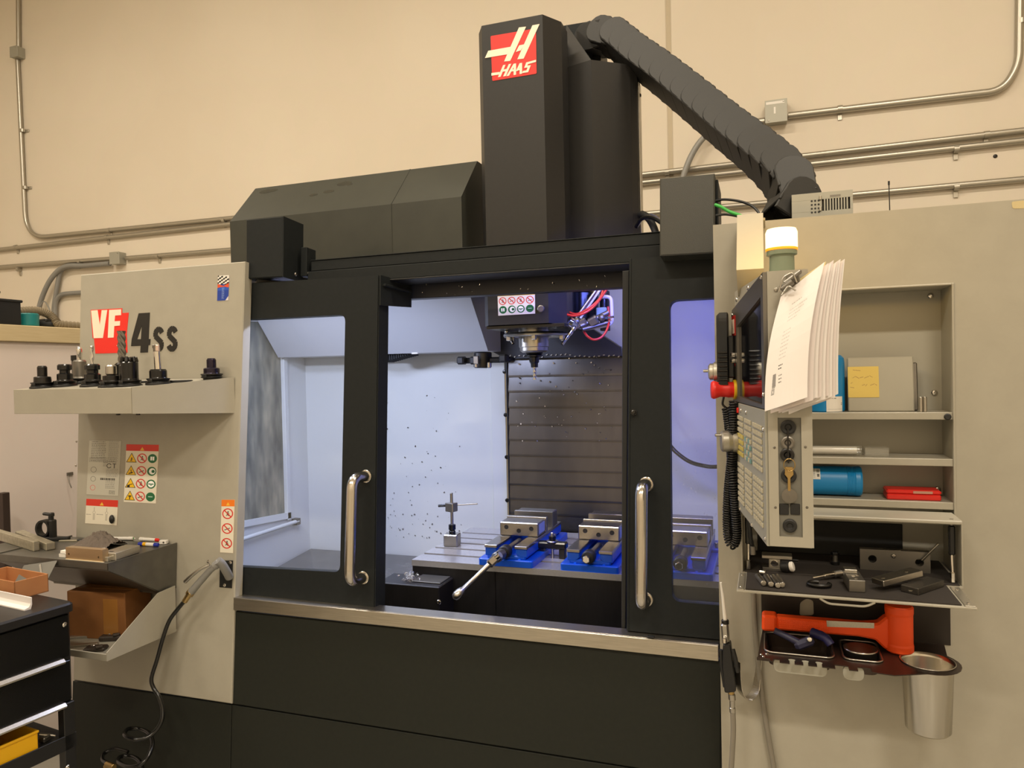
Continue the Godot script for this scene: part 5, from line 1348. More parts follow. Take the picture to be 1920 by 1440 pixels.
func cabinet() -> void:
	var z := -1.72
	var X0 := -0.114
	var X1 := 0.95
	var T := 1.82
	var hl := -0.05
	var hr := 0.3555
	var hb := 1.062
	var htp := 1.657
	var t := thing("control_cabinet", "light grey control cabinet at the right with open shelf recess", "cabinet", Vector3(0.4, 0, z))
	part("front_panel", MB.new().xy(holed([Vector2(X0, 0.03), Vector2(X1, 0.03), Vector2(X1, T), Vector2(X0, T)], [[Vector2(hl, hb), Vector2(hr, hb), Vector2(hr, htp), Vector2(hl, htp)]]), z - 0.012, z, 0.0), M.panel, t)
	var sh := MB.new()
	sh.bx(X0, X0 + 0.01, 0.03, T, z - 0.1, z - 0.012, 0.001)
	sh.bx(X0, X1, T - 0.01, T, z - 0.12, z - 0.012, 0.001)
	sh.bx(X0, X1, T, T + 0.006, z - 0.1, z - 0.09, 0.001)
	part("side_walls", sh, M.panel, t)
	part("rear_body", MB.new().bx(0.33, X1, 0.03, T - 0.006, -2.5, z - 0.121, 0.003), M.panel, t)
	var rc := MB.new()
	rc.bx(hl - 0.004, hr + 0.004, hb, htp, z - 0.108, z - 0.1, 0.0)
	rc.bx(hl - 0.008, hl, hb, htp, z - 0.1, z - 0.012, 0.0)
	rc.bx(hr, hr + 0.008, hb, htp, z - 0.1, z - 0.012, 0.0)
	rc.bx(hl, hr, htp, htp + 0.008, z - 0.1, z - 0.012, 0.0)
	part("recess_liner", rc, M.panel_in, t)
	var lip := MB.new()
	lip.xy([Vector2(hr, hb), Vector2(hr + 0.004, hb), Vector2(hr + 0.004, htp + 0.004), Vector2(hr, htp + 0.004)], z, z + 0.004, 0.001)
	lip.xy([Vector2(hl, htp), Vector2(hr, htp), Vector2(hr, htp + 0.004), Vector2(hl, htp + 0.004)], z, z + 0.004, 0.001)
	part("recess_rim", lip, M.panel, t)
	for y in [1.396, 1.2995, 1.2095]:
		part("shelf", MB.new().bx(hl, hr, y - 0.015, y, z - 0.004, z - 0.001, 0.0008).bx(hl, hr, y - 0.004, y, z - 0.1, z - 0.004, 0.0005), M.panel, t)
	part("shelf_knob", MB.new().cyl(Vector3(0.3465, 1.3869, -1.721), Vector3(0.3453, 1.3873, -1.715), 0.0068, 14, 0.002), M.black, t)
	for q in [Vector3(0.3362, 1.6447, -1.819), Vector3(0.3412, 1.4336, -1.819), Vector3(0.3453, 1.222, -1.819)]:
		part("screw", MB.new().screw(q, Vector3(0, 0, 1), 0.0062), M.chrome, t)
	# lower compartment box with its drop-down flap
	var f := -1.63
	var cl := -0.061
	var cr := 0.352
	var cy := 1.1895
	part("compartment_top", MB.new().bx(cl, cr, cy - 0.008, cy, f - 0.006, f, 0.002).bx(cl, cr, cy - 0.002, cy, z, f - 0.004, 0.0008), M.panel, t)
	part("compartment_side", MB.new().bx(cl, cl + 0.003, hb, cy - 0.002, z, f, 0.001), M.panel, t)
	part("compartment_side", MB.new().bx(cr - 0.003, cr, hb, cy - 0.002, z, f, 0.001), M.panel, t)
	part("compartment_floor", MB.new().bx(cl, cr, hb - 0.006, hb, z - 0.1, f, 0.001), M.panel, t)
	part("floor_mat", MB.new().bx(cl + 0.006, cr - 0.006, hb, hb + 0.0025, z - 0.099, f, 0.0008), M.mat_brown, t)
	part("back_mat", MB.new().bx(-0.03, 0.275, hb + 0.003, 1.142, z - 0.099, z - 0.095, 0.001), M.rubber, t, "black mat on the back of the compartment")
	var fl := thing("drop_flap", "dropped flap with black mat and metal end strips holding small tools", "flap", Vector3(0.14, 1.056, -1.63))
	part("flap_panel", MB.new().bx(-0.066, 0.345, 1.056, 1.0605, -1.628, -1.498, 0.001), M.panel, fl)
	part("flap_mat", MB.new().bx(-0.05, 0.322, 1.0605, 1.0635, -1.627, -1.504, 0.001), M.mat_brown, fl)
	for s in [[-0.064, -0.052], [0.326, 0.343]]:
		part("end_strip", MB.new().bx(s[0], s[1], 1.0605, 1.0625, -1.62, -1.5, 0.0006), M.alu, fl)
		for zz in [-1.6, -1.515]:
			part("screw", MB.new().screw(Vector3((s[0] + s[1]) / 2, 1.0625, zz), Vector3.UP, 0.0028), M.chrome, fl)
	part("finger_pull", MB.new().tube(bent([Vector3(0.085, 1.056, -1.5), Vector3(0.1, 1.046, -1.503), Vector3(0.165, 1.046, -1.503), Vector3(0.18, 1.056, -1.5)], 0.02), 0.0022, 8), M.panel, fl)
	for s in [[cl + 0.014, -1], [cr - 0.016, 1]]:
		var x: float = s[0]
		var st := thing("gas_strut", ("left" if s[1] < 0 else "right") + " slim black strut holding the dropped flap", "strut", Vector3(x, 1.075, -1.64))
		part("strut_body", MB.new().bx(x - 0.006, x + 0.006, 1.118, 1.178, -1.652, -1.642, 0.003), M.black_shiny, st)
		part("strut_rod", MB.new().cyl(Vector3(x, 1.08, -1.642), Vector3(x, 1.12, -1.647), 0.003, 10), M.chrome, st)
		part("end_fitting", MB.new().bx(x - 0.0045, x + 0.0045, 1.064, 1.086, -1.648, -1.638, 0.002), M.chrome, st)
		part("top_screw", MB.new().cyl(Vector3(x, 1.178, -1.647), Vector3(x, 1.19, -1.647), 0.0035, 8), M.steel, st)
	# vented case, antenna, taped card on top of the cabinet
	var vz := -2.0
	var v0: Vector3 = Vector3(0.106, 1.9316, -2)
	var v1: Vector3 = Vector3(0.2025, 1.9312, -2)
	var vt := thing("vented_case", "grey vented metal case standing on the control cabinet by the chain", "power supply", Vector3((v0.x + v1.x) / 2, T, vz))
	var sy0: float = 1.8846
	var sy1: float = 1.9136
	var fx := MB.new()
	var sx0: float = 0.1316
	var sx1: float = 0.1961
	fx.bx(v0.x - 0.045, v1.x, T - 0.01, sy0, vz - 0.002, vz, 0.0003)
	fx.bx(v0.x - 0.045, v1.x, sy1, v1.y, vz - 0.002, vz, 0.0003)
	fx.bx(v0.x - 0.045, sx0, sy0, sy1, vz - 0.002, vz, 0.0003)
	fx.bx(sx1, v1.x, sy0, sy1, vz - 0.002, vz, 0.0003)
	for i in range(1, 10):
		var x: float = lerpf(sx0, sx1, i / 10.0)
		fx.bx(x - 0.0018, x + 0.0018, sy0, sy1, vz - 0.002, vz, 0.0003)
	part("face_plate", fx, M.box_grey, vt)
	var vh := MB.new()
	for i in 3:
		for k in 4:
			var p := Vector3(0.1081 + i * 0.008, sy0 - 0.002 + k * 0.0095, vz)
			vh.cyl(p, p + Vector3(0, 0, 0.0004), 0.0026, 8)
	part("vent_holes", vh, M.black, vt)
	part("case_body", MB.new().bx(v0.x - 0.045, v1.x, T - 0.01, v1.y, vz - 0.1, vz - 0.012, 0.002), M.dark_steel, vt)
	part("case_top", MB.new().bx(v0.x - 0.045, v1.x, v1.y - 0.002, v1.y, vz - 0.012, vz - 0.002, 0.0), M.box_grey, vt)
	part("print", MB.new().bx(0.1503, 0.1747, v1.y - 0.014, v1.y - 0.009, vz, vz + 0.0004, 0.0), M.dull_steel, vt)
	for q in [Vector3(0.1281, 1.9175, -2), Vector3(0.1277, 1.8895, -2)]:
		part("terminal", MB.new().bx(q.x - 0.003, q.x + 0.003, q.y - 0.006, q.y + 0.006, vz, vz + 0.004), M.conduit, vt)
	var an: Vector3 = Vector3(0.2775, 1.8618, -1.95)
	var at_ := thing("antenna", "thin dark antenna on top of the control cabinet at right", "antenna", Vector3(an.x, T - 0.006, -1.95))
	part("rod", MB.new().cyl(Vector3(an.x, T - 0.006, -1.95), Vector3(an.x - 0.002, 1.9288, -1.95), 0.0012, 8), M.black, at_)
	part("tip", MB.new().cyl(Vector3(an.x - 0.002, 1.9288 - 0.006, -1.95), Vector3(an.x - 0.002, 1.9288 + 0.003, -1.95), 0.0022, 8), M.black, at_)
	part("base_nut", MB.new().cyl(Vector3(an.x, T + 0.012, -1.95), Vector3(an.x, T + 0.022, -1.95), 0.003, 8), M.dark_steel, at_)
	var ca := thing("tape_strip", "strip of pale card taped along the far right top of the cabinet", "tape", Vector3(0.3351, T, -1.83))
	part("strip", MB.new().bx(0.3371, 0.5068, T - 0.001, T + 0.016, -1.832, -1.829, 0.0005), M.cap, ca)
	part("tape", MB.new().xy(round_corners([Vector2(0.4621, 1.8167), Vector2(0.4964, 1.8176), Vector2(0.4963, 1.8008), Vector2(0.4638, 1.8028)], 0.004), -1.7199, -1.7192, 0.0), mat("c9b98c", 0.35), ca)
	# coloured wires between the dark box and the cabinet
	for q in [["green earth wire from the dark box to the cabinet top", [Vector3(-0.1171, 1.8946, -1.86), Vector3(-0.1029, 1.886, -1.85), Vector3(-0.0829, 1.8707, -1.84), Vector3(-0.0556, 1.8542, -1.82), Vector3(-0.0433, 1.8406, -1.8)], 0.004, M.green_wire], ["upper thin black wire arching from the dark box", [Vector3(-0.1208, 1.9124, -1.9), Vector3(-0.0978, 1.9141, -1.9), Vector3(-0.0638, 1.9069, -1.9), Vector3(-0.0349, 1.8896, -1.88), Vector3(-0.0178, 1.8674, -1.86), Vector3(-0.0108, 1.8471, -1.85)], 0.0032, M.black], ["lower thin black wire close above the cabinet edge", [Vector3(-0.1163, 1.8686, -1.86), Vector3(-0.0913, 1.8689, -1.86), Vector3(-0.0587, 1.8558, -1.84), Vector3(-0.0465, 1.844, -1.83)], 0.003, M.black]]:
		var w := thing("wire", q[0], "wire", q[1][0])
		part("wire", MB.new().tube(spline(q[1], 6), q[2], 8), q[3], w)

func cabinet_contents() -> void:
	var z := -1.72
	# ---- top shelf
	var y := 1.396
	var c: Vector3 = Vector3(0.1145, 1.3929, -1.765)
	var t := thing("blue_container", "upright blue plastic container behind the papers on the top shelf", "container", Vector3(c.x, y, -1.77))
	part("container_body", MB.new().lathe(at(Vector3(c.x, y, -1.772)), [Vector2(0, 0), Vector2(0.041, 0), Vector2(0.0435, 0.003), Vector2(0.0435, 0.108), Vector2(0.042, 0.118), Vector2(0.036, 0.124), Vector2(0, 0.125)], 36), M.blue_plastic, t)
	var p := Paint.new(100, 80, Color("e4e0da"))
	p.words(20, 8, 60, 9, 1, Color("3a3a3a"), rng); p.rect(6, 66, 94, 67, Color("8a8a86")); p.words(88, 34, 98, 8, 2, Color("44464a"), rng)
	var lb := MB.new()
	for i in 6:
		var a0 := lerpf(0.06, 0.95, i / 6.0)
		var a1 := lerpf(0.06, 0.95, (i + 1) / 6.0)
		var r := 0.0438
		var q := []
		for k in [[a0, 0.034], [a1, 0.034], [a1, 0.001], [a0, 0.001]]:
			q.append(Vector3(c.x + sin(k[0]) * r, y + k[1], -1.772 + cos(k[0]) * r))
		var nn := Vector3(sin((a0 + a1) / 2), 0, cos((a0 + a1) / 2))
		lb.tri(q[0], q[1], q[2], nn, nn, nn, Vector2(i / 6.0, 0), Vector2((i + 1) / 6.0, 0), Vector2((i + 1) / 6.0, 1))
		lb.tri(q[0], q[2], q[3], nn, nn, nn, Vector2(i / 6.0, 0), Vector2((i + 1) / 6.0, 1), Vector2(i / 6.0, 1))
	part("label", lb, printed(p, 0.5), t)
	var g0: Vector3 = Vector3(0.1626, 1.503, -1.745)
	var g1: Vector3 = Vector3(0.2914, 1.3944, -1.735)
	t = thing("metal_plate", "grey sheet metal case leaning on the top shelf behind a yellow note", "plate", Vector3((g0.x + g1.x) / 2, y, -1.74))
	var lean := at(Vector3((g0.x + g1.x) / 2, y + 0.0585, -1.762), 0, -0.1)
	part("plate", MB.new().box(lean, Vector3(g1.x - g0.x, 0.118, 0.012), 0.002), M.panel_in, t)
	part("rear_plate", MB.new().box(at(Vector3((g0.x + g1.x) / 2 + 0.016, y + 0.052, -1.786), 0, -0.1), Vector3(g1.x - g0.x - 0.01, 0.104, 0.014), 0.002), M.dull_steel, t)
	p = Paint.new(120, 114, Color("d6bd68"))
	var ink := Color("a88a58")
	for l in [[20, 12, 50, 15], [18, 42, 30, 36], [30, 36, 44, 44], [46, 42, 60, 38], [64, 43, 82, 36], [84, 34, 96, 40], [10, 62, 18, 58], [8, 76, 24, 78], [54, 70, 66, 66], [68, 72, 74, 66], [86, 70, 104, 64], [106, 66, 112, 70]]:
		p.line(Vector2(l[0], l[1]), Vector2(l[2], l[3]), 2.2, ink)
	var bs := lean.basis
	var n0: Vector3 = Vector3(0.163, 1.4937, -1.75)
	var n1: Vector3 = Vector3(0.224, 1.4269, -1.75)
	var oz := lean.origin + bs.z * 0.0066
	var nt := single("sticky_note", "yellow handwritten sticky note on the grey plate", "note", MB.new().sheet(note_pt(oz, bs, n0.x, n0.y), note_pt(oz, bs, n1.x, n0.y), note_pt(oz, bs, n1.x, n1.y), note_pt(oz, bs, n0.x, n1.y), 0.0005), printed(p, 0.8), note_pt(oz, bs, n0.x, n1.y))
	for q in [["left of two short steel pins beside the grey plate", 1726.5, 0.2994], ["right of two short steel pins beside the grey plate", 1733, 0.3073]]:
		var pin := thing("steel_pin", q[0], "pin", Vector3(q[2], y, -1.735), Transform3D(), "pins on the top shelf")
		part("pin", MB.new().cyl(Vector3(q[2], y, -1.735), Vector3(q[2], y + 0.032, -1.735), 0.0042, 14, 0.001), M.steel, pin)
	# ---- middle shelf
	y = 1.2995
	var a: Vector3 = Vector3(0.0632, 1.3042, -1.755)
	var b: Vector3 = Vector3(0.1845, 1.3062, -1.755)
	t = thing("clear_tube", "clear plastic tube lying on the middle shelf", "tube", Vector3((a.x + b.x) / 2, y, -1.755))
	part("tube_wall", MB.new().lathe(MB.along(Vector3(a.x, y + 0.0115, -1.757), Vector3(b.x, y + 0.0115, -1.757)), [Vector2(0.0098, 0), Vector2(0.0112, 0), Vector2(0.0112, b.x - a.x), Vector2(0.0098, b.x - a.x), Vector2(0.0098, 0)], 20, false), M.clear_plastic, t)
	part("paper_roll", MB.new().cyl(Vector3(a.x + 0.004, y + 0.0115, -1.757), Vector3(b.x - 0.006, y + 0.0115, -1.757), 0.0085, 16), M.white, t)
	part("end_cap", MB.new().cyl(Vector3(b.x, y + 0.0115, -1.757), Vector3(b.x + 0.004, y + 0.0115, -1.757), 0.0112, 18, 0.001), M.clear_plastic, t)
	a = Vector3(0.1943, 1.2965, -1.75)
	b = Vector3(0.2412, 1.3145, -1.75)
	t = thing("clear_box", "small clear plastic box with lid on the middle shelf", "box", Vector3((a.x + b.x) / 2, y, -1.76))
	var wl := MB.new()
	wl.bx(a.x, b.x, y, y + 0.0015, -1.785, -1.75, 0.0004)
	for s in [[a.x, a.x + 0.0015, -1.785, -1.75], [b.x - 0.0015, b.x, -1.785, -1.75], [a.x, b.x, -1.7515, -1.75], [a.x, b.x, -1.785, -1.7835]]:
		wl.bx(s[0], s[1], y + 0.0015, y + 0.016, s[2], s[3], 0.0004)
	part("box_body", wl, M.clear_plastic, t)
	part("lid", MB.new().bx(a.x - 0.001, b.x + 0.001, y + 0.016, y + 0.019, -1.786, -1.749, 0.0008), M.clear_plastic, t)
	# ---- lower shelf
	y = 1.2095
	a = Vector3(0.0626, 1.2322, -1.765)
	b = Vector3(0.1879, 1.236, -1.765)
	t = thing("blue_container", "blue plastic cylinder lying on the lower shelf", "container", Vector3((a.x + b.x) / 2, y, -1.765))
	var L: float = b.x - a.x
	var pr := [Vector2(0, 0), Vector2(0.029, 0), Vector2(0.0315, 0.003), Vector2(0.0315, L - 0.03)]
	for i in 5:
		pr.append(Vector2(0.0325, L - 0.029 + i * 0.003)); pr.append(Vector2(0.0318, L - 0.0275 + i * 0.003))
	pr.append_array([Vector2(0.0328, L - 0.013), Vector2(0.0328, L - 0.004), Vector2(0.03, L), Vector2(0, L)])
	part("container_body", MB.new().lathe(MB.along(Vector3(a.x, y + 0.0332, -1.766), Vector3(b.x, y + 0.0332, -1.766)), pr, 36), M.blue_plastic, t)
	p = Paint.new(60, 80, Color("d8d6ce"))
	p.words(4, 4, 20, 8, 9, Color("66665f"), rng); p.rect(30, 10, 52, 34, Color("88867e")); p.rect(34, 44, 52, 64, Color("55534e"))
	var u0: Vector3 = Vector3(0.0882, 1.2681, -1.735)
	var u1: Vector3 = Vector3(0.1035, 1.2427, -1.735)
	var lc := MB.new()
	for i2 in 6:
		var q := []
		var fr := [i2 / 6.0, (i2 + 1) / 6.0]
		for s in [[u0.x, fr[0]], [u1.x, fr[0]], [u1.x, fr[1]], [u0.x, fr[1]]]:
			var th := lerpf(1.05, 0.2, s[1])
			q.append(Vector3(s[0], y + 0.0332 + sin(th) * 0.0319, -1.766 + cos(th) * 0.0319))
		var nn := Vector3(0, q[0].y - y - 0.0332, q[0].z + 1.766).normalized()
		lc.tri(q[0], q[1], q[2], nn, nn, nn, Vector2(0, fr[0]), Vector2(1, fr[0]), Vector2(1, fr[1]))
		lc.tri(q[0], q[2], q[3], nn, nn, nn, Vector2(0, fr[0]), Vector2(1, fr[1]), Vector2(0, fr[1]))
	part("label", lc, printed(p, 0.5), t)
	a = Vector3(0.2338, 1.2055, -1.735)
	b = Vector3(0.3361, 1.2295, -1.735)
	t = thing("red_box", "flat red plastic box with a grey label on the lower shelf", "box", Vector3((a.x + b.x) / 2, y, -1.76))
	part("box_body", MB.new().bx(a.x, b.x, y, y + 0.012, -1.79, -1.735, 0.002), M.red, t)
	part("lid", MB.new().bx(a.x - 0.0006, b.x + 0.0006, y + 0.0125, y + 0.0215, -1.79, -1.7345, 0.003), M.red, t)
	part("label", MB.new().bx(a.x + 0.05, b.x - 0.016, y + 0.0145, y + 0.0198, -1.7345, -1.7341, 0.0), mat("b98a78", 0.4), t)
	# ---- tools on the flap and in the compartment
	y = 1.0638
	var k := 0
	for q in [[Vector3(-0.0282, 1.07, -1.5791), Vector3(-0.0155, 1.07, -1.5239)], [Vector3(-0.0117, 1.07, -1.5795), Vector3(-0.0016, 1.07, -1.5201)], [Vector3(0.0017, 1.07, -1.579), Vector3(0.0112, 1.07, -1.5161)], [Vector3(0.01, 1.07, -1.5852), Vector3(0.0191, 1.07, -1.522)]]:
		t = thing("dowel_pin", ["leftmost", "second", "third", "rightmost"][k] + " of four short steel dowels lying on the flap", "dowel pin", Vector3(q[0].x, y, q[0].z), Transform3D(), "dowel pins on the flap")
		part("pin", MB.new().cyl(Vector3(q[0].x, y + 0.006, q[0].z), Vector3(q[1].x, y + 0.006, q[1].z), 0.0056, 16, 0.0012), M.steel, t)
		k += 1
	var s0: Vector3 = Vector3(-0.0202, 1.07, -1.6102)
	t = thing("dowel_pin", "small round steel stub behind the four dowels", "dowel pin", Vector3(s0.x, y, s0.z))
	part("pin", MB.new().cyl(Vector3(s0.x - 0.004, y + 0.0055, s0.z), Vector3(s0.x + 0.008, y + 0.0055, s0.z + 0.004), 0.005, 14, 0.001), M.chrome, t)
	# fixture with flanges and a black knob
	c = Vector3(0.0052, 1.065, -1.6442)
	t = thing("fixture_block", "flanged steel fixture block with a black knob in the compartment", "fixture", Vector3(c.x, y, c.z))
	part("lower_flange", MB.new().bx(c.x - 0.024, c.x + 0.016, y, y + 0.007, c.z - 0.03, c.z, 0.001), M.steel, t)
	part("web", MB.new().bx(c.x - 0.011, c.x + 0.012, y + 0.007, y + 0.026, c.z - 0.026, c.z - 0.002, 0.001), M.alu, t)
	part("upper_flange", MB.new().bx(c.x - 0.025, c.x + 0.036, y + 0.026, y + 0.033, c.z - 0.032, c.z + 0.001, 0.001), M.steel, t)
	part("set_screw", MB.new().cyl(Vector3(c.x, y + 0.016, c.z - 0.003), Vector3(c.x, y + 0.016, c.z + 0.001), 0.0075, 16, 0.001), M.chrome, t)
	part("knob", MB.new().cyl(Vector3(c.x + 0.014, y + 0.012, c.z + 0.004), Vector3(c.x + 0.03, y + 0.014, c.z + 0.01), 0.0115, 18, 0.002), M.black, t)
	part("knob_face", MB.new().cyl(Vector3(c.x + 0.03, y + 0.014, c.z + 0.01), Vector3(c.x + 0.038, y + 0.016, c.z + 0.012), 0.0105, 18, 0.002), M.white, t)
	part("stem", MB.new().cyl(Vector3(c.x + 0.034, y + 0.024, c.z - 0.01), Vector3(c.x + 0.048, y + 0.024, c.z - 0.008), 0.003, 8), M.black, t)
	# micrometer
	c = Vector3(0.0914, 1.066, -1.5518)
	t = thing("micrometer", "steel micrometer with round frame lying on the flap", "micrometer", Vector3(c.x, y, c.z))
	var arc := []
	for i in 15:
		var an := lerpf(-0.5, TAU - 1.6, i / 14.0)
		arc.append(Vector3(c.x - 0.004 + cos(an) * 0.02, y + 0.005, c.z + sin(an) * 0.014))
	part("frame", MB.new().tube(arc, 0.004, 10), M.dark_steel, t)
	var m0: Vector3 = Vector3(0.0767, 1.07, -1.5871)
	var m1: Vector3 = Vector3(0.1344, 1.074, -1.6278)
	part("spindle", MB.new().cyl(m0, m0.lerp(m1, 0.4), 0.0035, 10), M.chrome, t)
	part("sleeve", MB.new().cyl(m0.lerp(m1, 0.38), m0.lerp(m1, 0.72), 0.0055, 14, 0.001), M.chrome, t)
	part("thimble", MB.new().cyl(m0.lerp(m1, 0.72), m1, 0.0072, 16, 0.0015), M.steel, t)
	# small dark screw jack
	c = Vector3(0.1304, 1.065, -1.7301)
	t = thing("screw_jack", "small dark screw jack standing at the back of the compartment", "screw jack", Vector3(c.x, y, c.z))
	part("foot", MB.new().cyl(Vector3(c.x, y, c.z), Vector3(c.x, y + 0.008, c.z), 0.009, 14, 0.001), M.dark_steel, t)
	part("screw", MB.new().cyl(Vector3(c.x, y + 0.008, c.z), Vector3(c.x, y + 0.022, c.z), 0.0055, 12), M.dull_steel, t)
	part("cap", MB.new().cyl(Vector3(c.x, y + 0.022, c.z), Vector3(c.x, y + 0.028, c.z), 0.009, 6, 0.001), M.dark_steel, t)
	# tall stepped block
	c = Vector3(0.1523, 1.066, -1.5322)
	t = thing("step_block", "grey steel block with drilled top standing on the flap centre", "block", Vector3(c.x, y, c.z))
	part("block", MB.new().box(at(Vector3(c.x - 0.001, y + 0.0115, c.z - 0.033), 0.06), Vector3(0.029, 0.023, 0.07), 0.001), M.dull_steel, t)
	part("rear_step", MB.new().box(at(Vector3(c.x - 0.006, y + 0.027, c.z - 0.056), 0.06), Vector3(0.024, 0.008, 0.024), 0.001), M.steel, t)
	for q in [[0.0, -0.01], [-0.003, -0.026], [0.005, -0.035]]:
		part("drilled_hole", MB.new().cyl(Vector3(c.x + q[0], y + 0.0226, c.z + q[1]), Vector3(c.x + q[0], y + 0.0236, c.z + q[1]), 0.004, 14, 0.0004), M.chrome, t)
	# jaw plate standing at the back with a hex key in it
	a = Vector3(0.1768, 1.0713, -1.7)
	b = Vector3(0.3089, 1.1199, -1.7)
	t = thing("jaw_plate", "long grey jaw plate with two holes standing in the compartment", "jaw plate", Vector3((a.x + b.x) / 2, y, -1.705))
	var jy1 := y + 0.044
	part("plate", MB.new().xy(holed([Vector2(a.x, y), Vector2(b.x, y), Vector2(b.x, jy1), Vector2(a.x, jy1)], [circle(Vector2(a.x + 0.024, y + 0.024), 0.0082), circle(Vector2(b.x - 0.02, y + 0.022), 0.0082)]), -1.722, -1.704, 0.0), M.dull_steel, t)
	part("top_groove", MB.new().bx(a.x + 0.045, a.x + 0.078, jy1, jy1 + 0.0012, -1.712, -1.704, 0.0004), M.chrome, t)
	part("pin_mark", MB.new().screw(Vector3(a.x + 0.064, y + 0.033, -1.704), Vector3(0, 0, 1), 0.005), M.steel, t)
	t = thing("hex_key", "hex key stuck in the right hole of the jaw plate", "hex key", Vector3(b.x - 0.02, y + 0.022, -1.704))
	part("long_arm", MB.new().cyl(Vector3(b.x - 0.016, y + 0.028, -1.7), Vector3(0.3216, 1.1306, -1.69), 0.0022, 6), M.steel, t)
	part("short_arm", MB.new().cyl(Vector3(b.x - 0.021, y + 0.021, -1.712), Vector3(b.x - 0.014, y + 0.03, -1.699), 0.0024, 6), M.dark_steel, t)
	# two bars lying across each other
	var e0: Vector3 = Vector3(0.1739, 1.066, -1.5276)
	var e1: Vector3 = Vector3(0.2853, 1.08, -1.6139)
	t = thing("parallel_bar", "bright steel bar with two holes propped on the darker bar", "bar", Vector3(e0.x, y, e0.z))
	var d := (e1 - e0).normalized()
	var yb := Basis(d, Vector3(0, 1, 0), d.cross(Vector3.UP)).orthonormalized()
	var mid := e0.lerp(e1, 0.5)
	part("bar", MB.new().box(Transform3D(yb, mid + Vector3(0, 0.012, -0.012)), Vector3(0.098, 0.011, 0.03), 0.001), M.ground, t)
	for s in [-0.03, 0.028]:
		part("countersunk_hole", MB.new().cyl(mid + yb * Vector3(s, 0.0178, -0.006) , mid + yb * Vector3(s, 0.0186, -0.006), 0.0042, 14, 0.0005), M.chrome, t)
	e0 = Vector3(0.2282, 1.066, -1.5053)
	e1 = Vector3(0.3314, 1.066, -1.6388)
	t = thing("parallel_bar", "dark worn steel bar lying under the bright bar on the flap", "bar", Vector3(e0.x, y, e0.z))
	d = (e1 - e0); d.y = 0; d = d.normalized()
	part("bar", MB.new().box(Transform3D(Basis(d, Vector3(0, 1, 0), d.cross(Vector3.UP)), Vector3((e0.x + e1.x) / 2 - 0.006, y + 0.0065, (e0.z + e1.z) / 2 - 0.014)), Vector3(0.094, 0.013, 0.034), 0.001), noisy("4a4743", "5c5853", 0.03, 12.0, 0.4, 0.8), t)
	part("countersunk_hole", MB.new().cyl(Vector3(e0.x + 0.014, y + 0.013, e0.z - 0.016), Vector3(e0.x + 0.014, y + 0.0138, e0.z - 0.016), 0.004, 14, 0.0004), M.chrome, t)

func note_pt(o: Vector3, bs: Basis, x: float, y: float) -> Vector3:
	var k := (y - o.y) / bs.y.y
	return Vector3(x, y, o.z + bs.y.z * k)

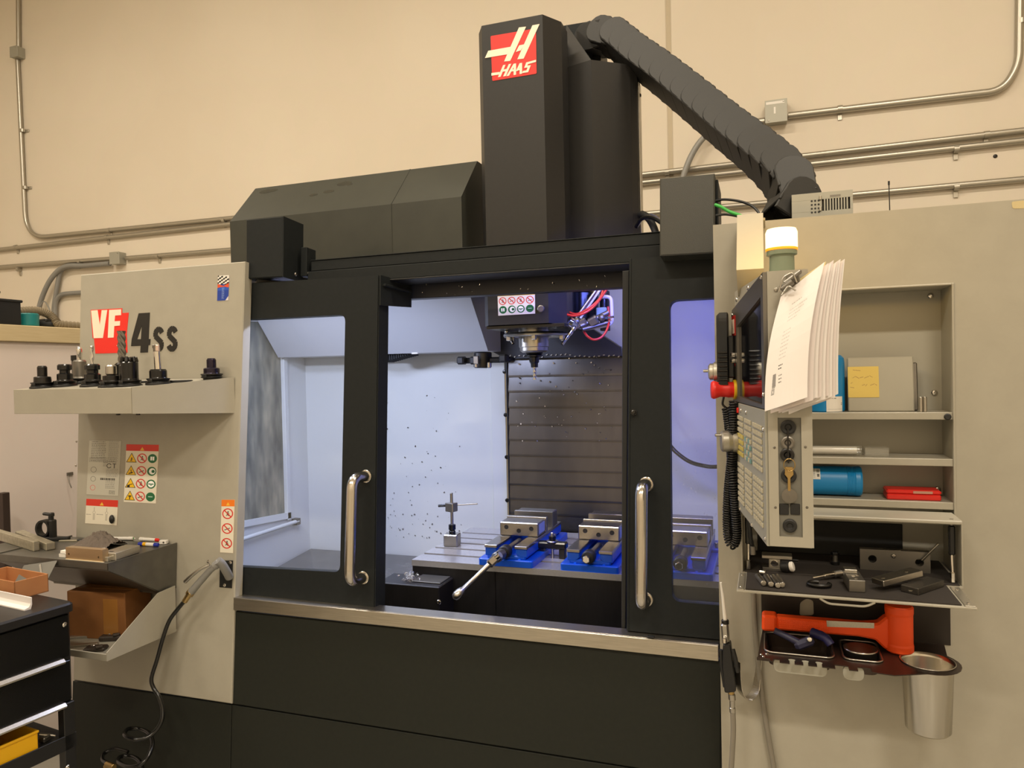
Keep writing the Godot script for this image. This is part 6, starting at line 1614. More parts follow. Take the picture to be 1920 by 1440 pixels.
func pendant() -> void:
	var A := Vector3(-0.0015, 1.19, -1.33)
	var B := Vector3(-0.068, 1.19, -1.66)
	var ex := (A - B).normalized()
	var fr := Transform3D(Basis(ex, Vector3.UP, ex.cross(Vector3.UP)), B)
	var W := A.distance_to(B)
	var h := 0.471
	var w := 0.066
	# in fr: x along the face towards the viewer, y up, z out of the face (to the left)
	var t := thing("control_pendant", "grey machine control pendant with screen and keypad turned to the left", "control panel", Vector3(W / 2, 0, -0.03), fr)
	var bk := fr.affine_inverse() * (A + Vector3(w, 0, 0))
	part("housing", MB.new().plan([Vector2(0, -0.001), Vector2(W, -0.001), Vector2(bk.x, bk.z), Vector2(bk.x - W, bk.z)], 0.0, h, 0.0), M.panel, t)
	# upper bezel with its screen; lower keypad plate stands a little proud
	var ky := 0.236
	part("screen_bezel", MB.new().xy(holed([Vector2(0.001, ky), Vector2(W - 0.001, ky), Vector2(W - 0.001, h - 0.001), Vector2(0.001, h - 0.04)], [[Vector2(0.06, ky + 0.012), Vector2(0.315, ky + 0.006), Vector2(0.315, 0.43), Vector2(0.06, 0.392)]]), -0.0005, 0.006, 0.0), M.dull_steel, t)
	part("screen", MB.new().bx(0.055, 0.32, ky + 0.004, 0.435, -0.0008, 0.0012, 0.0), mat("0c0d12", 0.08), t)
	var kp := part("keypad_plate", MB.new().xy([Vector2(0.001, 0.012), Vector2(W, 0.0), Vector2(W, ky - 0.002), Vector2(0.001, ky - 0.002)], -0.0005, 0.006, 0.001), M.box_grey, t)
	for q in [[0.07, 0.448], [0.2, 0.458], [0.325, 0.462], [0.012, 0.42], [0.33, 0.26], [0.1, ky - 0.016], [0.16, ky - 0.016], [0.02, 0.02], [0.07, 0.014], [0.2, 0.008], [0.325, 0.01], [0.325, 0.2]]:
		part("screw", MB.new().screw(Vector3(q[0], q[1], 0.006), Vector3(0, 0, 1), 0.0045), M.chrome, t)
	# keys, in blocks
	var keys := {"cream": MB.new(), "yellow": MB.new(), "teal": MB.new()}
	for r in 15:
		for c in 15:
			if c in [4, 9] or r == 7:
				continue
			var x := 0.066 + c * 0.0172
			var y := 0.205 - r * 0.0122 - c * 0.0003
			if y < 0.02:
				continue
			var kind := "cream"
			if r in [3, 4, 5, 6] and c < 4: kind = "yellow"
			elif r in [3, 4, 5, 6] and c > 4 and c < 9: kind = "teal" if (r + c) % 2 == 0 else "cream"
			keys[kind].box(at(Vector3(x, y, 0.0072)), Vector3(0.0125, 0.0082, 0.003), 0.0008)
	for kk in keys:
		var o := part("keys", keys[kk], mat({"cream": "b5ae98", "yellow": "b8a85a", "teal": "6a9090"}[kk], 0.5), kp)
		o.set_meta("kind", "stuff")
	part("key_red", MB.new().box(at(Vector3(0.066, 0.219, 0.008)), Vector3(0.014, 0.011, 0.004), 0.001), M.red, kp)
	part("brand_plate", MB.new().bx(0.004, 0.05, 0.375, 0.418, 0.006, 0.0075, 0.0005), mat("a8231c", 0.3), t, "small dark red plate")
	var bp := MB.new()
	bp.bx(0.01, 0.02, 0.38, 0.41, 0.0075, 0.0082, 0.0).bx(0.028, 0.038, 0.38, 0.41, 0.0075, 0.0082, 0.0).bx(0.016, 0.032, 0.391, 0.397, 0.0075, 0.0083, 0.0)
	part("emblem_letter", bp, M.cream, t)
	for q in [[0.02, 0.335], [0.035, 0.335], [0.02, 0.325], [0.035, 0.322]]:
		part("button", MB.new().cyl(Vector3(q[0], q[1], 0.005), Vector3(q[0], q[1], 0.016), 0.006, 12, 0.002), M.chrome, t)
	part("button", MB.new().cyl(Vector3(0.028, 0.316, 0.005), Vector3(0.028, 0.316, 0.014), 0.008, 12, 0.002), M.red, t)
	# emergency stop
	var es := part("stop_button", MB.new().lathe(MB.along(Vector3(0.035, 0.261, 0.006), Vector3(0.035, 0.261, 1)), [Vector2(0.0165, 0), Vector2(0.0165, 0.012), Vector2(0.017, 0.014), Vector2(0.0155, 0.02), Vector2(0.015, 0.032), Vector2(0.0185, 0.041), Vector2(0.0195, 0.046), Vector2(0.017, 0.05), Vector2(0, 0.051)], 28, true), M.red, t, "red mushroom stop button")
	part("collar", MB.new().cyl(Vector3(0.035, 0.261, 0.005), Vector3(0.035, 0.261, 0.011), 0.021, 24, 0.001), mat("d8b020", 0.4), es)
	# jog wheel on the keypad
	var jw := part("hand_wheel", MB.new().lathe(MB.along(Vector3(0.05, 0.153, 0.006), Vector3(0.05, 0.153, 1)), [Vector2(0.024, 0), Vector2(0.024, 0.01), Vector2(0.021, 0.012), Vector2(0.0225, 0.02), Vector2(0.0225, 0.031), Vector2(0.019, 0.034), Vector2(0, 0.034)], 30), M.alu, t, "silver hand wheel")
	part("crank_pin", MB.new().cyl(Vector3(0.05, 0.166, 0.034), Vector3(0.05, 0.166, 0.052), 0.0032, 10, 0.001), M.steel, jw)
	for q in [[0.03, 0.076, "chrome"], [0.03, 0.064, "red"], [0.045, 0.072, "chrome"], [0.035, 0.055, "chrome"]]:
		part("button", MB.new().cyl(Vector3(q[0], q[1], 0.005), Vector3(q[0], q[1], 0.018), 0.0065, 14, 0.002), M[q[2]], t)
	# ---- the narrow side facing the viewer: sockets, keys
	var sw := fr.affine_inverse()
	var z := -1.33
	var tt := thing("pendant_side_plate", "grey side plate of the pendant with key switches and sockets", "switch panel", Vector3(0.03, 1.19, z))
	var px0: float = -0.0026
	var px1: float = 0.0676
	var i0: Vector3 = Vector3(0.0131, 1.4113, -1.328)
	var i1: Vector3 = Vector3(0.0501, 1.209, -1.328)
	part("frame", MB.new().xy(holed([Vector2(px0, 1.192), Vector2(px1, 1.192), Vector2(px1, i0.y + 0.02), Vector2(px0, i0.y + 0.012)], [[Vector2(i0.x, i1.y), Vector2(i1.x, i1.y), Vector2(i1.x, i0.y), Vector2(i0.x, i0.y)]]), z + 0.0008, z + 0.006, 0.0), M.panel, tt)
	part("switch_plate", MB.new().bx(i0.x - 0.002, i1.x + 0.002, i1.y - 0.002, i0.y + 0.002, z + 0.0002, z + 0.0015, 0.0), mat("6f6d64", 0.5), tt)
	for q in [Vector3(0.0072, 1.3605, -1.326), Vector3(0.0563, 1.3621, -1.326), Vector3(0.0074, 1.2583, -1.326), Vector3(0.0574, 1.2604, -1.326)]:
		part("screw", MB.new().screw(Vector3(q.x, q.y, z + 0.006), Vector3(0, 0, 1), 0.0022), M.dull_steel, tt)
	var kz := Vector3(0, 0, 1)
	for q in [[Vector3(0.0298, 1.3952, -1.326), 0.0125, "black"], [Vector3(0.0275, 1.3481, -1.326), 0.0115, "dark_steel"], [Vector3(0.0295, 1.3128, -1.326), 0.0125, "black"], [Vector3(0.03, 1.2274, -1.326), 0.0115, "black"], [Vector3(0.0286, 1.3689, -1.326), 0.011, "dull_steel"]]:
		var c: Vector3 = q[0]
		part("socket", MB.new().lathe(MB.along(Vector3(c.x, c.y, z + 0.001), Vector3(c.x, c.y, 9)), [Vector2(q[1], 0), Vector2(q[1], 0.005), Vector2(q[1] * 0.8, 0.006), Vector2(q[1] * 0.5, 0.0055), Vector2(q[1] * 0.3, 0.0035), Vector2(0, 0.0035)], 22), M[q[2]], tt)
	for q in [Vector3(0.0211, 1.2552, -1.326), Vector3(0.0389, 1.256, -1.326)]:
		part("port", MB.new().box(at(Vector3(q.x, q.y, z + 0.0025)), Vector3(0.015, 0.0185, 0.004), 0.0008), M.black, tt)
	var kd: Vector3 = Vector3(0.0299, 1.2835, -1.322)
	var key := thing("key_set", "keys on a ring hanging from the pendant key switch", "keys", Vector3(kd.x, kd.y, z + 0.008))
	var k1: Vector3 = Vector3(0.029, 1.349, -1.318)
	var ring := []
	for i in 17:
		ring.append(Vector3(0.0304, 1.3323, -1.315) + Vector3(cos(TAU * i / 16) * 0.009, sin(TAU * i / 16) * 0.011, sin(TAU * i / 16) * 0.003))
	part("ring", MB.new().tube(ring, 0.0009, 6), M.brass, key)
	part("inserted_key", MB.new().bx(k1.x - 0.0012, k1.x + 0.0012, k1.y - 0.014, k1.y + 0.045, z + 0.006, z + 0.012, 0.0008), M.dark_steel, key)
	part("hanging_key", MB.new().xy([Vector2(kd.x - 0.006, kd.y + 0.045), Vector2(kd.x + 0.006, kd.y + 0.045), Vector2(kd.x + 0.007, kd.y + 0.032), Vector2(kd.x + 0.002, kd.y + 0.026), Vector2(kd.x + 0.002, kd.y + 0.004), Vector2(kd.x - 0.0025, kd.y + 0.004), Vector2(kd.x - 0.0025, kd.y + 0.026), Vector2(kd.x - 0.007, kd.y + 0.032)], z + 0.008, z + 0.0098, 0.0004), M.brass, key)
	part("round_tag", MB.new().lathe(MB.along(Vector3(kd.x, kd.y - 0.004, z + 0.007), Vector3(kd.x, kd.y - 0.004, 9)), [Vector2(0, 0), Vector2(0.012, 0), Vector2(0.0125, 0.001), Vector2(0.0125, 0.0025), Vector2(0, 0.003)], 24), M.dull_steel, key)
	# ---- arm that carries the pendant
	var ar := thing("support_post", "cream square arm holding the pendant in front of the cabinet", "arm", Vector3(-0.03, 1.66, -1.55))
	var top0: Vector3 = Vector3(-0.0506, 1.812, -1.62)
	var top1: Vector3 = Vector3(0.0044, 1.8181, -1.62)
	var bo0: Vector3 = Vector3(-0.0581, 1.6815, -1.54)
	var bo1: Vector3 = Vector3(-0.0064, 1.6909, -1.54)
	var am := MB.new()
	am.side([Vector2(-1.62, top1.y), Vector2(-1.54, bo1.y + 0.002), Vector2(-1.6, bo1.y - 0.045), Vector2(-1.69, bo1.y - 0.045), Vector2(-1.70, top1.y)], bo0.x, bo1.x)
	part("arm", am, M.panel, ar)
	part("end_flange", MB.new().bx(bo0.x - 0.0, bo1.x + 0.004, top1.y - 0.014, top1.y - 0.008, -1.7195, -1.63, 0.001), M.panel, ar)
	for q in [Vector3(-0.0264, 1.7706, -1.598), Vector3(-0.0285, 1.7345, -1.575)]:
		var nn := Vector3(0, -0.08, -(top1.y - bo1.y)).normalized() * -1.0
		nn = Vector3(0, 0.56, 0.83)
		part("plug", MB.new().lathe(MB.along(q, q + nn), [Vector2(0, 0.003), Vector2(0.0062, 0.003), Vector2(0.0068, 0.0)], 16), M.dark_steel, ar)
	# ---- beacon
	var bc: Vector3 = Vector3(0.0251, 1.6759, -1.42)
	bc.y = 1.661
	var be := thing("beacon", "lit white and amber beacon lamp on top of the pendant", "beacon lamp", bc)
	var s0: float = 1.7115
	var s1: float = 1.7461
	part("base", MB.new().lathe(at(bc), [Vector2(0, 0), Vector2(0.0255, 0), Vector2(0.0255, 0.006), Vector2(0.022, 0.008), Vector2(0.0215, s0 - bc.y - 0.014), Vector2(0.0265, s0 - bc.y - 0.012), Vector2(0.0265, s0 - bc.y - 0.001), Vector2(0, s0 - bc.y)], 28), mat("7f8a74", 0.25), be)
	var am2 := mat("f0a828", 0.3)
	am2.emission_enabled = true
	am2.emission = Color(1.0, 0.62, 0.12)
	am2.emission_energy_multiplier = 0.7
	part("amber_ring", MB.new().lathe(at(Vector3(bc.x, s0 - 0.0045, bc.z)), [Vector2(0.0268, 0), Vector2(0.0278, 0.001), Vector2(0.0278, 0.0045), Vector2(0.026, 0.005)], 28), am2, be)
	part("lens", MB.new().lathe(at(Vector3(bc.x, s0, bc.z)), [Vector2(0, 0), Vector2(0.0275, 0), Vector2(0.0275, s1 - s0 - 0.006), Vector2(0.025, s1 - s0), Vector2(0, s1 - s0 + 0.001)], 28), M.lens, be)
	var l := OmniLight3D.new()
	l.name = "beacon_light"
	l.light_color = Color(1.0, 0.78, 0.36)
	l.light_energy = 0.035
	l.light_size = 0.02
	l.omni_range = 20.0
	l.omni_attenuation = 2.0
	l.shadow_enabled = true
	l.position = Vector3(bc.x, (s0 + s1) / 2, bc.z)
	add_child(l)
	# ---- hand-held jog remote hanging at the far edge
	var r0: Vector3 = Vector3(-0.1037, 1.6158, -1.64)
	var r1: Vector3 = Vector3(-0.0821, 1.4455, -1.64)
	var rm := thing("jog_remote", "black ribbed handheld jog remote hanging left of the pendant screen", "remote", Vector3((r0.x + r1.x) / 2, r1.y, -1.64))
	part("handset", MB.new().prism(Transform3D(Basis(Vector3(0, 0, 1), Vector3(0, 1, 0), Vector3(-1, 0, 0)), Vector3(r1.x, 0, -1.645)), round_corners([Vector2(-0.045, r1.y), Vector2(0.035, r1.y), Vector2(0.035, r0.y), Vector2(-0.045, r0.y)], 0.02), r1.x - r0.x, 0.006), M.rubber, rm)
	for i in 9:
		var y := lerpf(r1.y + 0.008, r1.y + 0.085, i / 8.0)
		part("grip_rib", MB.new().bx(r0.x + 0.001, r1.x + 0.001, y - 0.0022, y + 0.0022, -1.6105, -1.607, 0.001), M.black_shiny, rm)
	part("holder", MB.new().bx(r1.x, r1.x + 0.014, r1.y + 0.03, r1.y + 0.12, -1.65, -1.62, 0.003), M.black, rm)
	var kn: Vector3 = Vector3(-0.1055, 1.4896, -1.62)
	var kb := part("knob", MB.new().lathe(MB.along(Vector3(r0.x, kn.y, -1.635), Vector3(r0.x - 1, kn.y, -1.635)), [Vector2(0.021, 0), Vector2(0.021, 0.007), Vector2(0.018, 0.009), Vector2(0.018, 0.016), Vector2(0.014, 0.019), Vector2(0, 0.019)], 10), M.alu, rm, "silver jog knob")
	part("crank_pin", MB.new().cyl(Vector3(r0.x - 0.019, kn.y + 0.002, -1.635), Vector3(r0.x - 0.03, kn.y + 0.002, -1.635), 0.0032, 8), M.steel, kb)
	# ---- coiled cord
	var cd := thing("spiral_cable", "black coiled cord looping down beside the pendant", "cord", Vector3(-0.082, 1.1167, -1.62))
	part("cord", coil([Vector3(-0.0697, 1.4277, -1.6), Vector3(-0.0706, 1.3741, -1.6), Vector3(-0.0764, 1.3057, -1.61), Vector3(-0.085, 1.2345, -1.63), Vector3(-0.0883, 1.1761, -1.635), Vector3(-0.0868, 1.1325, -1.635), Vector3(-0.0783, 1.1168, -1.635), Vector3(-0.0701, 1.1379, -1.63), Vector3(-0.071, 1.1912, -1.62), Vector3(-0.0738, 1.2607, -1.61), Vector3(-0.0782, 1.3147, -1.63), Vector3(-0.0827, 1.3702, -1.65), Vector3(-0.0879, 1.4103, -1.655)], 0.0085, 0.0024, 0.0052), M.black_shiny, cd)
	part("lead", MB.new().tube(spline([Vector3(-0.0879, 1.4103, -1.655), Vector3(-0.0955, 1.4185, -1.655), Vector3(-0.0928, 1.4337, -1.65), Vector3(-0.0912, 1.4454, -1.645)], 5), 0.0024, 8), M.black_shiny, cd)
	var jt := thing("cable_gland", "dark cable and gland hanging below the pendant edge", "cable", Vector3(-0.042, 1.1134, -1.62))
	part("cable", MB.new().tube(spline([Vector3(-0.0436, 1.1906, -1.6), Vector3(-0.0422, 1.1607, -1.61), Vector3(-0.0406, 1.1338, -1.62), Vector3(-0.0369, 1.109, -1.63)], 5), 0.0042, 8), M.black, jt)
	part("gland", MB.new().cyl(Vector3(-0.0376, 1.1204, -1.62), Vector3(-0.0368, 1.1024, -1.62), 0.006, 12, 0.001), M.dull_steel, jt)
	papers()

func coil(pts: Array, R: float, r: float, pitch: float) -> MB:
	var path := spline(pts, 12)
	var q := []
	var ph := 0.0
	var u := Vector3(0, 0, 1)
	for i in path.size() - 1:
		var tg: Vector3 = (path[i + 1] - path[i])
		var l := tg.length()
		tg = tg.normalized()
		u = (u - tg * u.dot(tg)).normalized()
		var w := tg.cross(u)
		var n := maxi(2, int(ceil(l / pitch * 9.0)))
		for k in n:
			var f := float(k) / n
			var a := ph + TAU * l / pitch * f
			q.append(path[i].lerp(path[i + 1], f) + (u * cos(a) + w * sin(a)) * R)
		ph += TAU * l / pitch
	return MB.new().tube(q, r, 6)

func papers() -> void:
	# a bulldog clip holds a bundle of sheets that fan out to the right
	var clip: Vector3 = Vector3(0.0355, 1.6398, -1.315)
	var t := thing("paper_bundle", "bundle of white papers hanging from the clip on the pendant", "papers", Vector3(clip.x, clip.y - 0.2, -1.31))
	var P := Paint.new(300, 420, Color("ebe5e1"))
	var gr := Color("cfc9c6")
	P.words(115, 70, 190, 10, 1, Color("bdb8b4"), rng)
	for i in 4: P.words(110, 90 + i * 12, 230 - i * 16, 10, 1, gr, rng)
	for i in 8: P.words(95 - i, 160 + i * 13, 150 - i * 2, 10, 1, gr, rng)
	P.words(90, 275, 120, 11, 2, Color("4a4848"), rng)
	P.words(95, 310, 118, 12, 3, Color("77726f"), rng)
	P.poly([Vector2(54, 300), Vector2(76, 300), Vector2(76, 345), Vector2(50, 345)], Color("8e8a88"))
	P.rect(50, 346, 72, 348, Color("44413f")); P.poly([Vector2(48, 350), Vector2(70, 350), Vector2(66, 372), Vector2(44, 372)], Color("a8a4a2"))
	P.rect(54, 358, 60, 366, Color("ebe5e1"))
	# corner points of the first and last sheet: top left, top right, bottom right, bottom left
	var f := [Vector3(0.0209, 1.6154, -1.312), Vector3(0.0883, 1.6645, -1.3), Vector3(0.0581, 1.4453, -1.27), Vector3(-0.0072, 1.4236, -1.29)]
	var b := [Vector3(0.0514, 1.6289, -1.322), Vector3(0.1199, 1.6704, -1.315), Vector3(0.1083, 1.4479, -1.325), Vector3(0.0403, 1.4188, -1.325)]
	for i in 9:
		var u := i / 8.0
		var uu := pow(u, 0.8)
		var c := []
		for k in 4:
			c.append(f[k].lerp(b[k], uu) + Vector3(0, sin(i * 2.3 + k) * 0.003, 0))
		var mb := MB.new()
		var N := 10
		for a in N:
			for e in N:
				var q := []
				var tu := []
				for s in [[a, e], [a + 1, e], [a + 1, e + 1], [a, e + 1]]:
					var x: float = float(s[0]) / N
					var y: float = float(s[1]) / N
					var p: Vector3 = c[0].lerp(c[1], x).lerp(c[3].lerp(c[2], x), y)
					p += Vector3(-0.008 * sin(y * PI) * (1.0 - u * 0.5), 0, 0.006 * sin(x * PI) * y + 0.004 * sin(y * PI * 1.3))
					q.append(p)
					tu.append(Vector2(x, y))
				var nn: Vector3 = (q[3] - q[0]).cross(q[1] - q[0]).normalized()
				mb.tri(q[0], q[1], q[2], nn, nn, nn, tu[0], tu[1], tu[2])
				mb.tri(q[0], q[2], q[3], nn, nn, nn, tu[0], tu[2], tu[3])
		part("sheet", mb, printed(P, 0.85) if i == 0 else (M.paper if i % 2 == 0 else M.paper_edge), t, "printed front sheet" if i == 0 else "")
	var ys := thing("yellow_sheet", "yellow sheet corner showing at the top of the paper bundle", "paper", Vector3(0.0908, 1.6669, -1.313))
	part("sheet", MB.new().sheet(Vector3(0.0515, 1.6445, -1.318), Vector3(0.0916, 1.6695, -1.313), Vector3(0.0847, 1.6434, -1.311), Vector3(0.0512, 1.6286, -1.318), 0.0004), mat("ead9a4", 0.8), ys)
	var cl := thing("bulldog_clip", "steel bulldog clip holding the papers at the pendant top", "clip", clip)
	part("jaw", MB.new().box(Transform3D(Basis.from_euler(Vector3(0, 0, 0.62)), clip + Vector3(0.004, 0.006, 0.006)), Vector3(0.034, 0.006, 0.014), 0.002), M.dull_steel, cl)
	part("spring", MB.new().cyl(Vector3(0.0209, 1.6263, -1.305), Vector3(0.0394, 1.6394, -1.305), 0.006, 14, 0.001), M.dull_steel, cl)
	part("wing", MB.new().tube(bent([Vector3(0.0175, 1.6216, -1.3), Vector3(0.0245, 1.6459, -1.3), Vector3(0.0394, 1.6538, -1.3), Vector3(0.0458, 1.6358, -1.3)], 0.006), 0.0014, 8), M.steel, cl)
	part("wing", MB.new().tube(bent([Vector3(0.0223, 1.6165, -1.295), Vector3(0.0324, 1.6317, -1.295), Vector3(0.0438, 1.6223, -1.295)], 0.005), 0.0014, 8), M.steel, cl)
	part("mount", MB.new().bx(0.0300, 0.0500, 1.6381, 1.6542, -1.3292, -1.323, 0.001), M.dull_steel, cl)
	part("screw", MB.new().screw(Vector3(0.0137, 1.6291, -1.329), Vector3(0, 0, 1), 0.0035), M.steel, cl)

func rack() -> void:
	var ys := 0.914
	var zb := -1.717
	# dark back plate with the bent shelf in front
	var t := thing("tool_rack", "dark brown steel tool rack with notched shelf and cup ring under the flap", "rack", Vector3(0.15, ys, zb))
	var bx0: float = -0.0231
	var bx1: float = 0.3465
	var hole := round_corners([Vector2(0.0558, 0.9504), Vector2(0.0573, 0.9788), Vector2(0.0705, 0.9893), Vector2(0.0845, 0.9858), Vector2(0.0852, 0.9531)], 0.006)
	var brown := mat("3a2f29", 0.3, 0.55)
	part("back_plate", MB.new().xy(holed([Vector2(bx0, ys), Vector2(bx1, ys), Vector2(bx1, 1.05), Vector2(bx0, 1.05)], [hole]), -1.7195, zb, 0.0), mat("2a2420", 0.42, 0.4), t)
	var ol := [Vector2(-0.021, zb), Vector2(0.335, zb)]
	var rc := Vector2(0.285, -1.612)
	for i in 11:
		var a := lerpf(-0.75, 1.75, i / 10.0)
		ol.append(rc + Vector2(cos(a) * 0.058, sin(a) * 0.062))
	var fz := -1.529
	ol.append(Vector2(0.215, fz + 0.004))
	for nx in [0.165, 0.125]:
		ol.append_array([Vector2(nx + 0.012, fz), Vector2(nx + 0.012, fz - 0.018), Vector2(nx - 0.012, fz - 0.018), Vector2(nx - 0.012, fz)])
	for nx in [0.085, 0.06, 0.035]:
		ol.append(Vector2(nx + 0.0045, fz - 0.001))
		for k in 7:
			var a := lerpf(0.9, -PI - 0.9, k / 6.0)
			ol.append(Vector2(nx + cos(a) * 0.0075, fz - 0.02 + sin(a) * 0.0075))
		ol.append(Vector2(nx - 0.0045, fz - 0.001))
	ol.append_array([Vector2(0.012, fz - 0.002), Vector2(0.012, fz - 0.016), Vector2(0.0, fz - 0.016), Vector2(-0.001, fz - 0.004), Vector2(-0.03, fz - 0.006)])
	var pan_a := rrect(-0.018, 0.117, -1.695, -1.572, 0.016)
	var pan_b := rrect(0.13, 0.205, -1.69, -1.575, 0.016)
	part("shelf_plate", MB.new().plan(holed(ol, [circle(rc, 0.0475, 32), rrect(-0.012, 0.111, -1.689, -1.578, 0.012), rrect(0.135, 0.2, -1.684, -1.58, 0.012)]), ys - 0.002, ys, 0.0), brown, t)
	part("front_lip", MB.new().bx(-0.031, -0.005, ys - 0.002, ys + 0.004, fz - 0.008, fz - 0.004, 0.0008), brown, t)
	for q in [Vector3(-0.018, ys, -1.55), Vector3(-0.012, ys, -1.565), Vector3(-0.022, ys, -1.56)]:
		part("rivet", MB.new().screw(q, Vector3.UP, 0.0034), M.chrome, t)
	for pr in [[-0.016, 0.115, -1.693, -1.574], [0.132, 0.203, -1.688, -1.577]]:
		var pan := MB.new()
		pan.plan(rrect(pr[0] + 0.008, pr[1] - 0.008, pr[2] + 0.008, pr[3] - 0.008, 0.016), ys - 0.028, ys - 0.026)
		var o := rrect(pr[0] + 0.003, pr[1] - 0.003, pr[2] + 0.003, pr[3] - 0.003, 0.016)
		var n := rrect(pr[0] + 0.008, pr[1] - 0.008, pr[2] + 0.008, pr[3] - 0.008, 0.016)
		for i in o.size():
			var a: Vector2 = o[i]
			var b: Vector2 = o[(i + 1) % o.size()]
			var c: Vector2 = n[(i + 1) % o.size()]
			var d: Vector2 = n[i]
			if a.distance_to(b) < 1e-6: continue
			var nn := Vector3((b - a).y, 0, -(b - a).x).normalized()
			pan.quad(Vector3(a.x, ys, a.y), Vector3(b.x, ys, b.y), Vector3(c.x, ys - 0.028, c.y), Vector3(d.x, ys - 0.028, d.y), nn)
		var rim := []
		for p in rrect(pr[0], pr[1], pr[2], pr[3], 0.016): rim.append(Vector3(p.x, ys + 0.002, p.y))
		rim.append(rim[0])
		var ip := part("pan", pan, mat("4a3f38", 0.3, 0.6), t, "recessed pan with bright rim")
		part("rim", MB.new().tube(rim, 0.0022, 8), M.steel, ip)
	# light grey cable loops below the shelf edge are the pan bottoms seen from the front
	for q in [[0.0, 0.1], [0.128, 0.166]]:
		part("under_guard", MB.new().prism(Transform3D(Basis(), Vector3(0, 0, -1.556)), round_corners([Vector2(q[0], ys - 0.001), Vector2(q[1], ys - 0.001), Vector2(q[1], ys - 0.03), Vector2(q[0], ys - 0.03)], 0.016), 0.003, 0.0008), M.box_grey, t)
	# steel cup in the ring
	var cup := thing("steel_cup", "tall stainless cup hanging in the rack's ring", "cup", Vector3(rc.x, ys - 0.135, rc.y))
	part("cup_wall", MB.new().lathe(at(Vector3(rc.x, 0, rc.y)), [Vector2(0, ys - 0.135), Vector2(0.037, ys - 0.135), Vector2(0.0405, ys - 0.131), Vector2(0.0455, ys - 0.004), Vector2(0.047, ys), Vector2(0.0495, ys + 0.0012), Vector2(0.049, ys + 0.0028), Vector2(0.0465, ys + 0.002), Vector2(0.0438, ys - 0.006), Vector2(0.039, ys - 0.128), Vector2(0, ys - 0.13)], 40, true), mat("c4bfb4", 0.24, 1.0), cup)
	# orange dead blow hammer
	var hb: Vector3 = Vector3(0.2388, 0.9671, -1.63)
	var hd := thing("hammer", "orange dead blow hammer standing on its head across the rack", "hammer", Vector3(hb.x, ys, -1.64))
	var hz := -1.655
	var he: Vector3 = Vector3(-0.0223, 0.953, -1.655)
	var htop: float = 1.0091
	var hx: float = 0.2425
	part("head", MB.new().lathe(at(Vector3(hx, ys + 0.001, hz)), [Vector2(0, 0), Vector2(0.0235, 0), Vector2(0.0265, 0.003), Vector2(0.0265, 0.014), Vector2(0.0255, 0.018), Vector2(0.0255, htop - ys - 0.02), Vector2(0.0265, htop - ys - 0.015), Vector2(0.0265, htop - ys - 0.004), Vector2(0.0235, htop - ys - 0.001), Vector2(0, htop - ys - 0.001)], 32), M.orange, hd)
	var hy: float = he.y
	var outl := [Vector2(he.x + 0.03, hy - 0.0145), Vector2(hx - 0.075, hy - 0.013), Vector2(hx - 0.045, hy - 0.017), Vector2(hx - 0.028, hy - 0.034), Vector2(hx - 0.01, hy - 0.036), Vector2(hx - 0.01, hy + 0.034), Vector2(hx - 0.026, hy + 0.032), Vector2(hx - 0.04, hy + 0.018), Vector2(hx - 0.07, hy + 0.0135), Vector2(he.x + 0.03, hy + 0.0135)]
	part("handle", MB.new().xy(round_corners(outl, 0.004, 3), hz - 0.012, hz + 0.012, 0.004), M.orange, hd)
	part("grip_end", MB.new().prism(Transform3D(Basis(), Vector3(0, 0, hz - 0.016)), round_corners([Vector2(he.x, hy - 0.018), Vector2(he.x + 0.03, hy - 0.0175), Vector2(he.x + 0.031, hy + 0.0165), Vector2(he.x + 0.001, hy + 0.0165)], 0.007), 0.032, 0.005), M.orange, hd)
	var ch := MB.new()
	for i in 22:
		for k in 5:
			ch.box(at(Vector3(he.x + 0.038 + i * 0.0045, hy - 0.009 + k * 0.0045, hz + 0.0118), 0, 0, PI / 4), Vector3(0.0028, 0.0028, 0.0012), 0.0004)
	var cho := part("grip_pattern", ch, M.orange, hd)
	cho.set_meta("kind", "stuff")
	part("label_plate", MB.new().xy([Vector2(0.1055, 0.9682), Vector2(0.1952, 0.9716), Vector2(0.195, 0.9606), Vector2(0.1064, 0.9555)], hz + 0.0118, hz + 0.0126), M.alu, hd, "grey label on the handle")
	# things in the pans
	var pz := -1.615
	var pl := thing("spring_clamp", "dark blue spring clamp lying in the larger pan", "clamp", Vector3(0.05, ys - 0.026, pz))
	part("handle", MB.new().tube([Vector3(0.0032, 0.949, -1.61), Vector3(0.0321, 0.938, -1.605), Vector3(0.0482, 0.9326, -1.6), Vector3(0.0522, 0.9231, -1.6)], 0.0065, 10, 0.008), mat("2a2a44", 0.5), pl)
	part("handle", MB.new().tube([Vector3(0.1102, 0.9353, -1.595), Vector3(0.1028, 0.9447, -1.6), Vector3(0.0934, 0.9468, -1.61), Vector3(0.0758, 0.9482, -1.62)], 0.0085, 10, 0.01), mat("1d1c4a", 0.5), pl)
	part("jaw", MB.new().box(at(Vector3(0.0604, 0.9316, -1.6), 0.2, 0, 0.4), Vector3(0.04, 0.02, 0.016), 0.006), mat("2a2a44", 0.5), pl)
	part("pivot", MB.new().screw(Vector3(0.0701, 0.9445, -1.588), Vector3(0, 0.3, 1).normalized(), 0.0055), M.chrome, pl)
	var rg := thing("paper_wad", "scrap of tan cloth at the left of the larger pan", "cloth", Vector3(0.0, ys - 0.026, -1.6))
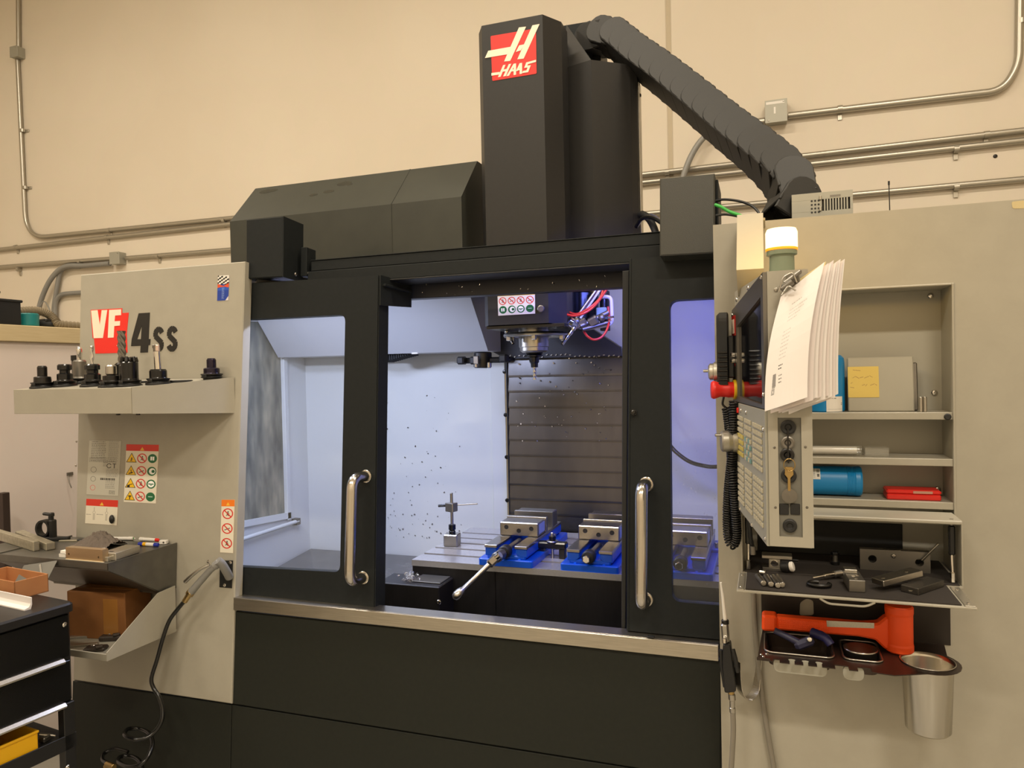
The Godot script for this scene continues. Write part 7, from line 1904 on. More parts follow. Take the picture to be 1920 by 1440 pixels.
	part("cloth", MB.new().lathe(Transform3D(Basis.from_scale(Vector3(1.6, 0.8, 1)), Vector3(0.012, ys - 0.025, -1.6)), [Vector2(0, 0), Vector2(0.012, 0), Vector2(0.014, 0.008), Vector2(0.009, 0.015), Vector2(0, 0.017)], 10, true), noisy("8a7458", "a08a6a", 0.05, 30.0, 0.9, 0.0, 2.0), rg)
	var dz: Vector3 = Vector3(0.1836, 0.918, -1.6337)
	var md := thing("magnetic_dish", "oval bright metal dish in the smaller pan", "dish", Vector3(0.168, ys - 0.026, -1.63))
	part("dish", MB.new().lathe(Transform3D(Basis.from_scale(Vector3(1.05, 1, 1)), Vector3(0.168, ys - 0.026, -1.632)), [Vector2(0, 0), Vector2(0.024, 0), Vector2(0.028, 0.006), Vector2(0.03, 0.03), Vector2(0.031, 0.034), Vector2(0.029, 0.034), Vector2(0.026, 0.012), Vector2(0, 0.01)], 32, true), M.steel, md)
	# ---- air gun in its steel hook, hoses
	var hk := thing("hook_strap", "bent steel strap hook beside the air gun", "hook", Vector3(-0.0545, 0.7614, -1.69))
	var hp := spline([Vector3(-0.0734, 0.8565, -1.66), Vector3(-0.0728, 0.8214, -1.66), Vector3(-0.069, 0.7892, -1.665), Vector3(-0.0553, 0.768, -1.68), Vector3(-0.0399, 0.7757, -1.7), Vector3(-0.034, 0.805, -1.712), Vector3(-0.0297, 0.8699, -1.716)], 6)
	var sm := MB.new()
	for i in hp.size() - 1:
		var d: Vector3 = hp[i + 1] - hp[i]
		var zz := Vector3(0.55, 0, 0.83)
		var y := d.normalized()
		zz = (zz - y * zz.dot(y)).normalized()
		sm.box(Transform3D(Basis(y.cross(zz), y, zz), hp[i] + d / 2), Vector3(0.0016, d.length() + 0.0006, 0.024), 0.0004)
	part("strap", sm, M.brushed, hk)
	var gz := -1.655
	var ag := thing("air_gun", "black air gun with long thin nozzle hanging beside the sill", "air gun", Vector3(-0.0932, 0.7916, -1.655))
	part("nozzle", MB.new().tube([Vector3(-0.0975, 0.9426, -1.655), Vector3(-0.1019, 1.0034, -1.65), Vector3(-0.1052, 1.0306, -1.648)], 0.0042, 10, 0.0022), M.white, ag, "pale thin nozzle tube")
	part("valve_body", MB.new().box(at(Vector3(-0.0979, 0.9191, -1.655), 0, 0, 0.06), Vector3(0.016, 0.042, 0.02), 0.004), M.steel, ag)
	part("nozzle_nut", MB.new().cyl(Vector3(-0.0976, 0.9379, -1.655), Vector3(-0.098, 0.9472, -1.655), 0.008, 12, 0.001), M.dark_steel, ag)
	part("grip", MB.new().prism(Transform3D(Basis(), Vector3(0, 0, gz - 0.014)), round_corners([Vector2(-0.1027, 0.8974), Vector2(-0.087, 0.9002), Vector2(-0.0811, 0.8458), Vector2(-0.0764, 0.796), Vector2(-0.101, 0.7906), Vector2(-0.1045, 0.8549)], 0.006), 0.028, 0.002), M.black, ag)
	part("lever", MB.new().tube([Vector3(-0.082, 0.8899, -1.64), Vector3(-0.0766, 0.8711, -1.636), Vector3(-0.0729, 0.841, -1.64)], 0.0045, 8), M.black, ag)
	part("side_guard", MB.new().tube([Vector3(-0.1072, 0.8824, -1.65), Vector3(-0.1066, 0.8449, -1.65), Vector3(-0.1006, 0.801, -1.65)], 0.004, 8), M.black, ag)
	part("trigger", MB.new().cyl(Vector3(-0.0994, 0.9113, -1.64), Vector3(-0.0984, 0.9016, -1.638), 0.0055, 10, 0.001), M.chrome, ag)
	part("brass_fitting", MB.new().cyl(Vector3(-0.0886, 0.7969, -1.655), Vector3(-0.0877, 0.7852, -1.655), 0.007, 12, 0.001), M.brass, ag)
	part("coupling", MB.new().cyl(Vector3(-0.0866, 0.7854, -1.655), Vector3(-0.0857, 0.7714, -1.655), 0.0075, 6, 0.001).cyl(Vector3(-0.0857, 0.7714, -1.655), Vector3(-0.0859, 0.7561, -1.655), 0.0055, 12).cyl(Vector3(-0.0859, 0.7561, -1.655), Vector3(-0.085, 0.7445, -1.655), 0.0065, 12, 0.001), M.steel, ag)
	var h1 := thing("air_hose", "grey hose running straight down from the air gun", "hose", Vector3(-0.0891, 0.6215, -1.655))
	part("hose", MB.new().tube(spline([Vector3(-0.0849, 0.7468, -1.655), Vector3(-0.0845, 0.7046, -1.655), Vector3(-0.0874, 0.6571, -1.655), Vector3(-0.0903, 0.6154, -1.655), Vector3(-0.0951, 0.526, -1.655), Vector3(-0.1046, 0.3667, -1.66)], 6), 0.006, 10), M.hose_grey, h1)
	var h2 := thing("air_hose", "second brown grey hose slanting down the cabinet from under the flap", "hose", Vector3(-0.0032, 0.6091, -1.705))
	part("hose", MB.new().tube(spline([Vector3(-0.0391, 0.9943, -1.71), Vector3(-0.0369, 0.9132, -1.71), Vector3(-0.0292, 0.8191, -1.708), Vector3(-0.0194, 0.7256, -1.706), Vector3(-0.0021, 0.6098, -1.704), Vector3(0.0169, 0.4726, -1.7)], 6), 0.006, 10), M.hose_grey, h2)

func holder(called: String, label: String, x: float, z: float, y: float, prof: Array, m: Material, cutter := "") -> Node3D:
	var t := thing("tool_holder", label, "tool holder", Vector3(x, y, z), Transform3D(), "tool holders on the white shelf")
	t.scale = Vector3.ONE * 1.28
	t.position.y = 1.4805 + 0.0907 * (-1.62 - z)
	part("taper_flange", MB.new().lathe(at(Vector3(x, y, z)), [Vector2(0.0, -0.03), Vector2(0.012, -0.03), Vector2(0.0185, -0.002), Vector2(0.0235, 0.0), Vector2(0.0255, 0.0015), Vector2(0.0225, 0.0045), Vector2(0.0255, 0.0075), Vector2(0.0255, 0.0095), Vector2(0.019, 0.0105), Vector2(0, 0.0105)], 28), M.dark_steel, t)
	part("body", MB.new().lathe(at(Vector3(x, y, z)), prof, 24), m, t)
	part("drive_key", MB.new().bx(x - 0.006, x + 0.006, y + 0.001, y + 0.009, z + 0.019, z + 0.0258, 0.001), M.black, t)
	return t

func left_shelves() -> void:
	# ---- white tool shelf
	var y := 1.476
	var R := Vector2(-1.57, -1.8675)
	var C := Vector2(-1.7195, -1.62)
	var L := Vector2(-2.186, -1.62)
	var t := thing("tool_shelf", "light grey sheet metal shelf carrying a row of tool holders", "shelf", Vector3(-1.9, 1.402, -1.86))
	var holes := []
	var spots := [[80, -1.665], [124, -1.70], [150, -1.775], [173, -1.69], [208, -1.665], [246, -1.665], [297, -1.71], [397, -1.83], [340, -1.78], [272, -1.77], [104, -1.775], [222, -1.765]]
	var xs := [-2.1228, -2.0716, -2.0977, -1.9456, -1.8325, -1.7844, -1.7156, -1.6224, -1.6907, -1.8368, -2.2027, -1.9275]
	var zs := [-1.665, -1.70, -1.775, -1.69, -1.655, -1.675, -1.715, -1.832, -1.775, -1.775, -1.775, -1.775]
	var sl := 0.0907
	part("top_plate", MB.new().prism(Transform3D(Basis(Vector3(1, 0, 0), Vector3(0, -sl, 1), Vector3(0, 1, 0)), Vector3(0, y - 0.003 - 1.62 * sl, 0)), [Vector2(-1.575, -1.862), R, C, L, Vector2(L.x, -1.862)], 0.003), M.panel, t)
	var dir := (C - R).normalized()
	var rl := R.distance_to(C)
	part("front_lip", MB.new().bx(L.x, C.x, 1.402, y + 0.001, -1.622, -1.618, 0.001), M.panel, t)
	part("right_lip", MB.new().prism(Transform3D(Basis(Vector3(dir.x, 0, dir.y), Vector3.UP, Vector3(dir.x, 0, dir.y).cross(Vector3.UP)), Vector3(R.x, 0, R.y)), [Vector2(0, 1.389), Vector2(rl, 1.402), Vector2(rl, y + 0.001), Vector2(0, 1.5)], -0.004, 0.0), M.panel, t)
	part("left_lip", MB.new().side([Vector2(-1.86, 1.402), Vector2(-1.62, 1.402), Vector2(-1.62, y), Vector2(-1.86, y + 0.021)], L.x, L.x + 0.004), M.panel, t)
	for q in [[-1.7943, -1.64], [-1.7242, -1.645]]:
		part("bolt", MB.new().lathe(at(Vector3(q[0], 1.396, q[1])), [Vector2(0, 0), Vector2(0.006, 0.001), Vector2(0.006, 0.012), Vector2(0, 0.012)], 12), M.dark_steel, t)
	for i in xs.size():
		var rs := 0.8 if i == 7 else 1.15
		part("socket_ring", MB.new().lathe(Transform3D(Basis.from_scale(Vector3(rs, 1, rs)), Vector3(xs[i], y + sl * (-1.62 - zs[i]), zs[i])), [Vector2(0.019, -0.01), Vector2(0.031, -0.01), Vector2(0.031, 0.003), Vector2(0.028, 0.005), Vector2(0.021, 0.005), Vector2(0.0195, 0.003), Vector2(0.019, -0.01)], 24), M.black, t)
	y += 0.004
	var pin := [Vector2(0.019, 0.0105), Vector2(0.0185, 0.022), Vector2(0.0165, 0.0235), Vector2(0.0108, 0.024), Vector2(0.0108, 0.046), Vector2(0.0085, 0.0495), Vector2(0, 0.05)]
	holder("", "dark stub tool holder at the far left end of the shelf", xs[0], zs[0], y, pin, M.dark_steel)
	var nut := [Vector2(0.019, 0.0105), Vector2(0.0175, 0.012), Vector2(0.0175, 0.026), Vector2(0.0115, 0.029), Vector2(0.0115, 0.035), Vector2(0.016, 0.037), Vector2(0.016, 0.047), Vector2(0.0135, 0.05), Vector2(0, 0.05)]
	holder("", "black waisted tool holder second from the left end", xs[1], zs[1], y, nut, M.black_shiny)
	var t3 := holder("", "tall silver tool holder with a round nosed cutter behind the front row", xs[2], zs[2], y, [Vector2(0.0185, 0.0105), Vector2(0.0165, 0.014), Vector2(0.0155, 0.052), Vector2(0.0125, 0.056), Vector2(0, 0.057)], M.dull_steel)
	part("cutter", MB.new().lathe(at(Vector3(xs[2], y + 0.056, zs[2])), [Vector2(0.0062, 0), Vector2(0.0062, 0.012), Vector2(0.0068, 0.013), Vector2(0.0066, 0.026), Vector2(0.005, 0.032), Vector2(0, 0.034)], 16, true), M.chrome, t3)
	var t3b := holder("", "slim black tool holder standing left behind the silver one", -2.1818, -1.83, y, [Vector2(0.017, 0.0105), Vector2(0.0085, 0.02), Vector2(0.0085, 0.052), Vector2(0.01, 0.053), Vector2(0.01, 0.066), Vector2(0, 0.067)], M.black_shiny)
	var t4 := holder("", "black collet holder with a slender bright cutter in the front row", xs[3], zs[3], y, [Vector2(0.019, 0.0105), Vector2(0.0178, 0.0125), Vector2(0.0178, 0.024), Vector2(0.0125, 0.027), Vector2(0.0125, 0.034), Vector2(0.0165, 0.036), Vector2(0.0165, 0.046), Vector2(0.013, 0.049), Vector2(0, 0.049)], M.black_shiny)
	part("cutter", flute(MB.new(), Vector3(xs[3], y + 0.049, zs[3]), 0.0045, 0.04, 2, 1.2).ball(Vector3(xs[3], y + 0.089, zs[3]), 0.0045, 12), M.chrome, t4)
	var t5 := holder("", "stub tool holder with a bright blunt pin right of the slender cutter", xs[4], zs[4], y, [Vector2(0.019, 0.0105), Vector2(0.018, 0.012), Vector2(0.018, 0.022), Vector2(0.0125, 0.0235), Vector2(0, 0.0236)], M.dark_steel)
	part("pin", MB.new().cyl(Vector3(xs[4], y + 0.0236, zs[4]), Vector3(xs[4], y + 0.047, zs[4]), 0.0118, 20, 0.003), M.steel, t5)
	var t6 := holder("", "wide black shell mill holder standing before the tall twisted end mill", xs[5], zs[5], y, [Vector2(0.0205, 0.0105), Vector2(0.0195, 0.014), Vector2(0.0195, 0.05), Vector2(0.0175, 0.052), Vector2(0, 0.0525)], M.black_shiny)
	var teeth := MB.new()
	for i in 6:
		var a := TAU * i / 6.0
		teeth.box(Transform3D(Basis.from_euler(Vector3(0, -a, 0.25)), Vector3(xs[5] + cos(a) * 0.0145, y + 0.057, zs[5] + sin(a) * 0.0145)), Vector3(0.009, 0.014, 0.008), 0.002)
	teeth.cyl(Vector3(xs[5], y + 0.052, zs[5]), Vector3(xs[5], y + 0.06, zs[5]), 0.011, 14, 0.002)
	part("cutting_teeth", teeth, M.dark_steel, t6)
	var t6b := holder("", "holder behind the shell mill with a tall dark twisted end mill", -1.9129, -1.77, y, [Vector2(0.018, 0.0105), Vector2(0.017, 0.02), Vector2(0.017, 0.042), Vector2(0.0135, 0.046), Vector2(0, 0.047)], M.black_shiny)
	part("end_mill", flute(MB.new(), Vector3(-1.9129, y + 0.046, -1.77), 0.0098, 0.078, 4, 3.0), M.dull_steel, t6b)
	var t7 := holder("", "black holder with a bright insert cutter standing alone at right of centre", xs[6], zs[6], y, [Vector2(0.0195, 0.0105), Vector2(0.019, 0.012), Vector2(0.019, 0.027), Vector2(0.0165, 0.031), Vector2(0, 0.0315)], M.black_shiny)
	part("shank", MB.new().cyl(Vector3(xs[6] + 0.0, y + 0.031, zs[6]), Vector3(xs[6] - 0.002, y + 0.072, zs[6]), 0.0078, 18), M.chrome, t7)
	part("cutter_head", MB.new().cyl(Vector3(xs[6] - 0.002, y + 0.072, zs[6]), Vector3(xs[6] - 0.0025, y + 0.082, zs[6]), 0.0078, 18).box(at(Vector3(xs[6] - 0.007, y + 0.084, zs[6])), Vector3(0.008, 0.008, 0.011), 0.001), M.dull_steel, t7)
	part("insert", MB.new().box(at(Vector3(xs[6] + 0.004, y + 0.08, zs[6] + 0.004)), Vector3(0.008, 0.015, 0.006), 0.001), mat("e8cfc0", 0.25, 0.5), t7)
	holder("", "short dark tool holder alone at the right end of the shelf", xs[7], zs[7], y, [Vector2(0.019, 0.0105), Vector2(0.0185, 0.012), Vector2(0.0185, 0.022), Vector2(0.0155, 0.024), Vector2(0.011, 0.0245), Vector2(0.011, 0.043), Vector2(0.0085, 0.047), Vector2(0, 0.0475)], mat("35303f", 0.25, 0.8))
	# ---- steel tray with side gussets
	var ty := 0.98
	var x1 := -1.777
	var x0 := -2.36
	t = thing("steel_tray", "grey bare steel tray with sloping gussets on the side panel", "tray", Vector3(-2.0, 0.86, -1.83))
	part("tray_plate", MB.new().bx(x0, x1, ty - 0.006, ty - 0.003, -1.825, -1.578, 0.0008), M.tray_steel, t)
	part("front_lip", MB.new().bx(x0, x1, ty - 0.021, ty, -1.579, -1.575, 0.001), M.tray_steel, t)
	var gs := [Vector2(-1.5696, 0.9816)]
	var gp := [Vector2(-1.575, ty), Vector2(-1.575, ty - 0.021), Vector2(-1.758, 0.846), Vector2(-1.822, 0.84), Vector2(-1.832, ty + 0.0)]
	part("gusset", MB.new().side(gp, x1 - 0.003, x1), M.tray_steel, t)
	part("gusset", MB.new().side(gp, -2.225, -2.222), M.tray_steel, t)
	part("under_plate", MB.new().side([Vector2(-1.579, ty - 0.022), Vector2(-1.579, ty - 0.025), Vector2(-1.758, 0.843), Vector2(-1.758, 0.846)], -2.222, x1 - 0.003), M.tray_steel, t)
	part("rear_flange", MB.new().bx(-2.222, x1, 0.838, 0.845, -1.824, -1.758, 0.001), M.tray_steel, t)
	tray_items(ty - 0.003)
	# ---- white lower shelf
	var sy := 0.708
	t = thing("lower_shelf", "white lower shelf with a triangular side holding the cardboard box", "shelf", Vector3(-2.0, sy, -1.82))
	part("side_cheek", MB.new().side([Vector2(-1.5504, 0.7104), Vector2(-1.5513, 0.7342), Vector2(-1.7386, 0.8478), Vector2(-1.8069, 0.8513), Vector2(-1.8057, 0.707)], -1.7675, -1.765), M.panel, t)
	part("floor_plate", MB.new().bx(-2.2, -1.7675, sy - 0.0, sy + 0.003, -1.812, -1.56, 0.0008), M.panel, t)
	part("front_lip", MB.new().bx(-2.2, -1.7675, sy - 0.001, sy + 0.019, -1.56, -1.556, 0.001), M.panel, t)
	t = thing("cardboard_box", "brown taped cardboard box standing on the white lower shelf", "box", Vector3(-1.95, sy + 0.003, -1.74))
	var bxm := at(Vector3(-1.955, sy + 0.075, -1.735), 0.16)
	part("carton", MB.new().box(bxm, Vector3(0.20, 0.144, 0.12), 0.002), M.cardboard, t)
	part("tape", MB.new().box(bxm * at(Vector3(0.01, 0.0725, 0)), Vector3(0.204, 0.001, 0.05), 0.0003).box(bxm * at(Vector3(0.05, -0.01, 0.0603)), Vector3(0.05, 0.124, 0.0006), 0.0002), mat("9a6a34", 0.12), t)
	var k := 0
	for q in [["pale steel strip lying along the cardboard box", Vector3(-1.9818, 0.716, -1.6801), Vector3(0.11, 0.008, 0.02), 0.5, "alu"], ["second pale steel strip nearer the shelf front", Vector3(-1.945, 0.716, -1.6175), Vector3(0.10, 0.006, 0.016), 0.5, "alu"]]:
		var s := thing("steel_strip", q[0], "strip", q[1], Transform3D(), "strips on the lower shelf")
		part("strip", MB.new().box(at(Vector3(q[1].x, sy + 0.003 + q[2].y / 2, q[1].z), q[3]), q[2], 0.0015), M[q[4]], s)
	for q in [["dark scrap block at the right of the lower shelf", Vector3(-1.8927, 0.716, -1.6868), Vector3(0.07, 0.016, 0.04)], ["rusty scrap block near the front of the lower shelf", Vector3(-1.8676, 0.716, -1.6048), Vector3(0.06, 0.012, 0.035)]]:
		var s := thing("scrap_block", q[0], "scrap metal", q[1])
		var mb := MB.new().box(at(Vector3(q[1].x, sy + 0.003 + q[2].y / 2, q[1].z), 0.4), q[2], 0.004)
		mb.box(at(Vector3(q[1].x + 0.02, sy + 0.003 + q[2].y + 0.003, q[1].z + 0.006), 0.9), Vector3(0.02, 0.008, 0.014), 0.002)
		part("scrap", mb, noisy("2e2822", "5a5048", 0.05, 20.0, 0.5, 0.5), s)
		part("bolt", MB.new().screw(Vector3(q[1].x - 0.01, sy + 0.003 + q[2].y, q[1].z), Vector3.UP, 0.006), M.steel, s)

func tray_items(y: float) -> void:
	# black ring clamp
	var c: Vector3 = Vector3(-2.2566, 0.9876, -1.76)
	var t := thing("ring_clamp", "black ring clamp standing at the back of the steel tray", "clamp", Vector3(c.x, y, c.z))
	var rc := Vector2(c.x, y + 0.045)
	var pr := Transform3D(Basis.from_euler(Vector3(0, 0.25, 0)), Vector3.ZERO)
	var o := Transform3D(Basis.from_euler(Vector3(0, 0.25, 0)), Vector3(c.x, y, c.z))
	part("ring", MB.new().prism(o * at(Vector3(0, 0, -0.012)), holed(circle(Vector2(0, 0.04), 0.0285, 28, 0.85), [circle(Vector2(0, 0.04), 0.0225, 28, 0.8)]), 0.024, 0.0), M.black, t)
	part("foot", MB.new().box(o * at(Vector3(0.004, 0.0065, 0)), Vector3(0.05, 0.013, 0.03), 0.003), M.black, t)
	part("column", MB.new().box(o * at(Vector3(0.029, 0.035, 0)), Vector3(0.016, 0.066, 0.022), 0.003), M.black, t)
	part("neck", MB.new().cyl(o * Vector3(0.024, 0.066, 0), o * Vector3(0.024, 0.08, 0), 0.008, 14, 0.001), M.black, t)
	part("lever", MB.new().box(o * at(Vector3(0.014, 0.086, 0), 0, 0, -0.12), Vector3(0.034, 0.009, 0.014), 0.003).box(o * at(Vector3(0.026, 0.084, 0)), Vector3(0.014, 0.014, 0.016), 0.003), M.black, t)
	part("base_tail", MB.new().box(o * at(Vector3(0.055, 0.006, 0.004), 0.2), Vector3(0.06, 0.011, 0.02), 0.002), M.rubber, t)
	# bars lying towards the viewer
	for q in [["left of two pale aluminium bars on the steel tray", Vector3(-2.1423, 1.008, -1.6319), Vector3(-2.5814, 1.008, -1.7714), 0.018, 1.008], ["right of two pale aluminium bars with a worn pale top", Vector3(-2.1119, 1, -1.65), Vector3(-2.3921, 1, -1.7597), 0.026, 1.0]]:
		var p: Vector3 = q[1]
		var pe: Vector3 = q[2]
		var ax := (pe - p).normalized()
		var ln := p.distance_to(pe)
		var b := Basis(ax, Vector3.UP, ax.cross(Vector3.UP))
		var h: float = q[4] - y
		t = thing("aluminium_bar", q[0], "bar", Vector3(p.x, y, p.z), Transform3D(), "bars on the steel tray")
		var mid: Vector3 = Vector3((p.x + pe.x) / 2, y + h / 2, (p.z + pe.z) / 2) - Vector3(-ax.z, 0, ax.x) * -0.5 * q[3]
		part("bar", MB.new().box(Transform3D(b, mid), Vector3(ln, h, q[3]), 0.002), M.alu_worn, t)
		part("sawn_end", MB.new().box(Transform3D(b, mid - ax * ln / 2), Vector3(0.001, h - 0.004, q[3] - 0.004), 0.0003), M.alu, t)
	var w: Vector3 = Vector3(-1.9884, 0.9963, -1.6)
	t = thing("soft_jaw", "small pale stepped block between the bars and the drilled jaw", "block", Vector3(w.x, y, w.z))
	part("block", MB.new().box(at(Vector3(w.x + 0.004, y + 0.006, w.z - 0.01)), Vector3(0.026, 0.012, 0.02), 0.001).box(at(Vector3(w.x + 0.004, y + 0.0155, w.z - 0.012)), Vector3(0.024, 0.007, 0.016), 0.001), M.white, t)
	part("groove", MB.new().bx(w.x - 0.009, w.x + 0.017, y + 0.0115, y + 0.0125, w.z - 0.0005, w.z + 0.0002, 0.0), M.dull_steel, t)
	var a: Vector3 = Vector3(-1.9516, 0.9818, -1.585)
	var b2: Vector3 = Vector3(-1.8089, 0.984, -1.588)
	t = thing("drilled_jaw", "tan aluminium jaw with two holes at the front of the steel tray", "jaw", Vector3((a.x + b2.x) / 2, y, a.z - 0.008))
	part("jaw", MB.new().xy(holed([Vector2(a.x, y), Vector2(b2.x, y), Vector2(b2.x, y + 0.036), Vector2(a.x, y + 0.036)], [circle(Vector2(a.x + 0.012, y + 0.016), 0.0034, 16), circle(Vector2(b2.x - 0.016, y + 0.014), 0.0034, 16)]), -1.605, -1.586, 0.0), mat("b59d7c", 0.35, 0.7), t)
	part("base_step", MB.new().bx(a.x + 0.002, b2.x + 0.006, y, y + 0.003, -1.586, -1.581, 0.0008), mat("d8c8a6", 0.4, 0.4), t)
	var d: Vector3 = Vector3(-1.7514, 0.9952, -1.62)
	var bs := Basis.from_euler(Vector3(0, 0.12, 0))
	t = thing("flat_jaw", "wide grey aluminium jaw plate leaning behind the drilled jaw", "jaw", Vector3(d.x - 0.01, y, -1.66))
	part("plate", MB.new().box(Transform3D(bs, Vector3(-1.777 - 0.04, y + 0.012, -1.655)), Vector3(0.052, 0.022, 0.1), 0.0015), M.alu, t)
	part("step", MB.new().box(Transform3D(bs, Vector3(-1.777 - 0.038, y + 0.007, -1.6)), Vector3(0.03, 0.014, 0.016), 0.001), M.alu, t)
	part("slot", MB.new().bx(-1.825, -1.808, y + 0.0229, y + 0.0234, -1.625, -1.618, 0.0), M.black, t)
	# rag
	var rg: Vector3 = Vector3(-1.9988, 1.0128, -1.74)
	t = thing("rag", "crumpled grey brown rag heaped against the side panel", "rag", Vector3(rg.x, y, rg.z))
	var mb := MB.new()
	var N := 30
	var ns := FastNoiseLite.new()
	ns.seed = 5; ns.frequency = 9.0
	var hf := func(u: float, v: float) -> Vector3:
		var px := lerpf(-0.085, 0.075, u)
		var pz := lerpf(-0.04, 0.045, v)
		var e := clampf(1.0 - pow(absf(u - 0.6) / 0.6, 1.3), 0, 1) * clampf(1.0 - pow(absf(v - 0.5) * 2.0, 2.0), 0, 1)
		var hgt := e * (0.044 + ns.get_noise_2d(px * 2.2, pz * 2.2) * 0.022) + absf(ns.get_noise_2d(px * 3 + 9, pz * 5)) * 0.012 * minf(1.0, e * 5)
		return Vector3(rg.x + px + ns.get_noise_2d(pz * 2, px) * 0.012, y + maxf(hgt, 0.0) + 0.0008, rg.z + pz + ns.get_noise_2d(px * 2, pz) * 0.012)
	for i in N:
		for k in N:
			var q := []
			var nn := []
			for s in [[i, k], [i + 1, k], [i + 1, k + 1], [i, k + 1]]:
				var u: float = float(s[0]) / N
				var v: float = float(s[1]) / N
				q.append(hf.call(u, v))
				nn.append((hf.call(u, v + 0.02) - hf.call(u, v - 0.02)).cross(hf.call(u + 0.02, v) - hf.call(u - 0.02, v)).normalized())
			mb.tri(q[0], q[1], q[2], nn[0], nn[1], nn[2])
			mb.tri(q[0], q[2], q[3], nn[0], nn[2], nn[3])
	part("cloth", mb, M.rag, t)
	part("white_corner", MB.new().box(at(Vector3(rg.x + 0.05, y + 0.004, rg.z + 0.052), 0.2, 0, 0.1), Vector3(0.05, 0.006, 0.02), 0.003), M.white, t)
	t = thing("black_knob", "black oval knob on the side panel just above the rag", "knob", Vector3(-2.0451, -0.1587, 0), front)
	part("knob", MB.new().lathe(Transform3D(Basis(Vector3(0.0085, 0, 0), Vector3(0, 0, 0.012), Vector3(0, -0.0145, 0)), Vector3(-2.0451, -0.1587, 0)), [Vector2(0.6, 0), Vector2(0.6, 0.25), Vector2(0.95, 0.4), Vector2(1, 0.7), Vector2(0.8, 1.0), Vector2(0, 1.08)], 20, true), M.black, t)
	part("collar", MB.new().cyl(Vector3(-2.0451, -0.1587, 0), Vector3(-2.0424, -0.1583, 0.0025), 0.0075, 16), M.dark_steel, t)
	# markers, bottle, blocks
	var wt: Vector3 = Vector3(-2.0285, 0.985, -1.828)
	for q in [["long white marker lying behind the jaw plate", Vector3(-2.0366, 0.984, -1.8147), Vector3(-1.9581, 0.984, -1.8341), "white", "white"], ["green capped marker lying on the steel tray", Vector3(-1.9655, 0.986, -1.839), Vector3(-1.9262, 0.984, -1.842), "green_wire", "white"], ["white marker with yellow band and red end", Vector3(-1.9304, 0.984, -1.8332), Vector3(-1.851, 0.984, -1.8374), "white", "red"], ["blue marker with a white label at the right of the tray", Vector3(-1.8776, 0.984, -1.7784), Vector3(-1.8027, 0.984, -1.7826), "blue_mark", "blue_mark"]]:
		if not M.has("blue_mark"): M.blue_mark = mat("1f2f9c", 0.4)
		var p0: Vector3 = q[1]
		var p1: Vector3 = q[2]
		t = thing("marker", q[0], "marker", Vector3(p0.x, y, p0.z), Transform3D(), "markers on the steel tray")
		p0.y = y + 0.006; p1.y = y + 0.006
		part("barrel", MB.new().cyl(p0.lerp(p1, 0.22), p0.lerp(p1, 0.8), 0.0055, 14, 0.001), M.white, t)
		part("cap", MB.new().cyl(p0, p0.lerp(p1, 0.24), 0.006, 14, 0.0015), M[q[3]], t)
		part("end_plug", MB.new().cyl(p0.lerp(p1, 0.78), p1, 0.006, 14, 0.0015), M[q[4]], t)
		if q[3] == "blue_mark":
			part("band", MB.new().cyl(p0.lerp(p1, 0.24), p0.lerp(p1, 0.4), 0.0058, 14), M.yellow, t)
	var vb: Vector3 = Vector3(-1.9867, 0.985, -1.8462)
	t = thing("vial", "small red vial with a white cap standing among the markers", "vial", Vector3(vb.x, y, vb.z))
	part("glass_body", MB.new().cyl(Vector3(vb.x, y, vb.z), Vector3(vb.x, y + 0.012, vb.z), 0.0058, 14, 0.001), mat("8c2018", 0.2), t)
	part("cap", MB.new().cyl(Vector3(vb.x, y + 0.012, vb.z), Vector3(vb.x, y + 0.0185, vb.z), 0.0055, 14, 0.001), M.white, t)
	var cu: Vector3 = Vector3(-1.8138, 0.985, -1.8195)
	t = thing("white_block", "small white plastic block with a hole at the tray's right", "block", Vector3(cu.x, y, cu.z))
	part("block", MB.new().box(at(Vector3(cu.x - 0.004, y + 0.006, cu.z), 0.3), Vector3(0.024, 0.012, 0.016), 0.0015), M.white, t)
	part("hole", MB.new().cyl(at(Vector3(cu.x - 0.004, y + 0.006, cu.z), 0.3) * Vector3(0.003, 0, 0.0075), at(Vector3(cu.x - 0.004, y + 0.006, cu.z), 0.3) * Vector3(0.003, 0, 0.0083), 0.003, 12), M.dull_steel, t)
	t = thing("tape_measure", "flat dark strip with pale tape lying between rag and drilled jaw", "tape", Vector3(-2.1503, y, -1.7809))
	var tp: Vector3 = Vector3(-2.1431, 0.98, -1.7749)
	part("pale_strip", MB.new().box(at(Vector3(tp.x, y + 0.002, tp.z), 0.25), Vector3(0.1, 0.004, 0.016), 0.001), M.alu_worn, t)
	part("dark_pad", MB.new().box(at(Vector3(tp.x + 0.034, y + 0.0065, tp.z + 0.002), 0.2), Vector3(0.03, 0.005, 0.014), 0.002), M.black, t)

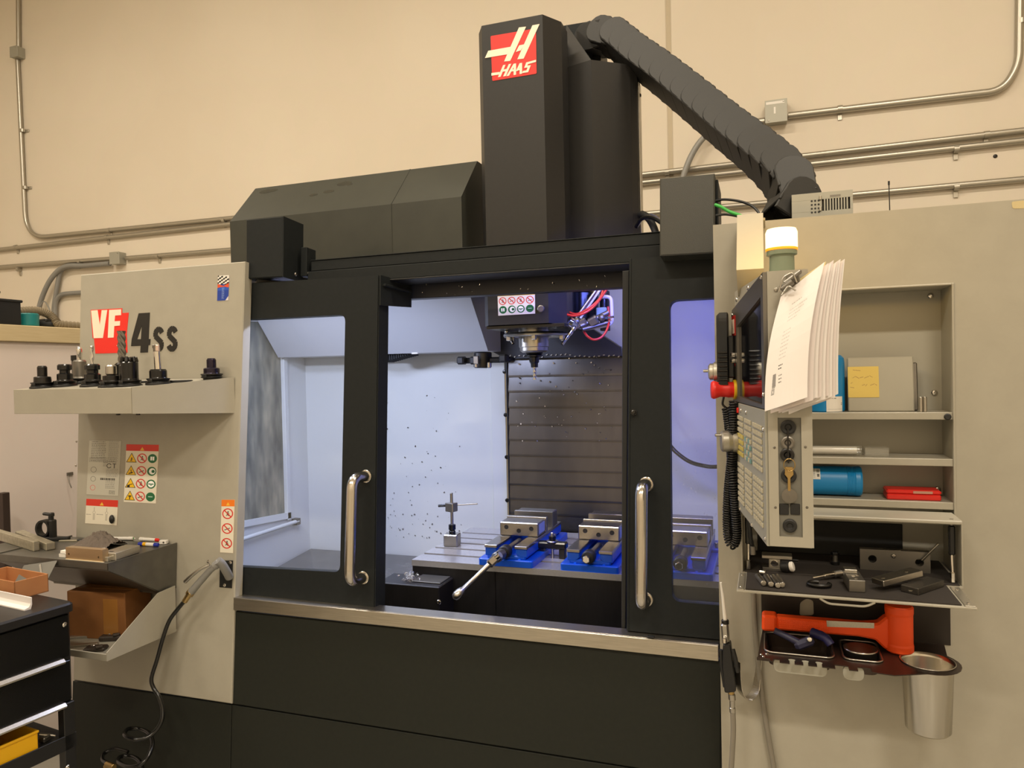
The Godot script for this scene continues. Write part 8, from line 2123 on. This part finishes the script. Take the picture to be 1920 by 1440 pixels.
func cart() -> void:
	var a := atan2(-0.138, 0.99)
	var fr := Transform3D(Basis.from_euler(Vector3(0, a, 0)), Vector3(-1.764, 0, -1.45))
	# fr: x to the right out of the drawer fronts, z along the fronts towards the viewer
	var t := thing("tool_cart", "black drawer cart at the lower left with bright drawer handles", "cart", Vector3(-0.25, 0, 0.4), fr)
	part("top_slab", MB.new().plan(round_corners([Vector2(0.004, -0.004), Vector2(0.004, 0.9), Vector2(-0.46, 0.9), Vector2(-0.46, -0.004)], 0.02), 0.886, 0.91, 0.005), M.cast, t)
	part("body", MB.new().bx(-0.45, -0.012, 0.645, 0.885, 0.002, 0.88, 0.003), M.black, t)
	part("drawer", MB.new().bx(-0.012, -0.003, 0.768, 0.88, 0.01, 0.88, 0.002), M.black_shiny, t)
	part("drawer", MB.new().bx(-0.012, -0.003, 0.65, 0.757, 0.01, 0.88, 0.002), M.black_shiny, t)
	for y in [0.763, 0.646]:
		part("drawer_pull", MB.new().prism(Transform3D(Basis(Vector3(1, 0, 0), Vector3(0, 1, 0), Vector3(0, 0, 1)), Vector3(0, 0, 0.032)), [Vector2(-0.004, y - 0.006), Vector2(0.012, y - 0.006), Vector2(0.014, y - 0.001), Vector2(0.006, y + 0.006), Vector2(-0.004, y + 0.006)], 0.84, 0.001), M.brushed, t)
	part("screw", MB.new().screw(Vector3(0, 0.8559, 0.0242), Vector3(1, 0, 0), 0.0065), M.chrome, t)
	for q in [[-0.03, 0.002], [-0.45, 0.002], [-0.03, 0.85], [-0.45, 0.85]]:
		part("leg", MB.new().bx(q[0], q[0] + 0.028, 0.0, 0.645, q[1], q[1] + 0.03, 0.002), M.black, t)
	part("lower_shelf", MB.new().bx(-0.45, -0.003, 0.535, 0.548, 0.0, 0.88, 0.002), M.black, t)
	part("shelf_lip", MB.new().bx(-0.006, -0.002, 0.52, 0.56, 0.0, 0.88, 0.001), M.black, t)
	part("screw", MB.new().screw(Vector3(0, 0.4775, 0.0279), Vector3(1, 0, 0), 0.006), M.chrome, t)
	# on the cart
	var y := 0.91
	var b0: Vector3 = Vector3(-0.1594, 0.91, 0.0592)
	var bt := thing("cardboard_box", "light brown open cardboard box at the back of the cart top", "box", Vector3(b0.x - 0.06, y, b0.z), fr)
	var wl := MB.new()
	var h := 0.05
	for s in [[b0.x - 0.2, b0.x, b0.z - 0.003, b0.z], [b0.x - 0.2, b0.x, b0.z - 0.09, b0.z - 0.087], [b0.x - 0.003, b0.x, b0.z - 0.09, b0.z], [b0.x - 0.2, b0.x - 0.197, b0.z - 0.09, b0.z]]:
		wl.bx(s[0], s[1], y, y + h, s[2], s[3], 0.0008)
	wl.bx(b0.x - 0.2, b0.x, y, y + 0.003, b0.z - 0.09, b0.z, 0.0005)
	part("carton", wl, M.cardboard_light, bt)
	var c0: Vector3 = Vector3(-0.0399, 0.91, 0.0894)
	var ct := thing("white_channel", "short white plastic channel lying on the cart top", "channel", Vector3(c0.x, y, c0.z), fr)
	part("channel", MB.new().xy([Vector2(0, 0), Vector2(0, 0)], 0, 0.001) if false else MB.new().prism(Transform3D(Basis(Vector3(0, 0, 1), Vector3(0, 1, 0), Vector3(-1, 0, 0)) , Vector3(c0.x, y, c0.z)), [Vector2(0.012, 0), Vector2(0.012, 0.003), Vector2(0.0, 0.007), Vector2(-0.004, 0.014), Vector2(-0.004, 0.03), Vector2(-0.0075, 0.03), Vector2(-0.0075, 0.012), Vector2(-0.004, 0.0)], 0.2), mat("e6e0dc", 0.4), ct)
	var g0: Vector3 = Vector3(-0.2391, 0.91, -0.0452)
	var gt := thing("steel_angle", "bent shiny sheet metal piece behind the carton on the cart", "sheet metal", Vector3(g0.x, y, g0.z), fr)
	part("sheet", MB.new().box(Transform3D(Basis.from_euler(Vector3(-0.9, 0.3, 0.2)), Vector3(g0.x - 0.01, y + 0.035, g0.z)), Vector3(0.1, 0.08, 0.002), 0.0005), M.tray_steel, gt)
	part("bright_edge", MB.new().box(Transform3D(Basis.from_euler(Vector3(-0.9, 0.3, 0.2)), Vector3(g0.x - 0.01, y + 0.035, g0.z)) * at(Vector3(0.02, 0, 0.002), 0, 0, 0.5), Vector3(0.006, 0.075, 0.002), 0.0005), M.steel, gt)
	# yellow bin on the lower shelf
	var n0: Vector3 = Vector3(-0.005, 0.557, 0.1163)
	var bn := thing("parts_bin", "yellow plastic parts bin on the lower shelf of the cart", "bin", Vector3(-0.1, 0.549, n0.z + 0.1), fr)
	var yb := 0.549
	var yt := 0.605
	var x0 := -0.19
	var x1 := -0.008
	var z0: float = n0.z - 0.02
	var z1: float = n0.z + 0.16
	var bw := MB.new()
	for s in [[x0, x1, z0, z0 + 0.003], [x0, x1, z1 - 0.003, z1], [x0, x0 + 0.003, z0, z1], [x1 - 0.003, x1, z0, z1]]:
		bw.bx(s[0], s[1], yb, yt, s[2], s[3], 0.0008)
	bw.bx(x0, x1, yb, yb + 0.003, z0, z1, 0.0008)
	part("bin_walls", bw, M.yellow, bn)
	part("rim", MB.new().bx(x0, x1 + 0.003, yt - 0.006, yt, z0 - 0.002, z0 + 0.002, 0.001).bx(x1 - 0.002, x1 + 0.003, yt - 0.006, yt, z0, z1, 0.001), M.yellow, bn)
	var sp := thing("spray_nozzle", "white and dark bits beside the yellow bin on the cart's lower shelf", "bits", Vector3(-0.03, 0.5079, 0.0633), fr)
	part("bit", MB.new().box(at(Vector3(-0.05, 0.556, 0.0538), 0.3), Vector3(0.02, 0.014, 0.03), 0.003), M.dull_steel, sp)
	part("pin", MB.new().cyl(Vector3(-0.04, 0.555, 0.0538 - 0.02), Vector3(-0.06, 0.568, 0.0538 + 0.01), 0.004, 8), M.steel, sp)

func hoses() -> void:
	# holder plate with a short tube, wash gun resting in it
	var q: Array = [Vector2(-1.609, -0.2659), Vector2(-1.5607, -0.2628), Vector2(-1.5626, -0.3469), Vector2(-1.6089, -0.3472)]
	var t := thing("gun_holder", "small black plate with a grey pipe elbow on the side panel", "holder", Vector3(q[3].x, q[3].y, 0), front)
	part("plate", MB.new().xy(q, 0.0, 0.003, 0.0006), M.black, t)
	for s in [Vector3(-1.5685, -0.2697, 0.003), Vector3(-1.5889, -0.3392, 0.003), Vector3(-1.6543, -0.2726, 0)]:
		part("screw", MB.new().screw(s, Vector3(0, 0, 1), 0.0055), M.chrome, t)
	part("elbow", MB.new().tube(bent([Vector3(-1.5672, -0.3124, 0.008), Vector3(-1.561, -0.2884, 0.03), Vector3(-1.5623, -0.2624, 0.05), Vector3(-1.5676, -0.253, 0.06)], 0.03), 0.0125, 18), M.flex, t)
	t = thing("wash_gun", "grey wash gun with lever resting against the black holder plate", "spray gun", Vector3(-1.6769, -0.3547, 0.06), front)
	part("barrel", MB.new().tube([Vector3(-1.5663, -0.2595, 0.05), Vector3(-1.597, -0.2829, 0.055), Vector3(-1.6373, -0.3261, 0.06), Vector3(-1.6667, -0.3571, 0.06)], 0.009, 14, 0.0115), M.flex, t)
	part("collar", MB.new().cyl(Vector3(-1.5683, -0.2596, 0.05), Vector3(-1.5851, -0.2729, 0.053), 0.0125, 16, 0.002), M.flex, t)
	part("lever", MB.new().tube(spline([Vector3(-1.5881, -0.2652, 0.07), Vector3(-1.6142, -0.2781, 0.078), Vector3(-1.6419, -0.2982, 0.082), Vector3(-1.6674, -0.3191, 0.082)], 5), 0.0035, 8, 0.006), M.steel, t)
	part("hex_ring", MB.new().cyl(Vector3(-1.6628, -0.352, 0.06), Vector3(-1.6706, -0.3606, 0.06), 0.0135, 6, 0.001), M.brass, t)
	part("brass_fitting", MB.new().cyl(Vector3(-1.6706, -0.3606, 0.06), Vector3(-1.6883, -0.3845, 0.06), 0.0085, 14, 0.001), M.brass, t)
	var hz := [Vector3(-1.6863, -0.3811, 0.06), Vector3(-1.7101, -0.4055, 0.06), Vector3(-1.7343, -0.4421, 0.07), Vector3(-1.7476, -0.4919, 0.08), Vector3(-1.7602, -0.5587, 0.09), Vector3(-1.7691, -0.6103, 0.1), Vector3(-1.76, -0.6376, 0.1), Vector3(-1.7388, -0.6602, 0.1), Vector3(-1.7235, -0.6958, 0.1), Vector3(-1.7166, -0.7254, 0.11), Vector3(-1.7319, -0.7546, 0.12), Vector3(-1.7474, -0.7674, 0.14), Vector3(-1.771, -0.7658, 0.16), Vector3(-1.8143, -0.7636, 0.15), Vector3(-1.8552, -0.7717, 0.1), Vector3(-1.8401, -0.7812, 0.07), Vector3(-1.7819, -0.7796, 0.09), Vector3(-1.7388, -0.7912, 0.12), Vector3(-1.7236, -0.8117, 0.15), Vector3(-1.7343, -0.829, 0.17), Vector3(-1.7779, -0.8403, 0.17), Vector3(-1.8468, -0.8499, 0.14), Vector3(-1.8816, -0.858, 0.1), Vector3(-1.8607, -0.8618, 0.08), Vector3(-1.8062, -0.8609, 0.1), Vector3(-1.7664, -0.8728, 0.13), Vector3(-1.7764, -0.9144, 0.15), Vector3(-1.8227, -1.0445, 0.15)]
	var h := thing("coiled_hose", "shiny black hose hanging from the wash gun in loose coils", "hose", hz[10], front)
	part("hose", MB.new().tube(spline(hz, 6), 0.0062, 10), M.black_shiny, h)
	var bf := thing("brass_coupling", "brass coupling on a dark tail of hose near the bottom edge", "coupling", Vector3(-1.8795, -0.8674, 0.14), front)
	part("coupling", MB.new().cyl(Vector3(-1.9032, -0.869, 0.13), Vector3(-1.8628, -0.8679, 0.14), 0.009, 6, 0.001).cyl(Vector3(-1.9093, -0.8763, 0.13), Vector3(-1.8909, -0.8807, 0.135), 0.006, 10), M.brass, bf)
	part("tail", MB.new().tube(spline([Vector3(-1.9033, -0.8659, 0.13), Vector3(-1.9427, -0.8709, 0.11), Vector3(-1.9679, -0.8681, 0.08), Vector3(-1.9489, -0.8606, 0.06), Vector3(-1.8947, -0.8623, 0.06)], 6), 0.0055, 8), M.black_shiny, bf)
